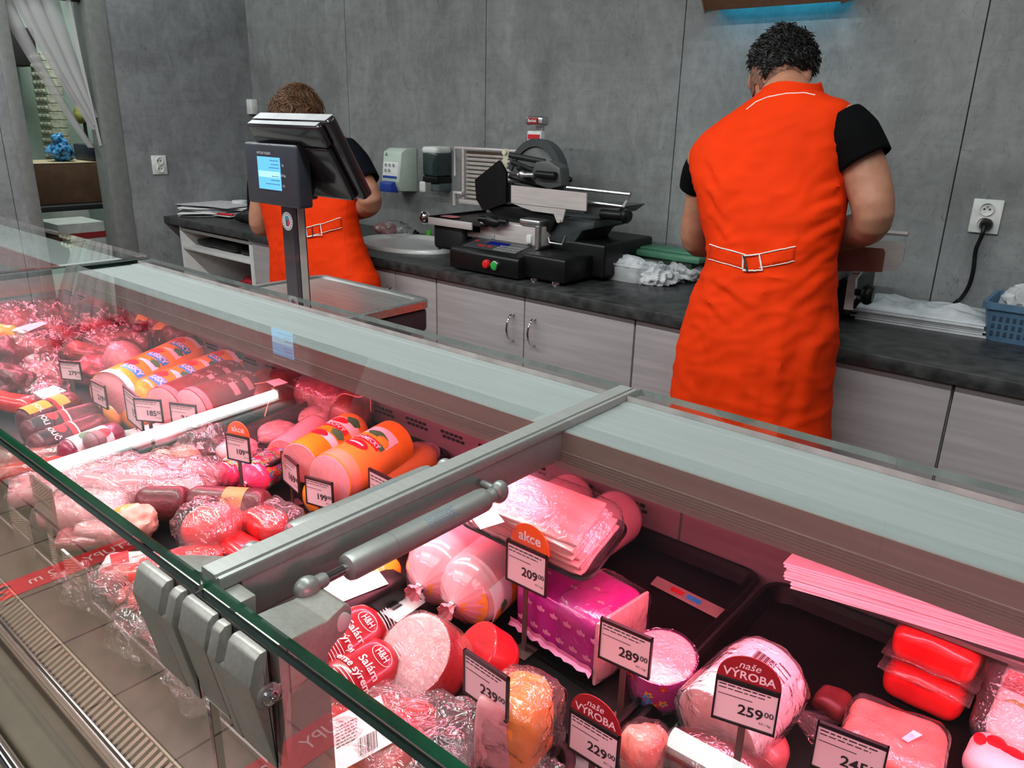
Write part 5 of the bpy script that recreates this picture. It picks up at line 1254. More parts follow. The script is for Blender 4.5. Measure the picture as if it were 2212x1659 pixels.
# flowered purple round ham
p = PZ(1412, 1450, .885)
nrm = Vector((.05, -.24, .96)).normalized()
t, lg = disc_log('round_ham', 'round ham with pale cut top in a purple flowered casing, behind the 289 tag', 'ham', PZ(1430, 1418, .914), nrm, .0375, .061, M_purple, M_ham2)
bs = [MB(), MB(), MB()]
rs = random.Random(4)
for k in range(34):
    q = rs.choice((0, 1, 2)); th = rs.uniform(0, 2 * PI); tt = rs.uniform(.006, .040); lg.oval(bs[q], tt, th, .0048, .0048, .0009, wob=.3); lg.oval(bs[(q + 1) % 3], tt, th, .0016, .0016, .0014)
for q, mm in zip(bs, (M_pyel, M_pblue, M_pred)): make('flower_print', q, mm, t)
make('cling_film', MB().lathe([(-.004, .001), (-.0035, .022), (-.002, .0388), (.02, .0405), (.05, .038), (.060, .01)], lg.p0, lg.ax, 64, mod=lambda t_, th: 1 + .05 * noise.noise(Vector((t_ * 70, math.cos(th) * 4, math.sin(th) * 4)))), M_film, t)
# meat behind the 229 tag
p = PZ(1390, 1625, .880); t = thing('bacon_piece', 'film-wrapped marbled pork piece beside the 229 tag', 'meat', (p.x, p.y, .85)); make('meat', MB().rbox(p, (.040, .05, .060), .018, n=10, M=Matrix.Rotation(-.2, 4, 'Z'), amp=.006, fr=30), mat('marbled pork', (.72, .38, .30), .4, col2=(.55, .15, .10), scale=30, detail=6, coat=.4), t); make('film', MB().rbox(p, (.045, .055, .064), .018, n=16, amp=.005, fr=40), M_film, t)
# white paper roll in a bag
c = PZ(1575, 1545, .905)
lg = Log.__new__(Log); lg.p0 = PZ(1552, 1570, .898); lg.p1 = PZ(1668, 1448, .915); lg.ax = (lg.p1 - lg.p0); lg.len = lg.ax.length; lg.ax.normalize(); lg.u, lg.w = frame(lg.ax); lg.r = .0455
lg.p0 = lg.p0 - lg.ax * .004; lg.len += .012
t = log_thing('wrapped_meat_roll', 'thick meat roll in white butcher paper inside a clear bag, behind the 259 tag', 'meat', lg)
lg.body(t, M_butcher, 'cut', 'round', M_ham, name='paper_wrap')
b = MB(); lg.rect(b, lg.len * .62, 1.25, .04, .018, n=8); lb_ = make('label', b, M_pwhite, t)
b = MB()
for k in range(14): lg.rect(b, lg.len * .64, 1.62 - k * .036, .0006 + .0006 * (k % 3), .012, off=.0011, n=1)
for k in range(4): lg.rect(b, lg.len * .56 + k * .006, .95, .016, .0012, off=.0011, n=4)
make('barcode', b, M_ink, lb_)
p = PZ(1560, 1600, .872); make('meat_end', MB().rbox(p + Vector((.012, .01, 0)), (.10, .05, .045), .02, amp=.004, M=Matrix.Rotation(.2, 4, 'Z')), M_hamred, t)
bagb = MB(); bagb.lathe([(-.02, .006), (-.016, .03), (-.004, .0485), (.03, .0500), (.07, .0495), (.10, .044), (.112, .02), (.115, .004)], lg.p0, lg.ax, 72, mod=lambda t_, th: 1 + .07 * noise.noise(Vector((t_ * 45, math.cos(th) * 3.2, math.sin(th) * 3.2)))); make('plastic_bag', bagb, M_bag, t)
b = MB(); n_ = 16; rows = []
tip0, tip1 = PZ(1690, 1520, .89), PZ(1795, 1590, .862)
for k in range(9):
    s_ = k / 8; row = []
    for j in range(n_):
        a = (j / (n_ - 1) - .5); q = tip0.lerp(tip1, s_) + Vector((0.0, 1, 0)) * a * (.014 + .075 * s_) + Vector((0, 0, 1)) * (.012 * math.sin(j * 1.7 + s_) * s_ - a * .02); q.z = max(q.z, .8535); row.append(q)
    rows.append(row)
make('bag_flap', b.loft(rows, closed=False), M_bag, t)

# dark wrapped salami at the bottom
p = PZ(1560, 1668, .880); t = thing('wrapped_dark_salami', 'dark salami in shiny film at the bottom edge below the 259 tag', 'salami', (p.x, p.y, .85)); make('sausage', MB().blob(p, (.062, .035, .030), amp=.003), M_salami, t); make('film', MB().blob(p, (.064, .0365, .0315), amp=.002, fr=36, ridge=1), glassmat('tight film', (.97, .96, .96), gain=1.6, rough=.05, bump=.3, bscale=30), t)
# pink ham block
p = PZ(1930, 1580, .890)
t = thing('ham_block', 'pink block of ham with a pale fat edge, behind the 245 tag', 'ham', (p.x, p.y, .85)); M = Matrix.Rotation(.12, 4, 'Z'); tp_ = PZ(1935, 1578, .922); cs = Vector((tp_.x, tp_.y, .8865))
make('meat', MB().rbox(cs + Vector((0, 0, .014)), (.088, .082, .044), .014, n=10, M=M, amp=.002), mat('rosy ham skin', (.70, .27, .22), .4, col2=(.60, .19, .16), scale=40, coat=.3), t)
make('fat_edge', MB().rbox(cs + Vector((-.002, -.003, -.010)), (.0885, .082, .054), .012, n=10, M=M, amp=.0015), M_fat, t)
make('cling_film', MB().rbox(cs, (.093, .089, .077), .015, n=16, M=M, amp=.003, fr=38), M_film, t)
make('small_label', MB().slab([cs + Vector((0, 0, .0385)) + M.to_3x3() @ Vector(q) for q in ((.006, -.012, 0), (.012, -.014, 0), (.022, .004, 0), (.014, .006, 0))], (0, 0, 1), .0006), M_pwhite, t)
p = PZ(1800, 1520, .868); tag(make('dark_meat_piece', MB().rbox(p, (.04, .04, .028), .012, amp=.004), mat('dark red meat', (.16, .03, .03), .45, var=.3)), 'small dark red meat piece left of the pink ham block', 'meat')
# red packs
t = thing('red_pack', 'lower of the two stacked red vacuum packs', 'pack', (-.097, .875, .85), 'stacked red vacuum packs'); cs = Vector((-.096, .868, .8755))
make('content', MB().rbox(cs, (.082, .082, .049), .018, n=10, amp=.003), M_redpack, t); make('film_edge', MB().rbox(cs + Vector((0, 0, .018)), (.092, .092, .005), .0024, n=10, amp=.003, fr=40), M_vac, t)
t = thing('red_pack', 'upper of the two stacked red vacuum packs, with a salmon pink label on top', 'pack', (-.095, .88, .9), 'stacked red vacuum packs'); cs2 = cs + Vector((.002, .004, .0502))
make('content', MB().rbox(cs2, (.084, .086, .049), .017, n=10, amp=.003), M_redpack, t); make('film_edge', MB().rbox(cs2 + Vector((0, 0, -.014)), (.094, .096, .005), .0024, n=10, amp=.003, fr=40), M_vac, t)
lq = [cs2 + Vector((-.016, -.030, .0268)), cs2 + Vector((.030, -.030, .0268)), cs2 + Vector((.030, .030, .0268)), cs2 + Vector((-.016, .030, .0268))]
lb_ = make('label', MB().slab(lq, (0, 0, 1), .0006), mat('salmon label', (.72, .20, .15), .5), t)
b = MB(); cc_ = (lq[0] + lq[2]) / 2 + Vector((0, .004, .0009))
for k in range(3): b.box((cc_.x - .012, cc_.y + .004 * k, cc_.z), (cc_.x + .012 - k * .004, cc_.y + .004 * k + .0018, cc_.z + .0004))
make('label_print', b, mat('dark red print', (.25, .01, .01), .5), lb_)
# printed packs at the right edge
t = thing('printed_meat_pack', 'tall white and red printed H&H pack standing at the right edge', 'pack', (.02, .86, .85)); M = Matrix.Rotation(-.06, 4, 'Z') @ Matrix.Rotation(math.radians(-34), 4, 'X'); cs = Vector((.022, .862, .900))
make('content', MB().rbox(cs, (.105, .055, .115), .018, n=10, M=M, amp=.002), M_pwhite, t)
fx, fz, fn = M.to_3x3() @ Vector((1, 0, 0)), M.to_3x3() @ Vector((0, 0, 1)), M.to_3x3() @ Vector((0, -1, 0)); fo = cs + fn * .0288
b = MB(); b.slab([fo + fx * x + fz * z for x, z in ((-.048, .004), (.050, .000), (.050, .026), (-.048, .022))], fn, .0006); make('red_band', b, M_pred, t)
b = MB(); b.slab([fo + fx * x + fz * z + fn * .0007 for x, z in ((-.049, .0035), (.050, -.0005), (.050, .010), (-.049, .014))], fn, .0006); make('maroon_band', b, M_vyr, t)
b = MB()
for z in (.036, -.010): b.slab([fo + fx * x + fz * (z + dz) for x, dz in ((-.046, .0), (-.036, .006), (-.020, .005), (-.010, .0), (-.022, .001), (-.036, .002))], fn, .0006)
make('olive_print', b, mat('olive print', (.32, .30, .05), .5), t)
b = MB(); add_text(b, 'H&H', fo + fz * -.032 + fx * .012, fx, fz, .026, .02, .0012); make('print_text', b, mat('dark pink letters', (.45, .05, .12), .5), t)
make('plastic_bag', MB().rbox(cs + fx * -.006, (.128, .064, .122), .022, n=18, M=M, amp=.005, fr=34, seed=2), M_bag, t)
p = PZ(2160, 1655, .872); t = thing('printed_meat_pack', 'white and red crumpled pack in the lower right corner', 'pack', (p.x, p.y, .85)); cs = Vector((p.x + .006, p.y, .873))
make('content', MB().rbox(cs, (.075, .055, .040), .018, n=10, amp=.003), M_pwhite, t); b = MB()
for k in range(5): b.blob(cs + Vector((-.028 + k * .014, .006 * (k % 2), .0195)), (.006 + .003 * (k % 3), .010, .0016), amp=.002, sub=2, seed=k)
make('red_print', b, M_pred, t)
# stack of wrapping paper on the bracket at the rear
t = thing('paper_shelf', 'steel bracket shelf under the rail carrying the wrapping paper', 'shelf', (.1, .9, .955)); make('shelf_plate', MB().box((-.235, .83, .955), (.60, .9615, .960)), M_steel, t)
for i, (sgn) in enumerate(()): pass
pz = .9605
rs = random.Random(11)
for k in range(13):
    th = .0020; x0 = -.250 + rs.uniform(-.003, .003) + (.006 if k < 3 else 0); y0 = .806 + rs.uniform(-.002, .002) - (.003 if k < 3 else 0) - k * .0012
    b = MB(); rows = []
    for q in range(25):
        s_ = q / 24; x = x0 + (.62) * s_; z = pz + k * .0030 + .0006 * math.sin(s_ * 9 + k); yf = y0 + .105 * s_ + .0015 * math.sin(s_ * 7 + k * 2)
        rows.append([Vector((x, yf, z)), Vector((x, .957, z)), Vector((x, .957, z + th)), Vector((x, yf, z + th))])
    tag(make('wrapping_paper', b.loft(rows), M_paper), 'sheet bundle of white wrapping paper in the stack under the counter rail', 'paper', 'wrapping paper stack under the rail')
# strip label on the tray
q = [PZ(u, v, DZ + .001) for u, v in ((1405, 1262), (1420, 1245), (1568, 1318), (1552, 1338))]
t = thing('strip_label', 'long pale strip label stuck on the black tray behind the 289 tag', 'label', q[0]); make('paper', MB().slab(q, (0, 0, 1), .0006), mat('salmon strip', (.34, .22, .21), .5), t)
def onq(a, c): return (q[0] * (1 - c) + q[1] * c) * (1 - a) + (q[3] * (1 - c) + q[2] * c) * a + Vector((0, 0, .0012))
b = MB(); b.quad(onq(.26, .3), onq(.44, .3), onq(.44, .72), onq(.26, .72)); make('red_print', b, M_pred, t)
b = MB(); b.quad(onq(.50, .3), onq(.70, .3), onq(.70, .72), onq(.50, .72)); make('blue_print', b, M_pblue, t)
# ham rounds behind the tilted tray
for u, v, lb in ((1190, 1112, 'reddish ham log end behind the ham tray, next to the rail'), (1320, 1135, 'second reddish ham log end behind the ham tray, further right')):
    p = PZ(u, v, .885); lg = Log.__new__(Log); lg.p0 = Vector((p.x, .80, .893)); lg.ax = Vector((0, 1, 0)); lg.len = .14; lg.p1 = lg.p0 + lg.ax * .14; lg.u, lg.w = frame(lg.ax); lg.r = .042; t = log_thing('ham_log', lb, 'ham', lg); lg.body(t, M_mort, 'round', 'round')
#@@BACK
# ------------------------------------------------------------------ things on the back worktop
ZT = .9005
# papers at far left
c = PZ(455, 462, .905)
for i in range(9):
    rs = random.Random(i); yaw = rs.uniform(-.35, .35) + .5; M = Matrix.Translation((c.x + rs.uniform(-.03, .03), min(c.y + .05, 2.46) + rs.uniform(-.02, .02), ZT + i * .0070)) @ Matrix.Rotation(yaw, 4, 'Z')
    rows = []
    for q in range(9):
        s_ = q / 8 - .5; rows.append([M @ Vector((s_ * .38, y, .0022 * math.sin(s_ * 5 + i) + .0023)) for y in (-.13, .13)] + [M @ Vector((s_ * .38, y, .0022 * math.sin(s_ * 5 + i) + .0062)) for y in (.13, -.13)])
    tag(make('paper_sheets', MB().loft(rows), M_paper if i % 4 else mat('pale lilac paper', (.55, .52, .56), .7)), 'loose paper sheets in the pile at the far left end of the worktop', 'paper', 'paper pile on the worktop')
p = PZ(520, 450, .93); p = PZ(520, 462, ZT); p = Vector((p.x, min(p.y, 2.68), ZT))
t = thing('label_roll', 'white and yellow label roll behind the paper pile', 'roll', p); make('roll', MB().lathe([(0, .04), (.002, .043), (.075, .043), (.077, .04), (.0772, .02), (.0, .02)], p, (0, 0, 1), 32), M_white, t); make('yellow_print', MB().lathe([(.012, .0435), (.045, .0435)], p, (0, 0, 1), 32, cap=False), M_pyel, t)
p = PZ(528, 478, .91); tag(make('black_scanner', MB().rbox((p.x + .02, p.y + .05, ZT + .021), (.22, .12, .042), .02, amp=.004), M_black), 'flat black device beside the paper pile next to the far worker', 'device')
p = PZ(490, 480, .905); tag(make('red_pen', MB().tube([(p.x - .05, p.y - .02, ZT + .045), (p.x + .05, p.y + .01, ZT + .046)], .006, 10), M_pred), 'red marker pen lying on the paper pile', 'pen')
# washbasin
c = Vector((-2.66, 2.44, ZT))
t = thing('washbasin', 'white oval washbasin set into the worktop left of the big slicer', 'basin', c)
def oval(rx, ry, z, n=56): return [(c.x + rx * math.cos(2 * PI * k / n), c.y + ry * math.sin(2 * PI * k / n), z) for k in range(n)]
b = MB(); b.loft([oval(.285, .215, ZT), oval(.285, .215, ZT + .008), oval(.279, .209, ZT + .016), oval(.262, .192, ZT + .018), oval(.240, .170, ZT + .013), oval(.225, .155, ZT + .006), oval(.20, .13, ZT + .0045), oval(.10, .06, ZT + .0035), oval(.02, .02, ZT + .003)], cap=(False, True))
make('bowl', b, mat('white ceramic', (.93, .93, .92), .12, coat=.25, var=.01), t)
b = MB(); b.lathe([(0, .012), (.003, .012)], (c.x + .235, c.y - .055, ZT + .012), (-.8, .1, .5), 16); make('overflow_hole', b, M_ink, t)
p = PZ(812, 507, .91)
t = thing('meat_bag', 'red meat in a clear bag on the worktop left of the washbasin', 'bag', (p.x, p.y + .04, ZT)); make('meat', MB().blob((p.x, p.y + .06, ZT + .032), (.07, .05, .03), amp=.01), M_hamred, t); make('film', MB().blob((p.x + .05, p.y + .07, ZT + .034), (.11, .06, .032), amp=.014, fr=24, ridge=1), M_bag, t)
p = PZ(897, 502, .91); tag(make('sink_plug', MB().lathe([(0, .022), (.012, .02), (.016, .006), (.022, .006)], (p.x, p.y, ZT), (0, 0, 1), 20), M_black), 'black sink plug on the worktop behind the basin', 'plug')
p = PZ(926, 507, .91); tag(make('green_bottle_cap', MB().lathe([(0, .014), (.03, .012), (.032, .006)], (p.x, p.y, ZT), (0, 0, 1), 16), mat('bright green plastic', (.10, .55, .05), .4)), 'small bright green cap behind the basin, beside the slicer', 'cap')

# ---- big slicer
M_grey = mat('slicer grey enamel', (.075, .078, .076), .38, var=.08)
M_grey2 = mat('slicer blue grey casting', (.05, .056, .06), .42, var=.06)
M_cream = mat('cream plastic bar', (.62, .58, .44), .4)
M_satin = mat('satin steel plate', (.62, .55, .54), .38, metal=.30, var=.05, scale=90, aniso=(.1, 1, 1))
t = thing('meat_slicer', 'large black and steel automatic meat slicer on the worktop between the workers', 'slicer', (-1.9, 2.38, ZT))
b = MB(); b.box((-2.06, 2.36, .915), (-1.55, 2.70, 1.04), .012, 3); b.box((-1.80, 2.19, .912), (-1.60, 2.45, 1.0), .012, 3); make('base', b, M_black, t)
for (x, y) in ((-2.0, 2.40), (-1.6, 2.66), (-1.66, 2.22), (-1.76, 2.22)): make('foot', MB().lathe([(0, .016), (.016, .014)], (x, y, ZT), (0, 0, 1), 14), M_chrome, t)
# control box
b = MB(); b.prism([(2.155, .908), (2.155, .975), (2.165, .985), (2.30, 1.012), (2.36, 1.012), (2.36, .908)], 'x', -2.135, -1.785, bev=.006); cb = make('control_box', b, M_black, t)
sl = Vector((0, .135, .027)).normalized(); up = Vector((1, 0, 0)).cross(sl)
def ctl(x, d, w, h, off=.0008): o = Vector((x, 2.168, .9862)) + sl * d + up * off; return [o, o + Vector((w, 0, 0)), o + Vector((w, 0, 0)) + sl * h, o + sl * h]
make('keypad', MB().slab(ctl(-2.10, .02, .27, .10, .0004), up, .0008), mat('keypad grey', (.045, .045, .05), .4), cb)
make('lcd', MB().slab(ctl(-2.02, .075, .10, .032, .0016), up, .0006), emat('blue lcd', (.01, .02, .22), .6), cb)
b = MB()
for i in range(9):
    for j in range(3): b.slab(ctl(-1.945 + i * .0125, .028 + j * .020, .008, .012, .0016), up, .001)
make('key', b, mat('grey keys', (.30, .30, .31), .5), cb)
b = MB()
for x, d in ((-2.09, .085), (-2.04, .045), (-2.02, .045), (-1.99, .045)): b.slab(ctl(x, d, .016, .012, .0016), up, .001)
make('red_key', b, M_pred, cb)
q1, q2 = PY(1046, 567, 2.155), PY(1057, 568, 2.155)
b = MB(); b.lathe([(0, .017), (.008, .017), (.008, .0145), (.014, .0145), (.0155, .012)], Vector((-1.935, 2.1545, .946)), (0, -1, 0), 24); make('red_button', b, mat('red push button', (.65, .02, .02), .3), cb)
b = MB(); b.lathe([(0, .0175), (.008, .0175), (.009, .016)], Vector((-1.895, 2.1545, .945)), (0, -1, 0), 24); gb = make('green_button', b, M_chrome, cb)
make('button_cap', MB().lathe([(.009, .0145), (.012, .0145), (.013, .012)], Vector((-1.895, 2.1545, .945)), (0, -1, 0), 24), mat('green push button', (.02, .38, .06), .3), cb)
# stainless block with name plate
make('drive_housing', MB().box((-2.11, 2.30, 1.0), (-1.80, 2.44, 1.082), .006, 3), M_satin, t)
b = MB(); b.tube([(-1.81, 2.298, 1.0), (-1.81, 2.298, 1.085)], .012, 14); b.box((-1.90, 2.29, 1.082), (-1.80, 2.36, 1.108), .008, 3); make('guide_block', b, M_steel, t)
pl = PY(1008, 497, 2.298), PY(1068, 526, 2.298); plt = make('name_plate', MB().box((pl[0].x, 2.2945, pl[1].z + .012), (pl[1].x, 2.2995, pl[0].z - .002), .001), mat('plate silver', (.55, .55, .55), .35, metal=.6), t)
b = MB(); b.lathe([(0, .004), (.002, .003)], (pl[0].x + .008, 2.2945, pl[0].z - .008), (0, -1, 0), 12); b.lathe([(0, .004), (.002, .003)], (pl[1].x - .008, 2.2945, pl[1].z + .018), (0, -1, 0), 12); make('rivet', b, M_chrome, plt)
# deposit table
q = PY(930, 462, 2.25), PY(1038, 480, 2.25)
b = MB(); b.box((-2.345, 2.25, 1.060), (-2.06, 2.60, 1.068), .002); dt = make('deposit_table', b, M_black, t)
make('table_lip', MB().box((-2.345, 2.243, 1.045), (-2.10, 2.2505, 1.074), .0015), M_satin, t)
make('table_side', MB().box((-2.35, 2.25, 1.05), (-2.344, 2.60, 1.078), .0015), M_black, t)
b = MB(); b.box((-2.34, 2.262, .945), (-2.17, 2.40, 1.058), .02, 3); make('deposit_drive', b, M_blackm, t)
b = MB(); b.tube([(-2.35, 2.27, 1.066), (-2.375, 2.27, 1.066)], .010, 12); b.blob((-2.392, 2.27, 1.066), (.022, .024, .028), sub=3); make('chrome_knob', b, M_chrome, t)
# chain frame (stacker)
X0, X1 = PY(985, 318, 2.56).x, PY(1108, 320, 2.56).x
zt_, zb_ = PY(1000, 320, 2.56).z, 1.12
fr_ = MB(); fr_.tube([(X0 - .005, 2.56, zt_ - .12), (X0 - .005, 2.56, zt_), (X1 + .04, 2.56, zt_)], .007, 10); fr_.tube([(X0 + .045, 2.56, zb_), (X0 + .045, 2.56, zt_)], .007, 10); fr_.tube([(X0 + .01, 2.54, 1.09), (X0 + .01, 2.54, 1.145), (X0 + .06, 2.54, 1.145)], .009, 10); fr_.box((X0 + .03, 2.545, 1.10), (X1 + .03, 2.555, 1.118), .002)
make('chain_frame', fr_, M_satin, t)
b = MB()
for k in range(11): b.box((X0 + .058, 2.563, 1.125 + k * (zt_ - 1.14) / 11), (X1 + .03, 2.569, 1.125 + (k + .62) * (zt_ - 1.14) / 11), .002)
make('chain_bars', b, mat('bar steel', (.52, .44, .42), .4, metal=.3), t)
make('frame_backing', MB().box((X0 + .055, 2.572, 1.12), (X1 + .03, 2.575, zt_ - .01)), mat('old green grey sheet', (.26, .28, .24), .6), t)
b = MB()
for k in range(26): b.box((X0 + .06 + k * .0085, 2.561, zt_ - .022), (X0 + .0625 + k * .0085, 2.566, zt_ - .010))
make('chain_links', b, mat('brown chain', (.16, .11, .07), .5, metal=.5), t)
# guard plate, carriage, blade
g = [PY(u, v, 2.33) for u, v in ((1030, 388), (1082, 346), (1097, 372), (1097, 438), (1048, 455), (1033, 430))]
b = MB(); b.slab(g, (0, -1, 0), .012); make('guard_plate', b, M_black, t)
g = [PY(u, v, 2.34) for u, v in ((1066, 395), (1105, 395), (1108, 436), (1050, 440))]
b = MB(); b.slab(g, (0, 1, 0), .10); make('carriage_support', b, M_blackm, t)
p0, p1 = PY(1095, 322, 2.36), PY(1084, 388, 2.34)
b = MB(); b.tube([p0, p1], .013, 4); b.lathe([(0, .012), (.006, .01)], p0 + Vector((0, -.012, -.012)), (0, -1, 0), 16); make('cream_bar', b, M_cream, t)
g = [PY(u, v, 2.30) for u, v in ((1104, 400), (1267, 417), (1266, 456), (1104, 438))]
b = MB(); b.slab(g, (0, 1, 0), .006); make('carriage_plate', b, M_satin, t)
g = [PY(u, v, 2.303) for u, v in ((1104, 438), (1222, 451), (1214, 480), (1203, 481), (1196, 462), (1150, 456), (1125, 447))]
b = MB(); b.slab(g, (0, 1, 0), .006); b.lathe([(0, .010), (.003, .009)], PY(1207, 476, 2.302), (0, -1, 0), 16); make('carriage_bracket', b, M_satin, t)
bc = PY(1140, 396, 2.47); rad = .162
b = MB(); b.lathe([(0, rad), (.01, rad), (.030, rad * .96), (.045, rad * .80), (.05, rad * .3), (.051, .01)], bc + Vector((.03, .03, -.02)), (-.25, -1, .12), 56); bg_ = make('blade_cover', b, M_grey, t)
b = MB(); ax_ = Vector((-.25, -1, .12)).normalized(); u_, w_ = frame(ax_); o_ = bc + Vector((.03, .03, -.02))
ring = []
for k in range(25):
    a = math.radians(20 + 150 * k / 24); ring.append([o_ + ax_ * tt + (u_ * math.cos(a) + w_ * math.sin(a)) * rr for tt, rr in ((-.004, rad * .98), (.036, rad * .98), (.036, rad * 1.17), (-.004, rad * 1.17))])
b.loft(ring); make('blade_guard', b, M_grey2, t)
b = MB()
for k in range(7): b.box((-.035 + k * .001, -.052 - .001, -.05 + k * .022), (.075 - k * .003, -.045, -.043 + k * .022), .002, M=Matrix.Translation(o_))
b.lathe([(0, .024), (.006, .022), (.010, .014)], o_ + ax_ * .030 + w_ * rad * .72 - u_ * -.01, ax_, 20, mi=1); make('cover_ribs', b, [M_grey, M_cream], bg_)
# carriage arms and clamps
b = MB()
for (a, c, r_) in (((1100, 335), (1178, 350), .011), ((1105, 350), (1160, 372), .010), ((1100, 380), (1170, 402), .010), ((1108, 396), (1180, 412), .009), ((1120, 360), (1150, 398), .012)): b.tube([PY(a[0], a[1], 2.36), PY(c[0], c[1], 2.42)], r_, 8)
make('feed_chain', b, M_blackm, t)
b = MB(); b.prism([(PY(u, v, 2.37).x, PY(u, v, 2.37).z) for u, v in ((1152, 372), (1160, 350), (1188, 347), (1212, 362), (1216, 402), (1190, 408), (1160, 398))], 'y', 2.36, 2.42, bev=.004); make('gripper_head', b, M_grey, t)
b = MB(); b.tube([PY(1120, 378, 2.35), PY(1155, 378, 2.35)], .010, 12); b.blob(PY(1128, 377, 2.35), (.016, .014, .016), sub=2); make('gripper_rod', b, M_steel, t)
b = MB(); b.tube([PY(1160, 376, 2.345), PY(1200, 380, 2.345)], .014, 12); make('black_grip', b, M_black, t)
b = MB(); b.tube([PY(1225, 405, 2.36), PY(1362, 420, 2.36), PY(1346, 446, 2.36)], .006, 8); b.tube([PY(1268, 436, 2.34), PY(1346, 446, 2.36)], .005, 8); make('tray_frame', b, M_steel, t)
g = [PY(u, v, 2.36) for u, v in ((1268, 440), (1346, 446), (1325, 462), (1262, 462))]
b = MB(); b.slab(g, (0, 1, 0), .15); make('side_tray', b, M_grey, t)
b = MB(); b.tube([PY(1300, 462, 2.36), PY(1345, 466, 2.36)], .018, 14); b.lathe([(0, .02), (.008, .026), (.02, .026), (.028, .018)], PY(1346, 466, 2.36), (1, 0, 0), 12); make('black_knob', b, M_black, t)
b = MB(); b.tube([PY(1222, 398, 2.42), PY(1230, 388, 2.42)], .006, 8); b.blob(PY(1230, 388, 2.42), (.012, .012, .012), sub=2); make('small_knob', b, M_black, t)
b = MB(); b.prism([(PY(u, v, 2.40).x, PY(u, v, 2.40).z) for u, v in ((1130, 462), (1298, 475), (1296, 492), (1270, 498), (1255, 520), (1200, 524), (1150, 500), (1120, 470))], 'y', 2.36, 2.58, bev=.006); make('motor_body', b, M_grey2, t)
b = MB(); b.prism([(PY(u, v, 2.34).x, PY(u, v, 2.34).z) for u, v in ((1040, 440), (1130, 448), (1205, 470), (1190, 500), (1110, 500), (1075, 470))], 'y', 2.335, 2.42, bev=.005); make('carriage_body', b, M_black, t)
b = MB(); b.blob(PY(1060, 478, 2.27), (.05, .02, .022), amp=.006, sub=3); b.tube([PY(1035, 472, 2.26), PY(1096, 480, 2.28)], .012, 10); make('star_knob', b, M_black, t)
b = MB(); b.box((PY(1140, 510, 2.30).x, 2.29, PY(1140, 525, 2.30).z), (PY(1150, 510, 2.30).x, 2.34, PY(1150, 508, 2.30).z), .003); make('white_block', b, M_white, t)
b = MB(); b.tube([PY(u, v, 2.33) for u, v in ((1185, 512), (1188, 524), (1215, 528), (1222, 510))], .005, 8); make('wire_bracket', b, M_steel, t)
# red and white makers badge
p = PY(1153, 303, 2.50)
b = MB(); b.box((p.x - .035, 2.50, p.z - .03), (p.x + .035, 2.53, p.z + .035), .004); sh = make('sharpener', b, M_white, t)
b = MB(); b.box((p.x - .03, 2.4985, p.z + .004), (p.x + .03, 2.4999, p.z + .022)); make('warning_print', b, M_pred, sh)
b = MB(); b.rbox((p.x + .01, 2.505, p.z + .073), (.088, .05, .036), .012); b.box((p.x - .005, 2.515, p.z + .03), (p.x + .03, 2.53, p.z + .06), .003); hd = make('badge_head', b, M_steel, t)
b = MB(); b.rbox((p.x + .008, 2.478, p.z + .073), (.052, .004, .024), .0018); bd = make('badge', b, mat('dark red badge', (.30, .015, .02), .3, coat=.5), hd)
b = MB(); add_text(b, 'Berkel', (p.x + .008, 2.4755, p.z + .073), (1, 0, 0), (0, 0, 1), .016, .01, maxw=.044); make('badge_text', b, M_twhite, bd)
for i, u in enumerate((990, 1010)):
    p = PZ(u, 465 + i * 1, 1.071); p.z = 1.0685; tag(make('meat_slice', MB().blob((p.x, 2.33, 1.0725), (.030, .03, .0042), amp=.002, seed=i, sub=3), M_hamred), ('first red meat slice on the slicer table, nearer the chrome knob', 'second red meat slice on the slicer table, nearer the carriage')[i], 'meat slice')
# ---- tub, green box, gloves
p = Vector((-1.545, 2.50, ZT)); 
t = thing('clear_tub', 'clear plastic tub full of white gloves, left of the green box', 'tub', p)
b = MB(); b.loft([[(q[0], q[1], z) for q in rrect(p.x - w_, p.x + w_, p.y - d_, p.y + d_, .03)] for w_, d_, z in ((.10, .06, ZT), (.115, .07, ZT + .055), (.122, .077, ZT + .06), (.122, .077, ZT + .068))], cap=(True, False)); make('tub', b, glassmat('frosted tub', (.80, .82, .84), haze=.35, gain=1.6, bscale=8), t)
make('glove_bundle', MB().blob((p.x, p.y, ZT + .044), (.095, .055, .036), amp=.012, fr=28, ridge=1, seed=2), mat('white film gloves', (.66, .66, .68), .5, var=.1), t)
p = Vector((-1.44, 2.655, ZT)); t = thing('green_box', 'dark green plastic box with a lighter green lid beside the slicer', 'box', p)
make('box', MB().box((p.x - .15, p.y - .06, ZT), (p.x + .12, p.y + .065, ZT + .075), .008), mat('dark green plastic', (.012, .035, .018), .5), t)
b = MB(); b.box((p.x - .19, p.y - .075, ZT + .0755), (p.x + .155, p.y + .07, ZT + .10), .008); b.box((p.x - .14, p.y - .05, ZT + .10), (p.x + .12, p.y + .05, ZT + .108), .004); make('lid', b, mat('mid green lid', (.09, .27, .16), .45), t)
M_glove = mat('thin white plastic film', (.60, .60, .62), .4, var=.12, scale=20, bump=.3, bscale=30)
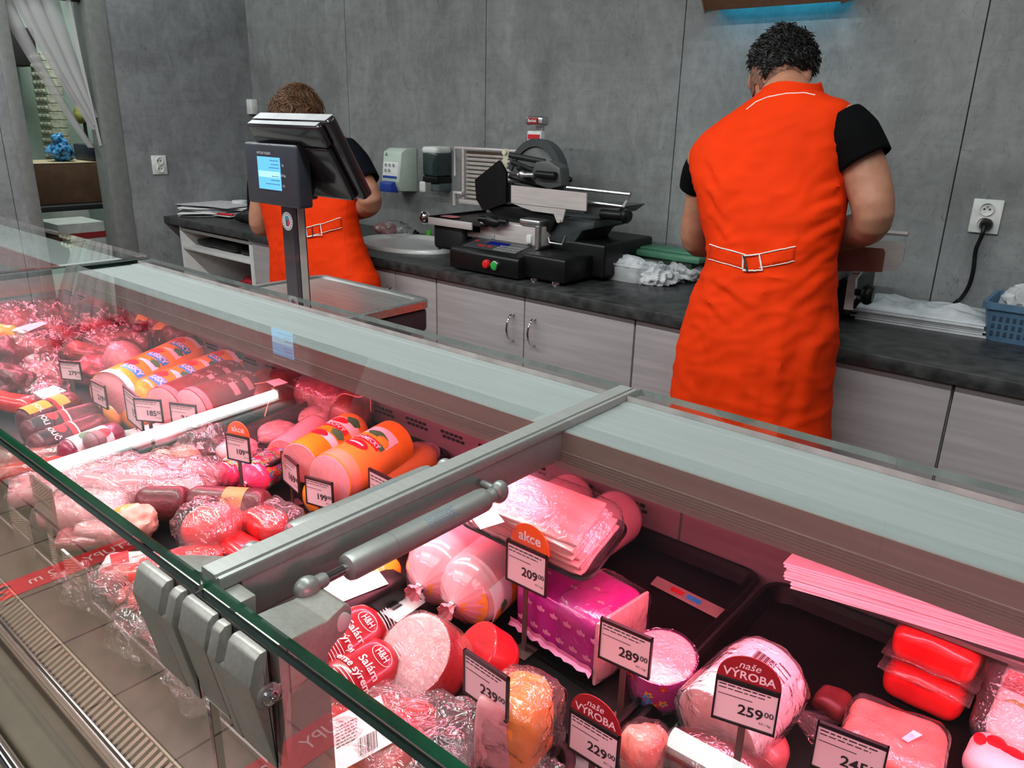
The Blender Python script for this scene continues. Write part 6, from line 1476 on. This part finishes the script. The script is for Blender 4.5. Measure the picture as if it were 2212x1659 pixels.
for i, ((u, v), rad, lb) in enumerate((((1405, 606), (.075, .05, .022), 'crumpled white plastic glove in front of the clear tub, left one'), ((1455, 598), (.08, .055, .026), 'crumpled white plastic glove beside the nearer worker'), ((1440, 585), (.06, .05, .038), 'clear crumpled film bunch behind the white gloves'), ((1478, 600), (.03, .03, .034), 'small clear film knot touching the nearer worker'))):
    p = PZ(u, v, .905); b = MB(); rad = Vector(rad) * 1.3; b.blob((p.x, p.y, ZT + rad[2] * .9), rad, amp=.020, fr=26, ridge=1, seed=i + 3, sub=5)
    for k, vv in enumerate(b.v): b.v[k] = (vv[0], vv[1], max(vv[2], ZT))
    tag(make('plastic_glove', b, M_glove if i < 2 else M_bag), lb, 'glove')
# ---- second slicer at the right of the nearer worker
t = thing('meat_slicer', 'second meat slicer half hidden behind the nearer worker', 'slicer', (-.72, 2.45, ZT))
b = MB(); b.box((-1.0, 2.40, .915), (-.70, 2.66, 1.03), .012, 3); make('base', b, M_black, t)
for x, y in ((-.97, 2.43), (-.73, 2.43), (-.97, 2.63), (-.73, 2.63)): make('foot', MB().lathe([(0, .015), (.015, .013)], (x, y, ZT), (0, 0, 1), 12), M_rubber, t)
def poly(y, pts): return [PY(u, v, y) for u, v in pts]
b = MB(); b.slab(poly(2.22, ((1780, 527), (1908, 537), (1912, 545), (1905, 588), (1780, 585))), (0, 1, 0), .005); make('carriage_plate', b, mat('reddish steel', (.38, .20, .18), .32, metal=.8), t)
b = MB(); b.slab(poly(2.36, ((1790, 508), (1956, 524), (1950, 566), (1930, 585), (1840, 588))), (0, 1, 0), .006); b.tube([PY(1860, 498, 2.36), PY(1962, 506, 2.36)], .007, 8); make('carriage_tray', b, M_satin, t)
b = MB(); b.slab(poly(2.25, ((1822, 668), (1832, 600), (1842, 588), (1860, 588), (1848, 604), (1842, 670))), (0, 1, 0), .02); make('bracket', b, M_satin, t)
b = MB(); b.tube([PY(1836, 630, 2.26), PY(1866, 632, 2.26)], .010, 12); b.lathe([(0, .022), (.01, .03), (.02, .03), (.03, .022)], PY(1862, 634, 2.26), (1, .1, 0), 12); b.tube([PY(1842, 664, 2.26), PY(1856, 645, 2.26)], .008, 8); make('black_knob', b, M_black, t)
make('column', MB().box((-.80, 2.30, 1.03), (-.72, 2.45, 1.15), .006), M_grey2, t)
# slab of meat the nearer worker is cutting
tag(make('meat_joint', MB().rbox((-.83, 2.33, 1.075), (.16, .10, .09), .04, amp=.008), M_hamred), 'red meat joint held by the nearer worker on the second slicer', 'meat')
# flat stack of white carrier bags
q = [PZ(u, v, ZT) for u, v in ((1842, 690), (2108, 722), (2130, 662), (1870, 636))]
rows = []
x0, x1, y0, y1 = -.725, -.365, 2.49, 2.715
t = thing('carrier_bag_stack', 'flat stack of white carrier bags on the worktop below the right socket', 'bags', (-.5, 2.58, ZT))
for k in range(6):
    b = MB(); n = 14; top = []; rs = random.Random(k)
    dx, dy = rs.uniform(-.012, .012), rs.uniform(-.008, .008)
    vs = []; fs = []
    for layer in (0, 1):
        for j in range(n + 1):
            for i in range(n + 1):
                s_, r_ = i / n, j / n; edge = min(s_, 1 - s_, r_, 1 - r_); z = ZT + k * .007 + layer * (.0055 + (.024 * noise.noise(Vector((s_ * 7 + r_ * 3, r_ * 6, k))) * min(1, edge * 6) if k == 5 else .0))
                if k == 5 and layer: z += .010 * min(1, edge * 5)
                vs.append((x0 + dx + (x1 - x0) * s_ - .05 * (r_ - .5), y0 + dy + (y1 - y0) * r_ + .03 * (s_ - .5), z))
    m_ = (n + 1) ** 2
    for layer in (0, 1):
        for j in range(n):
            for i in range(n): a = layer * m_ + j * (n + 1) + i; fs.append((a, a + 1, a + n + 2, a + n + 1))
    bd_ = [i for i in range(n)] + [n + (n + 1) * j for j in range(n)] + [m_ - 1 - i for i in range(n)] + [m_ - 1 - n - (n + 1) * j for j in range(n)]
    for a, c in zip(bd_, bd_[1:] + bd_[:1]): fs.append((a, c, c + m_, a + m_))
    b.add(vs, fs); make('carrier_bag', b, mat('glossy white bag film', (.86, .87, .90), .2, var=.08, scale=14, bump=.35, bscale=16, coat=.3), t)
# blue basket
c = Vector((-.195, 2.59, ZT)); t = thing('plastic_basket', 'blue plastic basket filled with white bags at the right end of the worktop', 'basket', c)
b = MB(); b.loft([[(q[0], q[1], z) for q in rrect(c.x - w_, c.x + w_, c.y - d_, c.y + d_, .025)] for w_, d_, z in ((.145, .095, ZT), (.16, .108, ZT + .09), (.168, .116, ZT + .092), (.168, .116, ZT + .110), (.158, .106, ZT + .110), (.150, .10, ZT + .09), (.138, .088, ZT + .006))], cap=(True, True)); bk_ = make('basket_body', b, mat('dusty blue plastic', (.10, .20, .32), .45, var=.05), t)
b = MB()
for r_ in range(3):
    for k in range(17): x = c.x - .135 + k * .0165; f_ = .2 + r_ * .24; b.box((x, c.y - .0965 - .013 * f_ - .0012, ZT + .09 * f_), (x + .008, c.y - .0955 - .013 * f_ + .002, ZT + .09 * f_ + .012))
make('lattice_holes', b, mat('dark blue gap', (.025, .05, .09), .7), bk_)
for i, (dx, dy, r_) in enumerate(((-.07, -.03, .055), (.05, -.02, .06), (.0, .04, .055))):
    b = MB(); b.blob((c.x + dx, c.y + dy, ZT + .105), (r_, r_ * .8, .042), amp=.016, fr=24, ridge=1, seed=i); tag(make('white_bag', b, M_glove), ('white plastic bag at the left in the blue basket', 'white plastic bag at the right in the blue basket', 'white plastic bag at the back of the blue basket')[i], 'bag', 'bags in the blue basket')
#@@PEOPLE
# ------------------------------------------------------------------ two shop workers seen from behind
M_skin = mat('skin', (.46, .215, .135), .5, col2=(.39, .165, .10), scale=30, sss=.12, detail=5, bump=.05, bscale=300)
M_vest = mat('orange work vest cloth', (.74, .034, .001), .8, var=.04, scale=8, bump=.42, bscale=11, spec=.12, aniso=(1.0, 1.0, .55))
[setattr(n.inputs['Distance'], 'default_value', .016) for n in M_vest.node_tree.nodes if n.type == 'BUMP']
M_vseam = mat('vest stitching', (.62, .035, .004), .8)
M_pipe = mat('white piping', (.80, .70, .66), .6)
M_blk = mat('black cotton', (.0025, .0025, .003), .9, spec=.08)
M_navyc = mat('dark navy cotton', (.004, .0045, .008), .9, spec=.1)
M_trou = mat('dark trousers', (.02, .02, .025), .85)
M_shoe = mat('white work shoe', (.5, .5, .48), .5)
def cr(a, b_, c, d, s): return .5 * ((2 * b_) + (c - a) * s + (2 * a - 5 * b_ + 4 * c - d) * s * s + (3 * b_ - a - 3 * c + d) * s ** 3)
def torso_rings(rows, hem, shrink=0.0, n=44, sub=5):
    keys = []
    for (lp, rp, y, dep) in rows:
        A, B = PY(lp[0], lp[1], y), PY(rp[0], rp[1], y); keys.append((A, B, dep))
    A, B, dep = keys[-1]
    for dz, ex in hem:
        w = (B - A) * ex * .5; keys.append((Vector((A.x - w.x, A.y, dz)), Vector((B.x + w.x, B.y, dz)), dep * (1 + ex)))
    rings = []
    def ring(A, B, dep):
        C = (A + B) / 2; hx = (B - A) / 2; L_ = hx.length; k = max(.3, (L_ - shrink) / L_); d = max(.01, dep - shrink); out = []
        for q in range(n):
            a = 2 * PI * q / n; c, s = math.cos(a), math.sin(a)
            c2 = math.copysign(abs(c) ** .85, c); s2 = math.copysign(abs(s) ** .85, s)
            out.append(C + hx * k * c2 + Vector((0, d * s2, 0)))
        return out
    for i in range(len(keys) - 1):
        for k in range(sub):
            s = k / sub; K = [keys[max(i - 1, 0)], keys[i], keys[i + 1], keys[min(i + 2, len(keys) - 1)]]
            rings.append(ring(cr(K[0][0], K[1][0], K[2][0], K[3][0], s), cr(K[0][1], K[1][1], K[2][1], K[3][1], s), cr(K[0][2], K[1][2], K[2][2], K[3][2], s)))
    rings.append(ring(*keys[-1])); return rings
def hand(b, wrist, d, up, side):
    """open relaxed hand: palm, four fingers bent at the knuckles, thumb from the side of the palm"""
    d = Vector(d).normalized(); up = Vector(up); up = (up - d * up.dot(d)).normalized(); sd = d.cross(up).normalized() * side
    w = Vector(wrist)
    M = Matrix(((sd.x, d.x, up.x, 0), (sd.y, d.y, up.y, 0), (sd.z, d.z, up.z, 0), (0, 0, 0, 1)))
    b.rbox(w + d * .048, (.080, .10, .030), .014, n=6, M=M)
    for k, (off, ln) in enumerate(((-.030, .066), (-.010, .076), (.010, .072), (.029, .056))):
        p0 = w + d * .088 + sd * off; p1 = p0 + d * ln * .45 - up * .006; p2 = p1 + d * ln * .32 - up * ln * .26; p3 = p2 + d * ln * .12 - up * ln * .24
        b.tube([p0 - d * .02, p0, p1, p2, p3], [.009, .0092, .0088, .008, .0065], 10)
    p0 = w + d * .035 - sd * .036; b.tube([p0 + sd * .01, p0, p0 + d * .026 - sd * .020 - up * .006, p0 + d * .052 - sd * .022 - up * .016], [.012, .012, .0105, .008], 10)
def person(label, rows, hem, head_c, head_r, head_pitch, neck, arms, sleeves, m_sleeve, hairf, vest_shape):
    base = rows[-1][2]; A, B = PY(*rows[-1][0], base), PY(*rows[-1][1], base); cx = (A.x + B.x) / 2
    t = thing('person', label, 'person', (cx, base, 0))
    b = MB()
    R2 = torso_rings(rows, hem[:1], .016); b.loft(R2)
    hips = (A + B) / 2; hz = .80
    for s in (-1, 1):
        b.tube([(cx + s * .085, base + .02, .84), (cx + s * .09, base + .02, .70), (cx + s * .092, base + .015, .47), (cx + s * .095, base - .01, .30), (cx + s * .095, base - .02, .09)], [.10, .085, .058, .056, .042], 20)
        b.blob((cx + s * .10, base + .045, .045), (.045, .125, .042), squash=.9)
    b.tube(neck, [.068, .058, .056], 24)
    Mh = Matrix.Rotation(-head_pitch, 4, 'X')
    def hp(x, y, z): return head_c + Mh.to_3x3() @ Vector((x * head_r[0], y * head_r[1], z * head_r[2]))
    b.blob(head_c, head_r, M=Mh, sub=4); b.blob(hp(0, .25, -.45), (head_r[0] * .78, head_r[1] * .72, head_r[2] * .62), M=Mh, sub=3)
    b.tube([hp(0, .95, .15), hp(0, 1.12, -.12), hp(0, 1.0, -.2)], [.010, .015, .012], 10)           # nose
    b.blob(hp(0, .90, -.48), (.024, .012, .007), M=Mh, sub=2); b.blob(hp(0, .88, -.58), (.021, .012, .008), M=Mh, sub=2)      # lips
    for s in (-1, 1):
        b.blob(hp(s * 1.03, -.02, -.12), (.012, .019, .032), M=Mh, sub=3)                              # ears
        b.blob(hp(s * .42, .86, .03), (.014, .010, .009), M=Mh, sub=2); b.blob(hp(s * .45, .86, .2), (.022, .012, .007), M=Mh, sub=2)   # eyes, brow ridge
    for pts, rr, hd in arms:
        b.tube(smoothpath(pts, 5), list(np.interp(np.linspace(0, len(rr) - 1, (len(pts) - 1) * 5 + 1), range(len(rr)), rr)), 22)
        b.blob(pts[0], (rr[0] * 1.15,) * 3, sub=3)
        dv = (Vector(pts[-1]) - Vector(pts[-2])).normalized(); hand(b, pts[-1] + dv * .0, dv, (0, 0, 1), hd)
    body = make('body', b, M_skin, t)
    md = body.modifiers.new('one surface', 'REMESH'); md.mode = 'VOXEL'; md.voxel_size = .0062; md.use_smooth_shade = True
    sm = body.modifiers.new('soften', 'SMOOTH'); sm.factor = .5; sm.iterations = 4
    # eyes
    be = MB()
    for s in (-1, 1): be.blob(hp(s * .42, .93, .03), (.0105, .0085, .0065), M=Mh, sub=2)
    make('eyes', be, mat('eye', (.55, .5, .45), .2), body)
    # trousers and shoes
    b = MB()
    for s in (-1, 1): b.tube([(cx + s * .083, base + .02, .86), (cx + s * .09, base + .02, .70), (cx + s * .092, base + .015, .47), (cx + s * .095, base - .01, .30), (cx + s * .095, base - .02, .07)], [.112, .098, .078, .074, .074], 24)
    make('trousers', b, M_trou, t)
    b = MB()
    for s in (-1, 1): b.rbox((cx + s * .10, base + .045, .047), (.104, .27, .09), .04, n=8)
    make('shoes', b, M_shoe, t)
    # shirt sleeves
    for pts, rr in sleeves:
        b = MB(); sp = smoothpath(pts, 5); rs_ = list(np.interp(np.linspace(0, len(rr) - 1, len(sp)), range(len(rr)), rr)); b.tube(sp, rs_, 28, cap=False)
        o = make('sleeve', b, m_sleeve, t); sd_ = o.modifiers.new('cloth', 'SOLIDIFY'); sd_.thickness = .004
    # vest
    R_ = torso_rings(rows, hem, 0.0, n=110, sub=11)
    for i, r_ in enumerate(R_):
        C = sum(r_, Vector()) / len(r_)
        for k, p in enumerate(r_):
            d = p - C; d.z = 0
            if d.length < 1e-6: continue
            d.normalize(); f = vest_shape(p) + .0035 * noise.noise(Vector((p.x * 16 + p.z * 9, p.y * 8, p.z * 10 - p.x * 6))) + .0045 * (1 - abs(noise.noise(Vector((p.x * 9 + p.z * 14, p.y * 6, p.z * 20 - p.x * 16))))) ** 3 - .002
            r_[k] = p + d * f
    b = MB(); b.loft(R_, cap=(False, False)); vest = make('vest', b, M_vest, t); vest['_loc'] = t['_loc']
    s_ = vest.modifiers.new('cloth', 'SOLIDIFY'); s_.thickness = .003; s_.offset = -1
    tree = bvh(vest)
    hairf(t, head_c, head_r, Mh, hp)
    return t, vest, tree, body
def hair(t, head_c, head_r, Mh, hp, m, limit, thick, tuft_n, tuft_len, tuft_r, seed, curl=.5, stub=None, lump=.010, fr=26):
    rs = random.Random(seed); b = MB(); R3 = Mh.to_3x3()
    bm = bmesh.new(); bmesh.ops.create_icosphere(bm, subdivisions=5, radius=1)
    dead = [v for v in bm.verts if v.co.z < limit(v.co.x, v.co.y)]
    bmesh.ops.delete(bm, geom=dead, context='VERTS')
    pts = []
    for v in bm.verts:
        n = v.co.normalized(); edge = min(1, max(0, (n.z - limit(n.x, n.y)) * 4)); k = thick * (.25 + .75 * edge) * (1 + .25 * max(0, n.z)) + lump * noise.noise(n * 4 + Vector((seed, 0, 0))) * edge + lump * .5 * noise.noise(n * 10)
        p = Vector((n.x * head_r[0], n.y * head_r[1], n.z * head_r[2])) + n * k; v.co = p; pts.append((p.copy(), n.copy(), edge))
    bm.transform(Matrix.Translation(head_c) @ Mh); b.bmesh_add(bm)
    o = make('hair', b, m, t); sd = o.modifiers.new('depth', 'SOLIDIFY'); sd.thickness = .006; sd.offset = -1
    b = MB()
    for i in range(tuft_n):
        p, n, e = rs.choice(pts)
        if e < .05: continue
        tang = Vector((rs.uniform(-1, 1), rs.uniform(-1, 1), rs.uniform(-1, .6))); tang = (tang - n * tang.dot(n)).normalized()
        ln = tuft_len * rs.uniform(.5, 1.2) * (.4 + .6 * e); q0 = p - n * .004; q1 = q0 + n * ln * .5 + tang * ln * .25; q2 = q0 + n * ln * (.8 - curl * .5) + tang * ln * (.5 + curl); q3 = q0 + n * ln * (.9 - curl) + tang * ln * (.7 + curl * 1.1)
        w = tuft_r * rs.uniform(.6, 1.2)
        b.tube([head_c + R3 @ x for x in (q0, q1, q2, q3)], [w, w * .9, w * .6, w * .12], 5, cap=False)
    make('hair_tufts', b, m, o)
    if stub:
        bm = bmesh.new(); bmesh.ops.create_icosphere(bm, subdivisions=4, radius=1)
        dead = [v for v in bm.verts if not (limit(v.co.x, v.co.y) + .05 > v.co.z > stub[0] - .12 * math.cos(v.co.x * 9) and v.co.y < .35)]
        bmesh.ops.delete(bm, geom=dead, context='VERTS')
        for v in bm.verts: n = v.co.normalized(); v.co = Vector((n.x * head_r[0], n.y * head_r[1], n.z * head_r[2])) + n * .0022
        bm.transform(Matrix.Translation(head_c) @ Mh); make('shaved_nape', MB().bmesh_add(bm), stub[1], o)
M_hair1 = mat('black hair', (.008, .006, .006), .5, var=.3, scale=60)
M_hair2 = mat('brown wavy hair', (.24, .115, .055), .45, col2=(.09, .042, .022), scale=45, detail=5)
# ---- nearer worker
rows = [((1652, 196), (1757, 190), 2.055, .062), ((1618, 226), (1790, 208), 2.04, .070), ((1582, 250), (1832, 226), 2.03, .078), ((1534, 284), (1836, 258), 2.02, .090), ((1504, 325), (1832, 318), 2.01, .105), ((1506, 372), (1826, 395), 2.0, .118), ((1520, 425), (1822, 455), 1.985, .122), ((1532, 490), (1806, 520), 1.97, .120), ((1540, 545), (1798, 578), 1.96, .118), ((1524, 592), (1799, 632), 1.955, .125), ((1505, 640), (1800, 690), 1.95, .132), ((1489, 695), (1802, 748), 1.945, .137), ((1474, 760), (1792, 812), 1.94, .139), ((1466, 830), (1789, 884), 1.94, .140), ((1463, 890), (1786, 948), 1.94, .142)]
hc = PY(1686, 160, 2.13)
sh_r, el_r = PY(1822, 285, 2.03), PY(1884, 478, 2.02); hd_r = PY(1770, 530, 2.26)
sh_l, el_l = PY(1528, 345, 2.03), PY(1503, 520, 2.10); hd_l = PY(1610, 530, 2.27)
arms = [([sh_r, sh_r.lerp(el_r, .5) + Vector((.016, 0, .005)), el_r, el_r.lerp(hd_r, .5), hd_r], [.056, .055, .046, .044, .029], 1), ([sh_l, sh_l.lerp(el_l, .5), el_l, el_l.lerp(hd_l, .5), hd_l], [.048, .046, .041, .038, .027], -1)]
sl = [([PY(1812, 262, 2.03), PY(1838, 300, 2.025), PY(1866, 352, 2.02)], [.058, .069, .066]), ([PY(1534, 335, 2.03), PY(1516, 372, 2.04), PY(1508, 405, 2.055)], [.05, .054, .052])]
def lim1(x, y): return (-.36 + .30 * min(1, abs(x)) - (.24 * math.exp(-(x / .16) ** 2) if y < 0 else 0) + .25 * max(0, y)) if y < .45 else .45
def folds_of(lines, y):
    F_ = []
    for (a, c, amp, w) in lines: A, B = PY(*a, y), PY(*c, y); F_.append((A.x, A.z, B.x, B.z, amp, w))
    def f(p):
        if p.y > y + .10: return 0.0
        s = 0.0
        for ax_, az_, bx_, bz_, amp, w in F_:
            dx, dz = bx_ - ax_, bz_ - az_; L2 = dx * dx + dz * dz; tt = ((p.x - ax_) * dx + (p.z - az_) * dz) / L2
            if -.15 < tt < 1.15:
                d = ((p.x - ax_) * dz - (p.z - az_) * dx) / math.sqrt(L2) + .004 * math.sin(tt * 5); e = max(0.0, math.sin(max(0, min(1, (tt + .15) / 1.3)) * PI)); s += amp * e * (math.exp(-(d / w) ** 2) - .6 * math.exp(-((d - w * 1.7) / w) ** 2))
        return s
    return f
shape1 = folds_of([((1822, 345), (1768, 372), .005, .008), ((1826, 378), (1755, 420), .006, .008), ((1824, 412), (1742, 470), .007, .009), ((1818, 450), (1735, 530), .006, .009), ((1812, 500), (1745, 590), .005, .009), ((1512, 345), (1560, 400), .005, .010), ((1518, 400), (1575, 470), .006, .010), ((1528, 460), (1590, 520), .005, .010),
  ((1545, 600), (1640, 650), .005, .010), ((1530, 640), (1600, 690), .004, .010), ((1770, 590), (1700, 680), .005, .011), ((1800, 640), (1745, 790), .006, .012), ((1560, 640), (1520, 880), .007, .014), ((1620, 690), (1610, 900), .005, .014), ((1690, 660), (1690, 900), .007, .013), ((1750, 700), (1735, 920), .006, .013), ((1650, 585), (1660, 640), .005, .010), ((1640, 300), (1560, 420), .003, .02), ((1740, 260), (1770, 400), .003, .02)], 1.86)
def hair1(t, c, r, Mh, hp): hair(t, c, r, Mh, hp, M_hair1, lim1, .009, 2600, .020, .0017, 5, .2, (-.80, mat('shaved dark nape', (.22, .10, .065), .6, var=.25, scale=120)), lump=.007)
t1, vest1, tree1, body1 = person('nearer worker from behind: orange vest, black T-shirt, short black hair, bending over the worktop', rows, [(.64, .02), (.56, .02)], hc, Vector((.070, .090, .102)), .45, [PY(1705, 240, 2.03), PY(1702, 205, 2.07), hc - Vector((0, .03, .05))], arms, sl, M_blk, hair1, shape1)
def belt(t, vest, tree, segs, buckle, pin=None):
    b = MB()
    for q in segs: lay_patch(b, tree, q, 10, 4, .004)
    bt = make('back_belt', b, M_vest, t); s_ = bt.modifiers.new('cloth', 'SOLIDIFY'); s_.thickness = .002
    b = MB()
    for q in segs: lay_line(b, tree, [q[0], q[1]], .0017, off=.0052, step=6); lay_line(b, tree, [q[3], q[2]], .0013, off=.0052, step=6)
    make('belt_piping', b, M_pipe, bt)
    b = MB(); lay_line(b, tree, buckle + [buckle[0]], .0022, off=.0075, step=5); make('belt_buckle', b, M_pipe, bt)
    if pin: b = MB(); lay_line(b, tree, pin, .0024, off=.009, step=5); make('buckle_pin', b, M_ink, bt)
belt(t1, vest1, tree1, [((1537, 528), (1612, 551), (1612, 582), (1534, 560)), ((1640, 549), (1718, 533), (1715, 564), (1642, 578))], [(1606, 553), (1642, 549), (1648, 585), (1608, 584)], [(1607, 552), (1618, 586)])
b = MB(); lay_patch(b, tree1, ((1612, 550), (1642, 548), (1644, 580), (1612, 583)), 5, 4, .005); make('belt_end', b, M_vest, t1)
b = MB()
for ln in ([(1572, 385), (1552, 470), (1547, 560), (1530, 700), (1520, 860)], [(1800, 470), (1750, 520), (1722, 600), (1705, 700), (1695, 800), (1690, 900)], [(1502, 330), (1512, 420)], [(1836, 250), (1832, 330), (1834, 400)]): lay_line(b, tree1, ln, .0007, off=.0004)
make('seams', b, M_vseam, t1)
b = MB(); lay_line(b, tree1, [(1614, 238), (1634, 222), (1660, 211), (1700, 204), (1738, 203), (1760, 208)], .0018, off=.003, step=6); make('collar_piping', b, M_pipe, t1)
# turned-down collar
def collar(t, cpx, y, rx, ry, h, tilt):
    c = PY(cpx[0], cpx[1], y); rows_ = []
    for (dz, k) in ((0, 1.14), (h * .5, 1.08), (h, .98), (h * 1.05, .93), (h * .5, .92), (.0, .95)):
        rows_.append([c + Vector((rx * k * math.cos(a), ry * k * math.sin(a), dz * (.72 + .40 * math.exp(-((a + PI / 2) / .9) ** 2)) + tilt * math.cos(a) + .012 * math.sin(a))) for a in np.linspace(-PI * 1.18, PI * .18, 34)])
    o = make('collar', MB().loft(rows_, closed=False), M_vest, t); s_ = o.modifiers.new('cloth', 'SOLIDIFY'); s_.thickness = .002
collar(t1, (1706, 216), 2.05, .072, .068, .046, .004)
b = MB(); q = [on_surface(tree1, u, v, .002) for u, v in ((1786, 733), (1793, 733), (1792, 752), (1785, 751))]
if all(q): b.slab(q, (0, -1, 0), .0012); make('side_tag', b, mat('grey green tag', (.25, .27, .18), .6), t1)
# ---- far worker
rows = [((602, 268), (682, 264), 2.01, .060), ((580, 285), (715, 280), 2.0, .070), ((566, 305), (742, 303), 1.99, .085), ((562, 340), (752, 345), 1.98, .100), ((566, 390), (758, 398), 1.97, .108), ((580, 440), (758, 446), 1.955, .112), ((594, 500), (762, 500), 1.945, .112), ((602, 540), (776, 545), 1.94, .120), ((604, 580), (793, 585), 1.94, .127), ((604, 612), (804, 615), 1.94, .130)]
hc2 = PY(642, 258, 2.06)
sh_r, el_r = PY(748, 335, 1.99), PY(800, 438, 1.99); hd_r = PY(735, 470, 2.22)
sh_l, el_l = PY(566, 370, 1.99), PY(562, 490, 1.97); hd_l = PY(640, 480, 2.22)
arms = [([sh_r, sh_r.lerp(el_r, .5) + Vector((.01, 0, 0)), el_r, el_r.lerp(hd_r, .5), hd_r], [.054, .052, .045, .042, .028], 1), ([sh_l, sh_l.lerp(el_l, .5), el_l, el_l.lerp(hd_l, .5), hd_l], [.05, .049, .043, .040, .028], -1)]
sl = [([PY(742, 322, 1.99), PY(766, 355, 1.99), PY(788, 395, 1.99)], [.056, .064, .062]), ([PY(572, 350, 1.99), PY(564, 400, 1.99), PY(563, 452, 1.99)], [.055, .060, .058])]
def lim2(x, y): return (-.92 + .9 * max(0, y)) if y < .4 else .42
def hair2(t, c, r, Mh, hp): hair(t, c, r, Mh, hp, M_hair2, lim2, .018, 5200, .030, .0015, 8, .85, lump=.020)
t2, vest2, tree2, body2 = person('far worker from behind: orange vest, navy T-shirt, wavy brown hair, behind the scale', rows, [(.68, .06), (.58, .10)], hc2, Vector((.068, .086, .104)), .30, [PY(642, 310, 1.99), PY(641, 280, 2.02), hc2 - Vector((0, .02, .05))], arms, sl, M_navyc, hair2, folds_of([((752, 330), (715, 400), .004, .010), ((755, 420), (720, 470), .005, .010), ((760, 480), (725, 540), .005, .010), ((610, 530), (640, 600), .005, .010), ((690, 520), (700, 610), .005, .012), ((750, 520), (765, 610), .005, .012)], 1.86))
belt(t2, vest2, tree2, [((662, 493), (690, 486), (692, 505), (663, 512)), ((690, 486), (736, 470), (738, 492), (694, 504))], [(664, 492), (694, 484), (698, 508), (667, 512)], [(676, 490), (679, 511)])
b = MB()
for ln in ([(752, 400), (742, 500), (755, 600)], [(600, 430), (605, 520), (600, 610)]): lay_line(b, tree2, ln, .0007, off=.0004)
make('seams', b, M_vseam, t2)
collar(t2, (641, 285), 2.0, .070, .066, .042, 0)
#@@LIGHT
# ------------------------------------------------------------------ lights of the shop, with added area fills
def tube_light(label, p0, p1, power=True):
    p0, p1 = Vector(p0), Vector(p1); d = (p1 - p0).normalized(); s = Vector((-d.y, d.x, 0))
    t = thing('ceiling_light', label, 'ceiling light', (p0 + p1) / 2, 'bare fluorescent battens on the ceiling')
    b = MB(); e = .05
    Mx = Matrix(((d.x, s.x, 0, (p0.x + p1.x) / 2), (d.y, s.y, 0, (p0.y + p1.y) / 2), (0, 0, 1, p0.z), (0, 0, 0, 1))); hl = (p1 - p0).length / 2
    b.box((-hl - .03, -.03, .034), (hl + .03, .03, ZC - p0.z - .001), .003, M=Mx); make('housing', b, M_white, t)
    for sg in (-1, 1): b = MB(); b.box((sg * hl - .012, -.036, -.036), (sg * hl + .012, .036, .0338), .003, M=Mx); make('lamp_holder', b, M_white, t)
    make('tube', MB().tube([p0 + d * .013, p1 - d * .013], .029, 20), emat('fluorescent tube', (.92, 1.0, .97), TUBE_E), t)
TUBE_E = 17.0
tube_light('fluorescent batten over the doorway side, mirrored in the middle glass top', (-4.03, 1.10, 2.572), (-4.165, 2.62, 2.572))
tube_light('fluorescent batten over the nearest module, mirrored at the bottom of the picture', (-.80, 1.715, 2.572), (.72, 1.745, 2.572))
tube_light('fluorescent batten over the customers, outside the picture', (-2.6, -1.0, 2.572), (-1.1, -1.0, 2.572))
def area(name, loc, rot, sx, sy, e, col):
    lt = bpy.data.lights.new(name, 'AREA'); lt.shape = 'RECTANGLE'; lt.size = sx; lt.size_y = sy; lt.energy = e; lt.color = col
    o = bpy.data.objects.new(name, lt); COL.objects.link(o); o.location = loc; o.rotation_euler = rot; return o
area('shop_fill_light', (-1.3, -1.2, 2.6), (0, 0, 0), 5.0, 1.2, 62, (.96, 1.0, .98))  # added area light over the customers for the main fill, no fixture
area('service_fill_light', (-1.9, .55, 2.6), (0, 0, 0), 4.4, .10, 92, (.94, 1.0, .98))  # added fill brightening the worktop side, kept out of the glass reflections
area('back_room_lamp', (-5.4, 2.0, 2.55), (0, 0, 0), .6, .6, 24, (.90, 1.0, .93))
w = bpy.data.worlds.new('world'); S.world = w; w.use_nodes = True
bg = w.node_tree.nodes['Background']; bg.inputs[0].default_value = (.86, .95, 1.0, 1); bg.inputs[1].default_value = .09
S.view_settings.view_transform = 'Standard'; S.view_settings.look = 'None'; S.view_settings.gamma = 1; S.view_settings.use_curve_mapping = False
S.view_settings.exposure = 0.0
try:
    S.cycles.use_denoising = True; S.cycles.denoiser = 'OPENIMAGEDENOISE'
    S.cycles.transparent_max_bounces = 24; S.cycles.max_bounces = 8; S.cycles.sample_clamp_indirect = 4.0; S.cycles.caustics_reflective = False; S.cycles.caustics_refractive = False
except Exception: pass
